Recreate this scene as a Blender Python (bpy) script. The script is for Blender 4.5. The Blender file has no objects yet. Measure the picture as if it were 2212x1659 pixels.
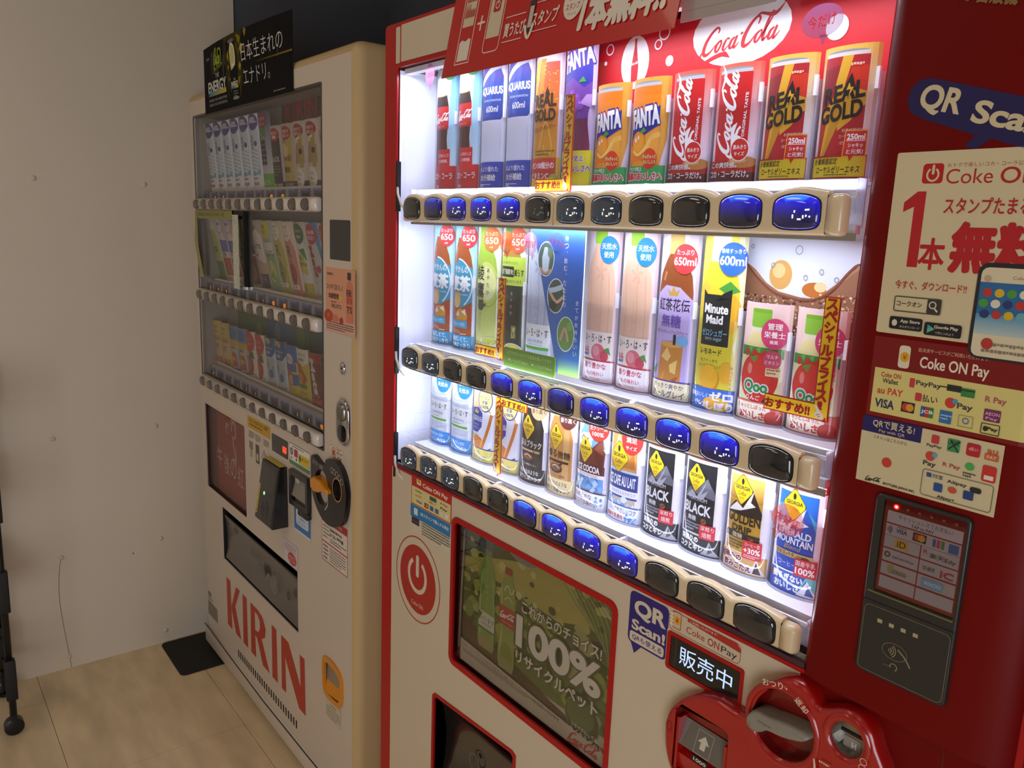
import bpy, bmesh, math, random
from mathutils import Vector, Matrix, Euler
from mathutils.geometry import tessellate_polygon
random.seed(4)
scene = bpy.context.scene
COL = scene.collection
# ------------------------------------------------------------------ camera (metres; the machine fronts lie in the plane y = 0)
cam_d = bpy.data.cameras.new('camera')
cam = bpy.data.objects.new('camera', cam_d)
COL.objects.link(cam)
cam_d.sensor_width = 36.0
cam_d.lens = 28.23
cam_d.clip_start = 0.02
yaw, pit, rol = math.radians(51.733), math.radians(11.004), math.radians(2.185)
fwd = Vector((-math.sin(yaw) * math.cos(pit), math.cos(yaw) * math.cos(pit), -math.sin(pit)))
rgt = Vector((math.cos(yaw), math.sin(yaw), 0))
upv = rgt.cross(fwd)
r2 = rgt * math.cos(rol) + upv * math.sin(rol)
u2 = upv * math.cos(rol) - rgt * math.sin(rol)
cam.matrix_world = Matrix(((r2.x, u2.x, -fwd.x, 1.42595), (r2.y, u2.y, -fwd.y, -0.790), (r2.z, u2.z, -fwd.z, 1.4694), (0, 0, 0, 1)))
scene.camera = cam
# ------------------------------------------------------------------ world, exposure, room lamps
scene.view_settings.view_transform = 'Standard'
scene.view_settings.look = 'None'
scene.view_settings.gamma = 1.0
scene.view_settings.use_curve_mapping = False
scene.view_settings.exposure = 0.0
scene.cycles.max_bounces = 8
scene.cycles.transparent_max_bounces = 16
scene.cycles.caustics_reflective = False
scene.cycles.caustics_refractive = False
world = bpy.data.worlds.new('dim_room')
scene.world = world
world.use_nodes = True
world.node_tree.nodes['Background'].inputs[0].default_value = (0.55, 0.50, 0.46, 1)
world.node_tree.nodes['Background'].inputs[1].default_value = 0.05
LAMPS = [(-0.3, -1.25, 2.70, 3.6), (1.3, -1.7, 2.70, 1.2), (-0.6, -2.7, 2.70, 4.5), (1.2, -3.1, 2.70, 2.5)]
WARM = (1.0, 0.80, 0.56)
FILL_GLOW = 6.0  # glow strength of the added fill pane out of view on the right
LED = (0.80, 0.86, 1.0)
LEDW = 0.20
# ------------------------------------------------------------------ materials
MATS = {}
def lin(h):
    if not isinstance(h, str): return h
    h = h.lstrip('#')
    if len(h) == 3: h = ''.join(c * 2 for c in h)
    r = []
    for i in (0, 2, 4):
        c = int(h[i:i + 2], 16) / 255
        r.append(c / 12.92 if c <= 0.04045 else ((c + 0.055) / 1.055) ** 2.4)
    return tuple(r)
def mat(name, col, rough=0.5, metal=0.0, noise=0.0, nscale=8.0, bump=0.0, emit=None, estr=1.0, coat=0.0, stretch=(1, 1, 1)):
    if name in MATS: return MATS[name]
    m = bpy.data.materials.new(name); m.use_nodes = True
    nt = m.node_tree; b = nt.nodes['Principled BSDF']; c = lin(col)
    b.inputs['Base Color'].default_value = (*c, 1)
    b.inputs['Roughness'].default_value = rough
    b.inputs['Metallic'].default_value = metal
    b.inputs['Coat Weight'].default_value = coat
    if emit:
        b.inputs['Emission Color'].default_value = (*lin(emit), 1); b.inputs['Emission Strength'].default_value = estr
    if noise or bump:
        tc = nt.nodes.new('ShaderNodeTexCoord'); mp = nt.nodes.new('ShaderNodeMapping'); n = nt.nodes.new('ShaderNodeTexNoise')
        mp.inputs['Scale'].default_value = stretch
        n.inputs['Scale'].default_value = nscale; n.inputs['Detail'].default_value = 5
        nt.links.new(tc.outputs['Object'], mp.inputs[0]); nt.links.new(mp.outputs[0], n.inputs['Vector'])
        if noise:
            r = nt.nodes.new('ShaderNodeValToRGB')
            r.color_ramp.elements[0].position = 0.3; r.color_ramp.elements[1].position = 0.7
            r.color_ramp.elements[0].color = (*[x * (1 - noise) for x in c], 1)
            r.color_ramp.elements[1].color = (*[min(1, x * (1 + noise * 0.5)) for x in c], 1)
            nt.links.new(n.outputs['Fac'], r.inputs[0]); nt.links.new(r.outputs[0], b.inputs['Base Color'])
        if bump:
            bp = nt.nodes.new('ShaderNodeBump'); bp.inputs['Strength'].default_value = bump; bp.inputs['Distance'].default_value = 0.002
            nt.links.new(n.outputs['Fac'], bp.inputs['Height']); nt.links.new(bp.outputs[0], b.inputs['Normal'])
    MATS[name] = m; return m
def clear(name, tint, refl=0.06, rough=0.02, mix=1.0, milk=0.0):
    """thin clear sheet: transparent + a little gloss (Fresnel), optionally milky"""
    if name in MATS: return MATS[name]
    m = bpy.data.materials.new(name); m.use_nodes = True; nt = m.node_tree; nt.nodes.clear()
    out = nt.nodes.new('ShaderNodeOutputMaterial'); t = nt.nodes.new('ShaderNodeBsdfTransparent'); g = nt.nodes.new('ShaderNodeBsdfGlossy')
    t.inputs[0].default_value = (*lin(tint), 1); g.inputs['Roughness'].default_value = rough
    fr = nt.nodes.new('ShaderNodeLayerWeight'); fr.inputs[0].default_value = 0.25
    mu = nt.nodes.new('ShaderNodeMath'); mu.operation = 'MULTIPLY_ADD'; mu.inputs[1].default_value = 0.5 * mix; mu.inputs[2].default_value = refl
    nt.links.new(fr.outputs['Fresnel'], mu.inputs[0])
    mx = nt.nodes.new('ShaderNodeMixShader')
    nt.links.new(mu.outputs[0], mx.inputs[0]); nt.links.new(t.outputs[0], mx.inputs[1]); nt.links.new(g.outputs[0], mx.inputs[2])
    last = mx
    if milk:
        d = nt.nodes.new('ShaderNodeBsdfTranslucent'); d.inputs[0].default_value = (0.9, 0.92, 1, 1)
        d2 = nt.nodes.new('ShaderNodeBsdfDiffuse'); d2.inputs[0].default_value = (0.9, 0.92, 1, 1)
        dd = nt.nodes.new('ShaderNodeMixShader'); dd.inputs[0].default_value = 0.5
        nt.links.new(d.outputs[0], dd.inputs[1]); nt.links.new(d2.outputs[0], dd.inputs[2])
        m2 = nt.nodes.new('ShaderNodeMixShader'); m2.inputs[0].default_value = milk
        nt.links.new(mx.outputs[0], m2.inputs[1]); nt.links.new(dd.outputs[0], m2.inputs[2]); last = m2
    nt.links.new(last.outputs[0], out.inputs[0]); MATS[name] = m; return m
def attr_mat(name, rough=0.45, coat=0.0, glow=0.0, alpha=1.0):
    if name in MATS: return MATS[name]
    m = bpy.data.materials.new(name); m.use_nodes = True; nt = m.node_tree; b = nt.nodes['Principled BSDF']
    a = nt.nodes.new('ShaderNodeAttribute'); a.attribute_name = 'Col'
    b.inputs['Roughness'].default_value = rough; b.inputs['Coat Weight'].default_value = coat; b.inputs['Coat Roughness'].default_value = 0.05
    if glow:
        b.inputs['Base Color'].default_value = (0.01, 0.01, 0.01, 1)
        nt.links.new(a.outputs['Color'], b.inputs['Emission Color']); b.inputs['Emission Strength'].default_value = glow
    else:
        nt.links.new(a.outputs['Color'], b.inputs['Base Color'])
    b.inputs['Alpha'].default_value = alpha
    MATS[name] = m; return m
PRINT = attr_mat('printed_ink', 0.5)
GLOSSY = attr_mat('glossy_print', 0.35, 0.25)
MATTE = attr_mat('matte_print', 0.75)
MATTE.node_tree.nodes['Principled BSDF'].inputs['Specular IOR Level'].default_value = 0.15
GLOW = attr_mat('lit_segments', 0.3, 0, 1.6)
def see_through(name, alpha):
    m = bpy.data.materials.new(name); m.use_nodes = True; nt = m.node_tree; nt.nodes.clear()
    N = lambda t: nt.nodes.new(t)
    out, a, d, tl, tr, m1, m2 = N('ShaderNodeOutputMaterial'), N('ShaderNodeAttribute'), N('ShaderNodeBsdfDiffuse'), N('ShaderNodeBsdfTranslucent'), N('ShaderNodeBsdfTransparent'), N('ShaderNodeMixShader'), N('ShaderNodeMixShader')
    a.attribute_name = 'Col'; m1.inputs[0].default_value = 0.6; m2.inputs[0].default_value = alpha
    for n in (d, tl): nt.links.new(a.outputs['Color'], n.inputs[0])
    nt.links.new(d.outputs[0], m1.inputs[1]); nt.links.new(tl.outputs[0], m1.inputs[2])
    nt.links.new(tr.outputs[0], m2.inputs[1]); nt.links.new(m1.outputs[0], m2.inputs[2]); nt.links.new(m2.outputs[0], out.inputs[0]); return m
FILM = see_through('translucent_film', 0.6)
INKFILM = see_through('ink_on_film', 0.96)
red = mat('red_paint', '#ad1010', 0.38, noise=0.04, nscale=3, coat=0.08)
red.node_tree.nodes['Principled BSDF'].inputs['Specular IOR Level'].default_value = 0.3
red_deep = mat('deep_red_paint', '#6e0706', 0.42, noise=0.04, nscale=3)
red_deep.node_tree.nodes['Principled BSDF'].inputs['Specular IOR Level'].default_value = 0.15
red_dark = mat('red_plastic', '#a80f0c', 0.25, coat=0.6)
cream = mat('cream_paint', '#cfc0a6', 0.38, noise=0.03, nscale=2, bump=0.02)
bezel = mat('beige_plastic', '#dfc9a2', 0.25, coat=0.3)
kwhite = mat('ivory_paint', '#cdbfae', 0.4, noise=0.03, nscale=2, bump=0.02)
kside = mat('ivory_side_paint', '#c4a878', 0.45, noise=0.03, nscale=2)
kstrip = mat('white_plastic', '#d9cfc4', 0.25, coat=0.4)
white_in = mat('white_liner', '#f3f3fa', 0.45)
milky = clear('frosted_acrylic', '#eef0ff', 0.05, 0.2, 1, 0.55)
clearp = clear('clear_plastic', '#fbfbff', 0.03, 0.03, 0.8)
glass = clear('window_glass', '#fbfbfd', 0.012, 0.01, 0.3)
kglass = clear('grey_window_glass', '#f4f3f2', 0.02, 0.02, 0.3)
smoke = clear('smoked_acrylic', '#75706c', 0.05, 0.05, 1)
black = mat('black_plastic', '#17161a', 0.3, coat=0.3)
blackm = mat('matte_black', '#0e0d0e', 0.6)
dgrey = mat('dark_grey_plastic', '#2c2b2a', 0.35, coat=0.2)
grey = mat('grey_plastic', '#8b8577', 0.4)
chrome = mat('chrome', '#c9c9cc', 0.12, 1.0)
steel = mat('brushed_steel', '#9a9690', 0.3, 1.0, noise=0.15, nscale=30)
silverb = mat('dull_silver_button', '#77716d', 0.3, 0.7, noise=0.2, nscale=60)
orange = mat('orange_plastic', '#d98a10', 0.3, coat=0.4)
# ------------------------------------------------------------------ object helpers (all shapes are given in millimetres)
def tag(o, label=None, cat=None, group=None, kind=None):
    for k, v in (('label', label), ('category', cat), ('group', group), ('kind', kind)):
        if v: o[k] = v
    return o
def wloc(o):
    v = Vector((0, 0, 0))
    while o: v += Vector(o.location); o = o.parent
    return v
def thing(name, loc, label, cat, group=None, rot=None):
    o = bpy.data.objects.new(name, None); COL.objects.link(o); o.empty_display_size = 0.03
    o.location = [c / 1000 for c in loc]
    if rot: o.rotation_euler = rot
    return tag(o, label, cat, group)
def obj(name, verts, faces, m, parent=None, smooth=False, origin=None, midx=None, cols=None, local=False):
    """verts in world mm (or, with local=True, in the parent's own mm frame)"""
    me = bpy.data.meshes.new(name)
    off = Vector((0, 0, 0)) if local else (wloc(parent) if parent else Vector((0, 0, 0)))
    org = Vector([c / 1000 for c in origin]) - off if origin is not None else Vector((0, 0, 0))
    if not parent and origin is None and verts:
        zs = min(v[2] for v in verts)
        org = Vector((sum(v[0] for v in verts) / len(verts) / 1000, sum(v[1] for v in verts) / len(verts) / 1000, zs / 1000))
    me.from_pydata([(v[0] / 1000 - off.x - org.x, v[1] / 1000 - off.y - org.y, v[2] / 1000 - off.z - org.z) for v in verts], [], faces)
    for x in (m if isinstance(m, (list, tuple)) else [m]): me.materials.append(x)
    if midx: me.polygons.foreach_set('material_index', midx)
    if smooth: me.polygons.foreach_set('use_smooth', [True] * len(me.polygons))
    if cols:
        a = me.color_attributes.new('Col', 'FLOAT_COLOR', 'CORNER')
        a.data.foreach_set('color', cols)
    o = bpy.data.objects.new(name, me); COL.objects.link(o)
    o.location = org
    if parent: o.parent = parent
    return o
def rr(x0, z0, x1, z1, r, n=4, i=0):
    """rounded rectangle loop, ccw; i = inset"""
    x0 += i; z0 += i; x1 -= i; z1 -= i; r = max(r - i, 0.01)
    P = []
    for cx, cz, a0 in ((x1 - r, z0 + r, -90), (x1 - r, z1 - r, 0), (x0 + r, z1 - r, 90), (x0 + r, z0 + r, 180)):
        for k in range(n + 1):
            a = math.radians(a0 + 90 * k / n); P.append((cx + r * math.cos(a), cz + r * math.sin(a)))
    return P
def ell(cx, cz, rx, rz, n=20, a0=0, a1=360):
    full = abs(a1 - a0) >= 360
    return [(cx + rx * math.cos(math.radians(a0 + (a1 - a0) * k / (n if full else n - 1))), cz + rz * math.sin(math.radians(a0 + (a1 - a0) * k / (n if full else n - 1)))) for k in range(n)]
def plate(name, loops, y0, y1, m, parent=None, **kw):
    """flat plate with holes between y0 (front) and y1 (back)"""
    flat = [p for L in loops for p in L]
    tris = tessellate_polygon([[Vector((p[0], p[1], 0)) for p in L] for L in loops])
    n = len(flat); V = [(p[0], y0, p[1]) for p in flat] + [(p[0], y1, p[1]) for p in flat]
    F = []
    for t in tris:
        a, b, c = t
        ar = (flat[b][0] - flat[a][0]) * (flat[c][1] - flat[a][1]) - (flat[c][0] - flat[a][0]) * (flat[b][1] - flat[a][1])
        if abs(ar) < 1e-9: continue
        if ar < 0: a, c = c, a
        F.append((a, b, c)); F.append((c + n, b + n, a + n))
    s = 0
    for li, L in enumerate(loops):
        k = len(L)
        area = sum(L[i][0] * L[(i + 1) % k][1] - L[(i + 1) % k][0] * L[i][1] for i in range(k))
        for i in range(k):
            a, b = s + i, s + (i + 1) % k
            if (area > 0) == (li == 0): F.append((b, a, a + n, b + n))
            else: F.append((a, b, b + n, a + n))
        s += k
    return obj(name, V, F, m, parent, **kw)
def loft(name, loops, m, parent=None, cap0=True, cap1=True, smooth=True, **kw):
    """loops: list of lists of 3-D points, same count"""
    k = len(loops[0]); V = [p for L in loops for p in L]; F = []
    for j in range(len(loops) - 1):
        for i in range(k):
            a = j * k + i; b = j * k + (i + 1) % k
            F.append((b, a, a + k, b + k))
    if cap0: F.append(tuple(range(k)))
    if cap1: F.append(tuple(reversed(range((len(loops) - 1) * k, len(loops) * k))))
    return obj(name, V, F, m, parent, smooth=smooth, **kw)
def sl(loop, y): return [(p[0], y, p[1]) for p in loop]
def puff(name, fn, prof, m, parent=None, cap0=True, cap1=False, smooth=True, **kw):
    """fn(inset) -> loop; prof = [(inset, y)...] front to back"""
    return loft(name, [sl(fn(i), y) for i, y in prof], m, parent, cap0, cap1, smooth, **kw)
def smooth_angle(o, deg=35):
    me = o.data
    bm = bmesh.new(); bm.from_mesh(me)
    for f in bm.faces: f.smooth = True
    for e in bm.edges:
        if len(e.link_faces) == 2 and e.calc_face_angle(0) > math.radians(deg): e.smooth = False
    bm.to_mesh(me); bm.free(); return o
def box(name, x0, x1, y0, y1, z0, z1, m, parent=None, bev=0, **kw):
    V = [(x, y, z) for x in (x0, x1) for y in (y0, y1) for z in (z0, z1)]
    F = [(0, 1, 3, 2), (4, 6, 7, 5), (0, 4, 5, 1), (2, 3, 7, 6), (0, 2, 6, 4), (1, 5, 7, 3)]
    o = obj(name, V, F, m, parent, **kw)
    if bev:
        bm = bmesh.new(); bm.from_mesh(o.data)
        bmesh.ops.bevel(bm, geom=bm.edges[:], offset=bev / 1000, segments=3, profile=0.5, affect='EDGES')
        bm.to_mesh(o.data); bm.free(); smooth_angle(o, 50)
    return o
def tube(name, pts, r, m, parent=None, n=8, **kw):
    """round bar through 3-D points (mm)"""
    P = [Vector(p) for p in pts]; loops = []
    ref = Vector((0, 0, 1))
    for i, p in enumerate(P):
        d = (P[min(i + 1, len(P) - 1)] - P[max(i - 1, 0)]).normalized()
        a = d.cross(ref)
        if a.length < 0.1: a = d.cross(Vector((1, 0, 0)))
        a.normalize(); b = a.cross(d)
        loops.append([tuple(p + (a * math.cos(2 * math.pi * k / n) + b * math.sin(2 * math.pi * k / n)) * r) for k in range(n)])
    return loft(name, loops, m, parent, **kw)
def dup(o, dx=0, dy=0, dz=0, parent='same', deep=True):
    c = o.copy(); COL.objects.link(c)
    if parent != 'same': c.parent = parent
    c.location = Vector(o.location) + Vector((dx, dy, dz)) / 1000
    if deep:
        for ch in list(KIDS(o)):
            dup(ch, 0, 0, 0, c)
    return c
def KIDS(o): return [x for x in COL.objects if x.parent == o]
# ------------------------------------------------------------------ flat print: coloured shapes and lettering laid out in mm
GL = {}
def text_mesh(s, b=0.0, res=2):
    k = (s, b, res)
    if k not in GL:
        c = bpy.data.curves.new('lettering', 'FONT'); c.body = s; c.resolution_u = res; c.offset = b
        o = bpy.data.objects.new('lettering', c); m = o.to_mesh()
        V = [(v.co.x, v.co.y) for v in m.vertices]; F = [tuple(p.vertices) for p in m.polygons]
        o.to_mesh_clear(); bpy.data.objects.remove(o); bpy.data.curves.remove(c)
        GL[k] = (V, F)
    return GL[k]
def spline(pts, n=5):
    P = [tuple(p) + ((1,) if len(p) == 2 else ()) for p in pts]
    if len(P) < 3: return P
    out = []
    for i in range(len(P) - 1):
        p0 = P[max(i - 1, 0)]; p1 = P[i]; p2 = P[i + 1]; p3 = P[min(i + 2, len(P) - 1)]
        for k in range(n):
            t = k / n
            out.append(tuple(0.5 * (2 * p1[j] + (p2[j] - p0[j]) * t + (2 * p0[j] - 5 * p1[j] + 4 * p2[j] - p3[j]) * t * t + (3 * p1[j] - p0[j] - 3 * p2[j] + p3[j]) * t ** 3) for j in range(3)))
    out.append(P[-1]); return out
COCA = [[(20, 22, .5), (20.5, 26, .9), (17, 28, 1), (11, 24, 1.2), (5.5, 15, 1.6), (4.5, 6, 1.8), (8, 2, 1.5), (14, 4, .9), (20, 11, .4)],
        [(5.5, 8, .6), (1.5, 3, .9), (2, -4, 1.2), (9, -6, 1.5), (20, -3, 1.8), (31, -1, 1.9), (38, -3, 1.4), (44, -6, .3)],
        [(31, -1, .8), (36, 0, 1.2), (43, -5, .2)],
        [(26, 14, .6), (22, 11, 1.2), (21, 5, 1.3), (24, 3, 1), (27, 8, 1), (27, 13, .9), (25, 14, .5)],
        [(38, 13, .9), (35, 14.5, .7), (32, 10, 1.3), (31.5, 4.5, 1.3), (34, 3, .8), (39, 8, .3)],
        [(45, 14, .6), (41, 11, 1.2), (40, 5, 1.3), (43, 3.5, .9), (46, 9, .6), (47, 14, .5)],
        [(47.5, 15, 1), (45.6, 6, 1.3), (47, 3, .9), (52, 8, .3)],
        [(51.5, 15.5, .9), (54.5, 16.5, .9)],
        [(72, 21, .5), (73, 26, 1), (69.5, 29, 1), (63, 24, 1.3), (58, 14, 1.8), (57.5, 5, 1.9), (61, 2, 1.5), (67, 5, .9), (72, 12, .4)],
        [(66, 27, .6), (72, 31, .9), (80, 29, 1.2), (88, 27, 1.6), (94, 29, 1.2), (100, 36, .3)],
        [(77, 14, .6), (73, 11, 1.2), (72.5, 5, 1.3), (75.5, 3.5, .9), (79, 9, .9), (78.5, 14, .7), (76.5, 14, .4)],
        [(80, 8, .3), (86, 19, .6), (89, 28, .6), (87, 30, .5), (84, 22, 1.2), (82, 9, 1.5), (83, 3.5, 1.1), (88, 8, .4)],
        [(94, 14, .6), (90, 11, 1.2), (89, 5, 1.3), (92, 3.5, .9), (95, 9, .6), (96, 14, .5)],
        [(97, 15, 1), (95, 6, 1.3), (96.5, 3, .9), (102, 9, .3)]]
class Art:
    def __init__(s, U=None, V=None):
        s.U, s.V, s.sh, s.l = U, V, [], 0      # shapes: (layer, tris [((x,y)*3)], colours per corner, material)
    def _tri(s, tris, col, mi=0, cols=None):
        s.l += 1
        s.sh.append((s.l, tris, lin(col) if cols is None else None, cols, mi)); return s
    def P(s, pts, col, mi=0, holes=()):
        L = [pts] + list(holes); flat = [p for l in L for p in l]
        t = tessellate_polygon([[Vector((p[0], p[1], 0)) for p in l] for l in L])
        return s._tri([(flat[a], flat[b], flat[c]) for a, b, c in t], col, mi)
    def R(s, x0, y0, x1, y1, col, r=0, mi=0):
        return s.P(rr(x0, y0, x1, y1, r, 3) if r else [(x0, y0), (x1, y0), (x1, y1), (x0, y1)], col, mi)
    def E(s, cx, cy, rx, ry=None, col='fff', n=24, mi=0): return s.P(ell(cx, cy, rx, ry or rx, n), col, mi)
    def ring(s, cx, cy, rx, ry, w, col, a0=0, a1=360, mi=0, n=28):
        o = ell(cx, cy, rx, ry, n, a0, a1); i = ell(cx, cy, rx - w, ry - w, n, a0, a1); T = []
        m = n if abs(a1 - a0) >= 360 else n - 1
        for k in range(m):
            j = (k + 1) % n; T += [(o[k], o[j], i[j]), (o[k], i[j], i[k])]
        return s._tri(T, col, mi)
    def box(s, x0, y0, x1, y1, w, col, r=0):
        o = rr(x0, y0, x1, y1, max(r, .01), 3); i = rr(x0 + w, y0 + w, x1 - w, y1 - w, max(r - w, .01), 3); T = []
        for k in range(len(o)):
            j = (k + 1) % len(o); T += [(o[k], o[j], i[j]), (o[k], i[j], i[k])]
        return s._tri(T, col)
    def G(s, x0, y0, x1, y1, c0, c1, horiz=False, n=1, pts=None):
        """rectangle (or polygon) with a printed colour blend bottom->top (or left->right)"""
        a, b = lin(c0), lin(c1)
        Q = pts or [(x0, y0), (x1, y0), (x1, y1), (x0, y1)]
        if pts:
            t = tessellate_polygon([[Vector((p[0], p[1], 0)) for p in Q]]); T = [(Q[i], Q[j], Q[k]) for i, j, k in t]
        else: T = [(Q[0], Q[1], Q[2]), (Q[0], Q[2], Q[3])]
        def f(p):
            k = (p[0] - x0) / (x1 - x0) if horiz else (p[1] - y0) / (y1 - y0)
            k = min(1, max(0, k)); return tuple(a[i] + (b[i] - a[i]) * k for i in range(3))
        return s._tri(T, None, 0, f)
    def S(s, pts, w, col, mi=0, n=5, closed=False):
        P = spline(pts, n) if n > 1 else [tuple(p) + ((1,) if len(p) == 2 else ()) for p in pts]
        T = []; L = []
        for i, p in enumerate(P):
            a = P[max(i - 1, 0)]; b = P[min(i + 1, len(P) - 1)]
            dx, dy = b[0] - a[0], b[1] - a[1]; d = math.hypot(dx, dy) or 1
            h = w * p[2] / 2; L.append(((p[0] - dy / d * h, p[1] + dx / d * h), (p[0] + dy / d * h, p[1] - dx / d * h)))
        for i in range(len(L) - 1):
            T += [(L[i][0], L[i][1], L[i + 1][1]), (L[i][0], L[i + 1][1], L[i + 1][0])]
        return s._tri(T, col, mi)
    def T(s, t, cx, cy, w, h, col, b=0.0, rot=0, sh=0, mi=0, out=None, ow=0.03):
        """lettering centred on (cx, cy) fitted to w x h (None keeps the aspect)"""
        if out: s.T(t, cx, cy, w * 1.02 if w else w, h * 1.04 if h else h, out, b + ow, rot, sh, mi)
        fb = 0
        if any(ord(ch) > 0x2fff for ch in t):
            if b > .012: fb, b = b * 1.2, 0.0
            elif b > 0: b = 0.0
        elif b > .03: fb, b = b - .02, .02
        big = (h or 0) > 9.5 or (w or 0) / max(1, len(t)) > 9.5
        V, F = text_mesh(t, b, 5 if big else 2)
        if not V: return s
        xs = [v[0] for v in V]; ys = [v[1] for v in V]; X0, X1, Y0, Y1 = min(xs), max(xs), min(ys), max(ys)
        kx = w / (X1 - X0) if w else None; ky = h / (Y1 - Y0) if h else None
        kx = kx or ky; ky = ky or kx
        ca, sa = math.cos(math.radians(rot)), math.sin(math.radians(rot)); Q = []
        for x, y in V:
            x = (x - (X0 + X1) / 2) * kx; y = (y - (Y0 + Y1) / 2) * ky; x += y * sh
            Q.append((cx + x * ca - y * sa, cy + x * sa + y * ca))
        T = []
        for f in F:
            for k in range(1, len(f) - 1): T.append((Q[f[0]], Q[f[k]], Q[f[k + 1]]))
        if fb:
            T0 = T
            nd = (16 if big else 8) if fb >= .05 else (10 if big else 4)
            rr0 = .8 if fb >= .05 else .52
            for ddx, ddy in ((rr0 * math.cos(math.tau * (q + .5) / nd), rr0 * math.sin(math.tau * (q + .5) / nd)) for q in range(nd)):
                dx, dy = fb * kx * ddx, fb * ky * ddy
                s._tri([tuple((p[0] + dx, p[1] + dy) for p in t_) for t_ in T0], col, mi)
            if fb >= .05: s._tri(T0, col, mi)
            return s
        return s._tri(T, col, mi)
    def TV(s, t, cx, top, sz, step, col, b=0.0, mi=0):
        """vertical lettering"""
        l0 = s.l
        for i, ch in enumerate(t):
            y = top - step * (i + .5)
            if ch in ' ': continue
            if ch in 'ー〜-': s.R(cx - sz * .06, y - sz * .4, cx + sz * .06, y + sz * .4, col, mi=mi)
            elif ch in 'ャュョッァィ': s.T(ch, cx + sz * .12, y + sz * .05, None, sz * .6, col, b, mi=mi)
            elif ch in '、。': s.T(ch, cx + sz * .25, y + sz * .25, None, sz * .25, col, b, mi=mi)
            else: s.T(ch, cx, y, None, sz * .86, col, b, mi=mi)
        return s
    def coca(s, cx, cy, w, col, rot=0, wt=2.6, mi=0):
        k = w / 100; ca, sa = math.cos(math.radians(rot)), math.sin(math.radians(rot)); l0 = s.l
        for st in COCA:
            pts = []
            for x, y, q in st:
                x += y * .28; x, y = (x - 54) * k, (y - 13) * k
                pts.append((cx + x * ca - y * sa, cy + x * sa + y * ca, q))
            s.S(pts, wt * k, col, mi, 4)
        return s
    def power(s, cx, cy, r, col, w=None, k=1.0):
        """power-button sign"""
        w = w or r * .24
        s.ring(cx, cy, r * k, r, w, col, 125, 415, n=22); s.R(cx - w / 2, cy, cx + w / 2, cy + r * 1.25, col, r=w * .4); return s
    def lines(s, x0, y1, x1, n, dy, col, h=None, seed=1):
        """rows of tiny unreadable print"""
        R = random.Random(seed); T = []; h = h or dy * .5
        for i in range(n):
            y = y1 - i * dy; x = x0
            e = x1 if i < n - 1 else x0 + (x1 - x0) * .7
            while x < e:
                ww = h * R.uniform(.5, 1.1); hh = h * R.uniform(.6, 1)
                T += [((x, y - hh), (x + ww, y - hh), (x + ww, y)), ((x, y - hh), (x + ww, y), (x, y))]; x += ww + h * .25
        return s._tri(T, col)
    def build(s, name, parent, fn, m=None, facets=None, **kw):
        V, F, C, MI = [], [], [], []
        for l, tris, col, cols, mi in s.sh:
            for t in tris:
                polys = [list(t)]
                if s.U is not None: polys = [q for q in (cliprect(p, s.U[0], s.V[0], s.U[1], s.V[1]) for p in polys) if len(q) > 2]
                if facets:
                    nx = []
                    for p in polys:
                        a = min(v[0] for v in p); b = max(v[0] for v in p)
                        cuts = [f for f in facets if a + 1e-6 < f < b - 1e-6]
                        rest = p
                        for f in cuts:
                            L = halfclip(rest, 0, f, -1); rest = halfclip(rest, 0, f, 1)
                            if len(L) > 2: nx.append(L)
                            if len(rest) < 3: break
                        if len(rest) > 2: nx.append(rest)
                    polys = nx
                for p in polys:
                    ar = sum(p[i][0] * p[(i + 1) % len(p)][1] - p[(i + 1) % len(p)][0] * p[i][1] for i in range(len(p)))
                    if abs(ar) < 1e-7: continue
                    if ar < 0: p = p[::-1]
                    s0 = len(V)
                    for v in p:
                        V.append(fn(v[0], v[1], l)); c = cols(v) if cols else col; C += [c[0], c[1], c[2], 1.0]
                    F.append(tuple(range(s0, s0 + len(p)))); MI.append(mi)
        ms = [m or PRINT, GLOW] if any(MI) else [m or PRINT]
        return obj(name, V, F, ms, parent, midx=MI if any(MI) else None, cols=C, **kw)
def halfclip(p, ax, c, sgn):
    out = []
    for i in range(len(p)):
        a, b = p[i], p[(i + 1) % len(p)]
        da, db = (a[ax] - c) * sgn, (b[ax] - c) * sgn
        if da >= 0: out.append(a)
        if (da > 0 and db < 0) or (da < 0 and db > 0):
            t = da / (da - db); out.append((a[0] + (b[0] - a[0]) * t, a[1] + (b[1] - a[1]) * t))
    return out
def cliprect(p, x0, y0, x1, y1):
    for ax, c, sg in ((0, x0, 1), (0, x1, -1), (1, y0, 1), (1, y1, -1)):
        p = halfclip(p, ax, c, sg)
        if len(p) < 3: return []
    return p
def on_y(y, step=0.02): return lambda u, v, l: (u, y - 0.3 - l * step, v)
def on_local(ox, oz, y, kx=1, kz=1, step=0.02): return lambda u, v, l: (ox + u * kx, y - 0.3 - l * step, oz + v * kz)
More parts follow.
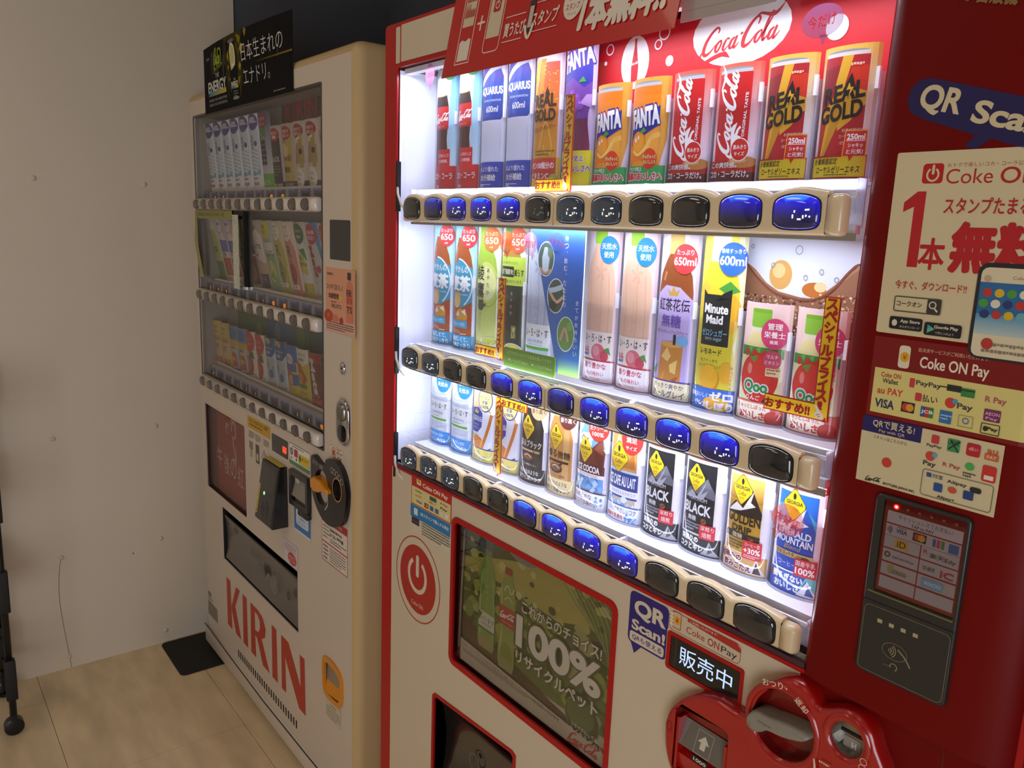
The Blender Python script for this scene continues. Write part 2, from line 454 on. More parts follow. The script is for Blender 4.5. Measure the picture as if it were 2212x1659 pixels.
# ------------------------------------------------------------------ printed drink cards (80 mm wide sheet, curved round each sample)
def bot(cx, w, pts):
    """symmetric outline: pts = [(half-width factor, height)...] bottom -> top"""
    return [(cx + w * k, y) for k, y in pts] + [(cx - w * k, y) for k, y in reversed(pts)]
def A(H): return Art((0, 80), (0, H))
def georgia(a, cx, cy, r, cocoa=False):
    def dia(k): return [(cx, cy - r * 1.15 * k), (cx + r * .12 * k, cy - r * 1.1 * k), (cx + r * .98 * k, cy - r * .12 * k), (cx + r * .98 * k, cy + r * .12 * k), (cx + r * .12 * k, cy + r * 1.1 * k), (cx - r * .12 * k, cy + r * 1.1 * k), (cx - r * .98 * k, cy + r * .12 * k), (cx - r * .98 * k, cy - r * .12 * k), (cx - r * .12 * k, cy - r * 1.1 * k)]
    a.P(dia(1.05), '1c1a18').P(dia(1), 'e8c21a').E(cx, cy + r * .62, r * .14, r * .24, '1c1a18')
    a.T('GEORGIA', cx, cy + r * .14, r * 1.55, r * .3, '1c1a18', .03).T('Cocoa' if cocoa else 'Coffee', cx, cy - r * .3, r * .85, r * .32, '1c1a18', 0, sh=.3)
    a.T('EST.1975', cx, cy - r * .66, r * .45, r * .12, '1c1a18', .01)
def can(a, x0, x1, y1, c, top='b9bcc2'):
    a.E((x0 + x1) / 2, y1, (x1 - x0) / 2 - 2, 2.4, '8e9197').R(x0 + 1, y1 - 4, x1 - 1, y1, top).R(x0, 0, x1, y1 - 4, c, 1)
def burst(a, cx, cy, rx, ry, c, rows, tc='fff', b=.02):
    a.E(cx, cy, rx, ry, c)
    for t, dy, w, h in rows: a.T(t, cx, cy + dy, w, h, tc, b)
def c_cola_bottle():
    a = A(230); a.G(0, 0, 80, 230, 'd8ecf8', '59b4e6')
    a.P([(0, 60), (52, 60), (66, 230), (0, 230)], 'cfe6f6')
    o = bot(30, 26, [(1, 0), (1, 60), (.86, 90), (1, 118), (1, 150), (.72, 175), (.42, 200), (.38, 214)])
    a.P(o, 'f2f5fa')
    a.G(4, 0, 56, 170, '5a1d12', '260c0a', pts=bot(30, 26, [(1, 0), (1, 60), (.86, 90), (1, 118), (1, 150), (.8, 168)]))
    a.E(30, 168, 21, 2.6, 'd9b27c').E(30, 170, 19, 2.4, 'efd9b4').R(19, 213, 41, 228, 'cc1b22', 2)
    a.S([(17, 90), (18, 120), (22, 60), (20, 20)], 2, '7b2a1c').S([(40, 100), (37, 60), (40, 20)], 3, '6a2418')
    a.R(3, 108, 57, 148, 'c8161d').coca(32, 128, 48, 'fff', 0, 3).T('ORIGINAL TASTE', 30, 113, 26, 2.2, 'f5c9c9')
    burst(a, 58, 212, 20, 19, '2d9c4e', [('100%', 8, 22, 6), ('リサイクル', -1, 30, 6), ('ペット', -9, 16, 5.5)])
    a.R(0, 0, 80, 42, 'cf1526').R(22, 42, 62, 72, 'cf1526', 1)
    a.T('このおいしさ', 42, 61, 34, 6, 'fff').T('この爽快感。', 41, 51, 32, 6, 'fff').T('コカ・コーラ', 38, 24, 62, 11, 'fff', .02)
    a.box(18, 3, 28, 7, 1, 'fff', 1); return a
def c_aquarius():
    a = A(230); a.R(0, 0, 80, 230, 'dfe3f4')
    a.P(bot(38, 34, [(1, 0), (.98, 60), (.94, 100), (1, 118), (1, 185), (.8, 200), (.45, 218), (.4, 230)]), 'c9d0ea')
    a.G(4, 40, 72, 110, 'ccd2ec', 'dde0f2', pts=bot(38, 32, [(1, 40), (.9, 75), (1, 118)]))
    a.P([(4, 118), (8, 113), (68, 113), (72, 118), (72, 182), (62, 203), (16, 203), (4, 182)], '1d3f9e')
    a.P([(26, 120), (38, 118), (52, 186), (44, 196)], '2a55b4').P([(50, 130), (72, 128), (72, 180), (60, 196)], '27489f')
    a.S([(6, 172), (26, 186), (48, 196), (68, 200)], 9, 'b9bfe6')
    a.T('AQUARIUS', 38, 160, 66, 15, 'fff', .03).T('WATER HYDRATION', 42, 145, 50, 3.4, 'dfe3f4').T('600ml', 44, 131, 34, 10, 'fff')
    burst(a, 52, 214, 22, 13, '2d4db0', [('大容量', 0, 26, 8)])
    a.R(0, 0, 80, 44, '1f3fae').T('水より優れた', 38, 32, 56, 9, 'fff').T('水分補給', 36, 18, 48, 11, 'fff', .03)
    a.lines(14, 7, 62, 1, 3, 'cfd6f2', 2).box(12, 3, 24, 7, 1, 'fff', 1); return a
def c_real_bottle():
    a = A(230); a.R(0, 0, 80, 230, 'e8cfe6'); burst(a, 56, 214, 18, 9, 'cf2030', [('600ml', -1, 24, 7)])
    a.P(bot(38, 34, [(1, 0), (.98, 80), (1, 160), (.94, 185), (.6, 206), (.4, 230)]), 'efdbe4')
    a.G(4, 30, 72, 195, 'd9a520', 'cf3a2c', pts=bot(38, 33, [(1, 0), (.98, 80), (1, 160), (.96, 188)]))
    a.P([(8, 190), (26, 194), (10, 120), (5, 140)], 'f0b822').P([(26, 194), (40, 194), (24, 60), (10, 50), (18, 110)], 'c98a1a')
    for i in range(26): a.E(34 + random.random() * 34, 120 + random.random() * 70, 1.1, 1.1, 'f2c64a', 6)
    a.S([(30, 60), (44, 100), (60, 60), (48, 50), (40, 64)], 3, 'eeb93a').ring(14, 168, 8, 13, 1, 'f0e4c0')
    a.T('REAL', 38, 132, 56, 19, '231a10', .05).T('GOLD', 36, 110, 58, 18, '231a10', .05).P([(40, 140), (46, 152), (52, 140), (44, 132), (48, 141)], '231a10')
    a.T('ビタミンローヤルパワー', 38, 90, 56, 7, '3a2a12', .02, rot=6).lines(18, 56, 66, 2, 5, '6a4a1a', 3)
    a.R(0, 0, 80, 44, 'e3be2e').R(0, 12, 70, 44, 'c92a24').T('レモン50個分の', 34, 33, 64, 10, 'fff', .03).T('ビタミンC', 32, 17, 48, 10, 'fff', .03).E(66, 14, 8, 6, '9cc23a').E(60, 7, 18, 7, 'f0cf3a')
    return a
def c_grape():
    a = A(230); a.R(0, 0, 80, 230, 'cdbde2').E(12, 222, 20, 14, '5aa6dc').E(60, 226, 22, 12, 'e76aa8').E(40, 230, 16, 12, '7b6be0')
    a.P(bot(38, 34, [(1, 0), (1, 60), (.84, 90), (.84, 104), (1, 128), (1, 185), (.7, 206), (.5, 230)]), '6d3aa0')
    a.G(4, 10, 72, 95, '8e3258', '6a2350', pts=bot(38, 34, [(1, 0), (1, 60), (.84, 90), (.84, 98)]))
    a.P([(4, 190), (70, 214), (72, 150), (56, 142), (30, 158), (4, 150)], '2b2a9c', 0)
    a.T('FANTA', 40, 184, 66, 26, 'fff', .06, rot=10, out='2b2a9c', ow=.06)
    for x, y in ((18, 128), (30, 134), (42, 128), (24, 116), (37, 114), (50, 118), (31, 103)): a.E(x, y, 8, 8, '8440b8', 14).E(x - 2, y + 3, 2, 2, 'b77fe0', 8)
    a.P([(50, 120), (78, 110), (74, 132), (62, 132)], 'b48fd0').P([(44, 150), (54, 158), (60, 150)], '3f9b46')
    a.R(0, 0, 80, 52, 'e5dc2c').T('ファンタ史上', 34, 41, 56, 9, '6a2aa0', .03, out='fff', ow=.06).T('最高のおいしさへ', 40, 26, 70, 10, '6a2aa0', .04, out='fff', ow=.06); return a
def c_orange():
    a = A(141); a.R(0, 0, 80, 141, 'f1d9ec').P([(2, 0), (4, 141), (80, 141), (78, 60), (60, 0)], 'e3a13a').P([(62, 0), (80, 0), (80, 60)], 'f3e4ee')
    can(a, 6, 64, 134, 'ee8516'); a.R(6, 118, 64, 130, 'e87d10').P([(6, 92), (6, 52), (20, 58), (64, 78), (64, 104), (48, 96)], '22309c')
    a.T('FANTA', 36, 90, 54, 24, 'fff', .07, rot=6, out='22309c', ow=.07)
    a.P([(40, 66), (64, 76), (64, 40), (44, 40)], 'f0a63c').S([(40, 36), (50, 60), (66, 66)], 7, 'f5c05a').E(26, 56, 15, 15, 'f29418').E(26, 56, 11, 12, 'f5a52a').E(20, 60, 2, 3, 'fff').E(26, 63, 1.6, 2.6, 'fff')
    a.S([(14, 46), (26, 40), (38, 46), (50, 60)], 4, 'f7cd6a').P([(28, 70), (36, 76), (42, 72), (34, 68)], '4ea235').E(30, 18, 22, 14, 'f29a1e')
    a.R(0, 0, 80, 25, '3fae5a')
    a.E(50, 34, 13, 14, 'dc3b22').T('ぎゅぎゅっと', 50, 37, 24, 5.5, 'bff09a', .04).T('おいしい!', 50, 30, 22, 5.5, 'bff09a', .04)
    a.T('ファンタ史上', 22, 21, 30, 5.5, 'fff', .05).T('最高のおいしさへ', 38, 11, 68, 10, 'e22f2a', .05, out='fff', ow=.07); return a
def c_coke():
    a = A(141); a.R(0, 0, 80, 141, 'f2dcea'); a.G(0, 40, 80, 141, 'f0d4e0', 'd2563e'); can(a, 8, 64, 134, 'c9151b')
    a.S([(46, 4), (40, 30), (46, 58), (52, 66)], 3.2, 'fff').P([(38, 50), (52, 68), (48, 56), (54, 54), (44, 46), (42, 20)], 'fff')
    a.coca(29, 84, 98, 'fff', 84, 3.1).T('ORIGINAL TASTE', 57, 80, 52, 4.2, 'fff', .02, rot=88)
    a.R(0, 0, 80, 26, 'b3241c').R(0, 0, 80, 12, '5c1f16').E(58, 24, 22, 7, 'd08a4a').E(52, 26, 12, 3, 'e6b27a')
    a.E(53, 39, 14, 14, 'fff').E(53, 39, 13, 13, 'd0281e').T('飲みきり', 53, 42, 19, 5.5, 'fff', .02).T('サイズ', 53, 34, 15, 5, 'fff', .02)
    a.T('この爽快感。', 28, 21, 46, 7, 'fff', .03).T('コカ・コーラだけ。', 36, 10, 66, 8, 'fff', .03); return a
def c_real():
    a = A(141); a.R(0, 0, 80, 141, 'efe0ea'); a.G(0, 50, 80, 141, 'efe3e6', 'dfb040'); can(a, 6, 66, 134, 'b01a24', 'd6cfc6')
    a.P([(6, 118), (6, 78), (30, 104), (34, 122)], '8f1420').P([(40, 96), (66, 84), (66, 118), (46, 124)], 'cf3018').P([(6, 20), (6, 60), (24, 66), (12, 40)], 'b8341a')
    a.P([(32, 130), (46, 130), (38, 100), (66, 90), (66, 78), (36, 66), (14, 18), (10, 18), (18, 70), (6, 64), (6, 68), (24, 88), (26, 104)], 'e0a828').P([(38, 100), (66, 92), (66, 84), (50, 62), (34, 52), (30, 86)], 'd9a12a')
    a.P([(30, 90), (38, 66), (14, 18), (12, 20)], 'c98d1e')
    a.T('REAL', 37, 92, 54, 18, '1a1512', .055, rot=8, sh=.1).T('GOLD', 35, 72, 56, 18, '1a1512', .055, rot=8, sh=.1).P([(34, 90), (46, 112), (54, 92), (46, 96), (44, 84), (42, 94)], '1a1512').P([(44, 102), (41, 94), (46, 95), (44, 86), (50, 97), (46, 97)], 'e5b02c')
    a.lines(44, 122, 64, 1, 3, 'f0c8b0', 3.2).T('杉養蜂園認定', 54, 52, 26, 4, 'f3d4c0').T('ローヤルゼリーエキス', 54, 46, 32, 4, 'f3d4c0').T('1日分のビタミンC', 54, 39, 30, 3.6, 'f3d4c0')
    a.R(0, 2, 74, 26, 'c02018').R(1, 3, 73, 24, 'e9cf2a').T('杉養蜂園認定', 22, 20, 34, 7, '221a12', .03, sh=.1).T('ローヤルゼリーエキス', 38, 11, 58, 7.6, '221a12', .03, sh=.1).lines(22, 6, 66, 1, 2, '6b5a1a', 1.6)
    a.P([(44, 24), (72, 24), (72, 52), (46, 52)], 'f0b030').P([(45, 25), (52, 25), (54, 19), (58, 25), (71, 25), (71, 51), (47, 51)], 'cf2a20')
    a.T('250ml', 59, 45, 21, 6.5, 'fff', .03).R(48, 40.6, 70, 41.2, 'fff').T('シャキッ', 59, 36, 17, 4.6, 'fff', .03).T('と元気!', 59, 29.5, 19, 5, 'fff', .03); return a
def c_barley():
    a = A(226); a.G(0, 0, 80, 226, 'e6f2f6', '9fd8ee'); 
    a.P(bot(38, 33, [(1, 0), (1, 150), (.86, 172), (.45, 200), (.36, 208), (.36, 226)]), 'a85320').R(24, 205, 52, 226, '8fd0ea').S([(22, 186), (16, 170), (14, 156)], 4, 'd98a4a')
    a.P([(5, 46), (5, 150), (30, 168), (71, 150), (71, 90), (40, 76)], '2f9fc4').ring(28, 122, 44, 46, 3, 'e8f4fa', -60, 90)
    a.R(5, 44, 71, 78, 'b4421c').E(40, 62, 20, 14, 'd9a02a').P([(20, 62), (30, 72), (36, 62)], 'f2e4d6').P([(40, 70), (54, 76), (56, 64)], 'f4e8dc').E(24, 92, 14, 16, 'e3b04a').E(24, 88, 12, 12, 'f0c468').R(18, 106, 30, 109, '33302c').ring(24, 108, 9, 6, 1.6, '33302c', 0, 180)
    a.T('やかんの', 36, 148, 48, 13, 'f4f9fc', .03).T('麦茶', 34, 122, 62, 27, 'f4f9fc', .05).T('FROM 爽健美茶', 48, 102, 26, 4, 'dcecf4')
    a.R(5, 40, 60, 54, '3aa6d0').T('カフェインゼロ', 30, 47, 46, 7, 'fff', .02).T('ミネラル', 24, 33, 30, 7, 'f2d9c0').lines(40, 30, 66, 1, 3, 'f2d9c0', 2.5)
    a.R(0, 0, 80, 26, '1f98c6').T('香ばしくて、', 36, 19, 54, 9, 'fff', .03).T('後味すっきり', 38, 8, 60, 9, 'fff', .03)
    burst(a, 58, 208, 21, 21, 'd9363a', [('たっぷり', 9, 30, 7), ('650', -3, 32, 12), ('ml', -14, 8, 4)]); return a
def c_ayataka():
    a = A(226); a.R(0, 0, 80, 226, 'f0f3dc').R(20, 190, 60, 226, '8cc63c')
    a.G(4, 0, 74, 190, 'dfe88a', '9ec436', pts=bot(38, 34, [(1, 0), (1, 150), (.9, 170), (.55, 196), (.42, 206), (.42, 216)])).E(44, 130, 30, 36, 'cfdf74').E(46, 128, 24, 30, 'e7efa8')
    a.ring(50, 120, 28, 34, 3, 'a3c83e', 200, 400)
    a.T('綾', 24, 146, 28, 26, '26342a', .02).T('鷹', 24, 116, 28, 26, '26342a', .02).TV('あやたか', 50, 158, 9, 13, '26342a').E(28, 88, 11, 9, '3c4634').P([(16, 94), (40, 94), (36, 98), (20, 98)], '3c4634').P([(36, 90), (46, 94), (44, 86)], '3c4634').ring(28, 98, 9, 7, 1.4, '3c4634', 0, 180)
    a.TV('豊かなうまみに', 28, 76, 4, 5, '4a5638').TV('澄みわたる', 20, 76, 4, 5, '4a5638').E(56, 24, 24, 10, 'f7f8e4').E(56, 26, 19, 7, 'c9d94a').ring(56, 26, 14, 5, 1, 'e9efa0')
    a.R(0, 0, 80, 14, 'eef2cc').T('急須で淹れたて', 34, 20, 50, 8, '33402a').T('の味わい', 34, 9, 40, 8, '33402a')
    burst(a, 56, 206, 21, 22, 'df7b3a', [('たっぷり', 9, 30, 7), ('650', -3, 32, 12), ('ml', -14, 8, 4)], 'f4eac0'); return a
def c_darktea():
    a = A(226); a.R(0, 0, 80, 226, 'e6eee0').R(20, 196, 58, 226, '4f9c4a')
    a.P(bot(38, 34, [(1, 0), (1, 150), (.9, 172), (.55, 198), (.42, 208), (.42, 216)]), 'b98a3c').R(3, 0, 73, 132, '24382a').ring(40, 70, 30, 44, 2.2, '4b7a3c', 100, 300).ring(44, 78, 22, 34, 1.6, '3d6a34', 60, 260).E(48, 80, 14, 30, '1a2b20')
    a.R(2, 130, 76, 178, 'bcd84e').T('おなかの脂肪が気になる方に', 34, 168, 52, 5, '33441e').R(8, 144, 50, 162, '1e2a1c').T('皮下脂肪を', 29, 153, 38, 9, 'eef6d0', .03).T('減らす', 62, 152, 22, 12, '1e2a1c', .04).T('ことが報告されています。', 40, 137, 62, 6, '33441e')
    a.TV('あやたか', 46, 122, 7, 11, 'c9d6b8').R(48, 40, 60, 62, '8a8a3a').TV('濃い', 54, 60, 9, 10, 'e6e2b0', .02).TV('内臓脂肪を', 10, 60, 6, 8, 'c9e0b0')
    a.E(52, 20, 24, 12, 'e9edd0').E(52, 22, 19, 8, 'd6c95a').ring(52, 22, 13, 5, 1, 'f0eaa0').R(0, 0, 80, 8, '24382a').T('減らす', 14, 8, 20, 7, 'e8f0d8', .02)
    burst(a, 58, 206, 21, 22, 'e0613a', [('たっぷり', 9, 30, 7), ('650', -3, 32, 12), ('ml', -14, 8, 4)], 'f8e6d0'); return a
def water_body(a, tint, tint2):
    a.P(bot(38, 33, [(.94, 0), (1, 20), (1, 150), (.9, 172), (.55, 196), (.36, 206), (.36, 214)]), tint).R(24, 208, 52, 226, '9ad236', 2)
    for x in (18, 44, 60): a.S([(x, 60), (x + 2, 110), (x, 150), (x - 1, 168)], 2.4, tint2)
    _ = [a.P([(42, 168), (42 + 11 * math.cos(t - .3), 168 + 13 * math.sin(t - .3)), (42 + 14 * math.cos(t), 168 + 16 * math.sin(t)), (42 + 6 * math.cos(t + .5), 168 + 7 * math.sin(t + .5))], tint2) for t in (1.57, 2.83, 4.08, 5.34, 6.6)]; a.TV('ILOHAS', 40, 146, 9, 13, tint2)
def c_water():
    a = A(226); a.R(0, 0, 80, 226, 'eaf2f8').P([(44, 150), (80, 140), (80, 226), (30, 226)], 'cfe2f6'); water_body(a, 'bfcadd', 'a3b0cc')
    a.R(4, 30, 72, 72, 'f4f8f8').T('い・ろ・は・す', 40, 58, 60, 13, '23302c', .02).T('日本の天然水', 38, 44, 44, 6, '3f78c0').T('JAPANESE NATURAL WATER', 38, 38, 40, 2.4, '6a7684').R(4, 30, 72, 35, '4fae3c').P([(0, 50), (8, 54), (5, 40)], '4fae3c')
    a.R(0, 0, 80, 22, '2f86d0').T('環境にやさしい', 38, 16, 52, 7.5, 'fff', .02).T('天然水', 36, 6, 28, 7, 'fff', .02); burst(a, 54, 212, 20, 18, '2e8fd8', [('日本の', 6, 26, 8), ('天然水', -6, 26, 8)]); return a
def c_peach():
    a = A(226); a.R(0, 0, 80, 226, 'f3e4ea'); a.G(50, 0, 80, 226, 'f6ecf0', 'e9c8d2', True); water_body(a, 'e9c0a4', 'e2b195')
    a.R(4, 36, 72, 78, 'f6e8de').T('い・ろ・は・す', 40, 68, 60, 12, '2b2a26', .02).E(44, 47, 15, 13, 'd8707c').E(40, 49, 8, 8, 'e79aa0').E(58, 42, 8, 9, 'c84a60').P([(56, 52), (70, 44), (66, 56)], '5aa04a').T('もも', 16, 48, 14, 12, 'd23a58', .04).R(8, 40, 22, 43, '3f86d0')
    a.R(0, 0, 80, 35, 'c8304a').R(2, 2, 76, 33, 'f5eef0').T('香り豊かな', 38, 26, 50, 9, 'c8304a', .03).T('ももの味わい', 36, 14, 46, 7, 'c8304a', .02).T('100%リサイクルPET', 34, 6, 38, 4, 'c8304a', .01)
    burst(a, 56, 200, 18, 20, '2186d2', [('天然水', 5, 28, 9), ('使用', -7, 18, 9)]); return a
def c_tea():
    a = A(226); a.R(0, 0, 80, 226, 'eee4f2').P([(50, 0), (80, 0), (80, 226), (60, 226)], 'ddd0ee')
    a.G(4, 0, 72, 210, 'a85a24', '8a4418', pts=bot(38, 34, [(1, 0), (1, 150), (.9, 172), (.55, 192), (.38, 200), (.38, 206)])).R(24, 200, 52, 226, 'd9b566', 2).S([(20, 176), (16, 164)], 4, 'c98a50')
    a.P([(4, 24), (4, 146), (22, 158), (50, 156), (72, 140), (72, 24)], 'c3b2e6').P([(30, 144), (26, 154), (33, 149), (38, 158), (43, 149), (50, 154), (46, 144)], 'c9a24a')
    a.T('紅茶花伝', 38, 132, 60, 17, '2c2338', .02).T('無糖', 36, 110, 38, 17, '6a4fb0', .02).T('アールグレイアイスティー', 38, 95, 60, 5, '4a3a70', 0, sh=.3)
    a.P([(16, 24), (20, 78), (62, 78), (60, 24)], 'c9893a').P([(22, 60), (34, 74), (42, 62), (36, 54)], 'e9c47a').P([(40, 50), (54, 58), (52, 38), (42, 40)], 'f0d07c').P([(22, 30), (34, 44), (28, 26)], 'dd9a30').P([(44, 30), (58, 36), (52, 26)], 'b05a1c').E(41, 78, 21, 4, 'dba75a').R(44, 78, 49, 92, '2a2a34').E(60, 84, 10, 7, '7db6e8').P([(4, 40), (14, 50), (10, 34)], '5c8a4c')
    a.R(0, 0, 80, 28, '54389a').R(1, 2, 77, 26, 'efe7b4').T('すっきり爽やか', 38, 20, 58, 7.5, '54389a', .02).T('アールグレイ', 38, 9, 62, 10, '54389a', .03)
    burst(a, 54, 194, 20, 20, 'd83a3c', [('たっぷり', 9, 28, 7), ('650ml', -3, 36, 11)]); return a
def c_lemon():
    a = A(226); a.R(0, 0, 80, 226, 'f4ec5a').P([(60, 0), (80, 0), (80, 226), (66, 226)], 'f7f2c0')
    a.P(bot(38, 35, [(1, 0), (1, 70), (.9, 86), (1, 104), (1, 158), (.86, 176), (.5, 192), (.4, 200)]), 'e5d436').R(22, 194, 54, 226, 'f0f1ea', 2).E(60, 128, 18, 26, 'f0b820').E(14, 150, 10, 20, 'f2c840').P([(40, 160), (58, 170), (74, 158), (56, 152)], '4c9c38')
    a.R(12, 86, 62, 152, '1e2222').P([(12, 150), (12, 158), (24, 148), (36, 144), (48, 154), (62, 160), (62, 148)], '1e2222')
    a.T('Minute', 37, 134, 42, 12, 'fff', .05).T('Maid', 36, 120, 30, 11, 'fff', .05).T('ゼロシュガー', 37, 103, 44, 9, '8fdcf4', .02).T('zero sugar', 37, 94, 30, 5, 'b9d8e0').T('レモネード', 34, 78, 38, 8, '2a281c', .03).T('甘さすっきり', 32, 66, 32, 4.5, '3a3618').T('マルチビタミン入り', 34, 59, 42, 5, '3a3618')
    a.E(36, 42, 17, 17, 'd08a18').E(34, 44, 17, 17, 'f2b824').E(62, 52, 11, 14, 'edb428').TV('果汁10%未満', 70, 62, 4, 5.2, '3a3618')
    a.R(0, 0, 80, 30, '2f6fd2').E(50, 10, 22, 10, 'f0b428').T('酸味おいしくて、', 24, 20, 44, 6.5, 'fff', .02).T('ゼロ', 58, 21, 34, 11, 'fff', .05).T('レモン丸', 20, 9, 36, 7.5, 'fff', .02).T('しぼり', 56, 8, 38, 10, 'fff', .06)
    burst(a, 58, 198, 21, 21, '2a68c8', [('後味すっきり', 10, 34, 6), ('600ml', -2, 38, 12)]); return a
def c_apple():
    a = A(148); a.R(0, 0, 80, 148, 'f2d3cd').P([(14, 96), (18, 118), (24, 122), (48, 122), (56, 116), (60, 96)], 'efe4cc').R(18, 118, 50, 141, '8cc43c', 3).R(18, 136, 50, 141, '7db42e', 2)
    a.P(bot(38, 33, [(1, 0), (1, 86), (.84, 100), (.5, 112)]), 'f0e2a0').R(4, 20, 72, 92, 'e6e6b0').R(4, 82, 72, 94, '3f8f3a')
    for x in (14, 28, 44, 60): a.E(x, 86, 4, 5, 'cf2f26', 10).P([(x + 2, 92), (x + 10, 94), (x + 8, 86)], '6cb44c')
    a.E(36, 56, 31, 31, 'd8281c').E(33, 60, 24, 24, 'e0382a').P([(20, 80), (34, 84), (30, 74)], '5aa03a').E(22, 66, 4, 7, 'ef8a7c')
    a.T('Qoo', 34, 44, 38, 16, '2f9c4c', .06, out='fff', ow=.08).T('りんご', 32, 31, 22, 6, 'fff', .03)
    a.E(56, 80, 13, 12, 'cf4a64').T('マルチ', 56, 84, 16, 4.5, 'fff').T('ビタミン', 56, 77, 20, 4.5, 'fff').R(48, 60, 70, 70, 'e8d8a0').lines(50, 69, 68, 2, 4, 'a04030', 2.5)
    a.P([(44, 24), (50, 32), (56, 28), (62, 32), (62, 20), (44, 20)], '22221e')
    a.R(0, 0, 80, 26, 'd9685c').R(2, 2, 60, 24, 'f7ecd4').T('ぎゅっとしぼった', 30, 19, 48, 6, 'd0342c', .03).T('おいしさ', 32, 9, 40, 9, 'd0342c', .05).E(64, 8, 12, 9, 'c8382c')
    burst(a, 56, 112, 19, 19, 'd0406e', [('管理', 9, 20, 8), ('栄養士', -1, 28, 8), ('推奨', -10, 11, 4.5)]); return a
def c_water_small():
    a = A(150); a.R(0, 0, 80, 150, 'eef4fa').P(bot(38, 32, [(.96, 0), (1, 14), (1, 100), (.8, 118), (.42, 132), (.42, 136)]), 'ccd4e4').R(24, 132, 52, 150, 'b4dc3c', 2)
    for y in (30, 38, 96, 104, 111): a.S([(8, y), (38, y - 3), (68, y)], 1, 'a9b4cc')
    a.R(6, 46, 70, 88, 'f4f8fa').T('い・ろ・は・す', 40, 78, 56, 11, '23302c', .02).T('日本の天然水', 38, 64, 42, 5.5, '3f78c0').lines(16, 58, 62, 1, 3, '8aa', 2).R(6, 49, 68, 53, '6cb83c')
    a.R(0, 0, 80, 27, '2f8fdc').T('飲みきりサイズの', 34, 19, 52, 6.5, 'fff', .02).T('おいしい天然水', 38, 9, 60, 8, 'fff', .02)
    burst(a, 56, 128, 21, 22, '2a8ed8', [('日本の', 7, 28, 8.5), ('天然水', -6, 30, 9)]); return a
def c_milktea():
    a = A(150); a.R(0, 0, 80, 150, 'f0f2fa').P(bot(38, 32, [(1, 0), (1, 92), (.7, 116), (.4, 128), (.4, 138)]), 'dcb88a').R(22, 128, 50, 146, 'f2f4f8', 2)
    a.P([(6, 16), (6, 96), (40, 102), (70, 94), (70, 16)], 'e8ecf6').P([(6, 54), (6, 98), (34, 102), (46, 92), (44, 66), (30, 54)], '2c3f9c').T('紅茶花伝', 26, 80, 38, 10, 'fff', .02).T('ロイヤル', 22, 69, 22, 4.5, 'fff').T('ミルクティー', 24, 62, 26, 4.5, 'fff').P([(18, 90), (16, 97), (21, 93), (25, 99), (29, 93), (34, 97), (32, 90)], 'e6c24a')
    a.P([(6, 14), (6, 50), (30, 50), (50, 42), (44, 14)], 'f0c86a').P([(10, 40), (26, 50), (46, 44), (38, 20), (18, 18)], 'd98a34').S([(44, 22), (54, 44), (64, 70), (70, 92)], 7, 'd9812e').P([(6, 8), (70, 8), (70, 30), (40, 16), (6, 22)], '3a3f9a')
    a.R(0, 0, 80, 26, '3a3f9a').R(1, 1, 78, 24, 'f0e478').T('広がる', 24, 18, 34, 7, '3a3f9a').T('茶葉の余韻', 32, 8, 52, 8, '3a3f9a')
    a.E(52, 118, 20, 23, '2c3f9c').E(52, 118, 18, 21, 'f4e88c').T('手摘み', 52, 130, 20, 5, '2c3f9c').T('セイロン', 52, 122, 26, 6, '2c3f9c', .02).T('茶葉', 52, 113, 15, 6.5, '2c3f9c', .02).T('100%', 52, 105, 22, 6, '2c3f9c', .02); return a
def c_gbottle(c1, c2, bg, name, r1, r2, dark, cc):
    a = A(152); a.R(0, 0, 80, 152, bg).P(bot(38, 33, [(1, 0), (1, 96), (.84, 112), (.5, 130), (.44, 140)]), c1).R(22, 130, 54, 152, cc, 2).P([(50, 20), (64, 20), (64, 110), (52, 120)], c2)
    georgia(a, 30, 96, 19); tc = 'f4efe6' if dark else '2c2118'
    a.T(name, 38, 68, 58, 12, tc, .03).R(10, 54, 64, 58, 'c9a06a' if dark else '2c2118').lines(14, 57, 60, 1, 2, tc, 1.6)
    a.E(34, 44, 17, 8, '3a2418').E(34, 46, 14, 6, '8a5a34').S([(24, 46), (34, 49), (44, 45)], 1.6, 'f2e4d0').P([(40, 50), (54, 58), (48, 50)], '3a2418').T('ブラック無糖/コーヒー' if dark else 'コーヒー飲料', 36, 32, 44, 3.6, tc)
    a.R(0, 0, 80, 27, '17130f' if dark else 'efd9a0').T(r1, 36, 19, 54, 7.5, tc, .03).T(r2, 38, 8.5, 62, 8, tc, .03)
    burst(a, 58, 132, 19, 20, 'd9b488' if dark else '6a2a26', [('さらに', 7, 24, 7), ('香り高く', -5, 31, 8)], '3a2418' if dark else 'fff'); return a
def c_black_bottle(): return c_gbottle('1d1a18', '3a3531', 'e9e6f4', '香るブラック', '挽きたれのような', '香りと深いコク', True, 'e8e4da')
def c_bitou_bottle(): return c_gbottle('c98d48', 'd9a868', 'efe6ee', '香る微糖', '挽きたれのような', '香りと芳醇なコク', False, 'e0b878')
def ice(a, x0, y0, x1, y1, n, cs=('7fb2e6', 'b9d6f4', '5a90d4', 'dcebfa')):
    for i in range(n):
        x, y, r = random.uniform(x0, x1), random.uniform(y0, y1), random.uniform(3, 7)
        a.P([(x + r * math.cos(t), y + r * math.sin(t)) for t in (random.random(), 1.6, 2.9 + random.random() * .5, 4.4)], cs[i % 4])
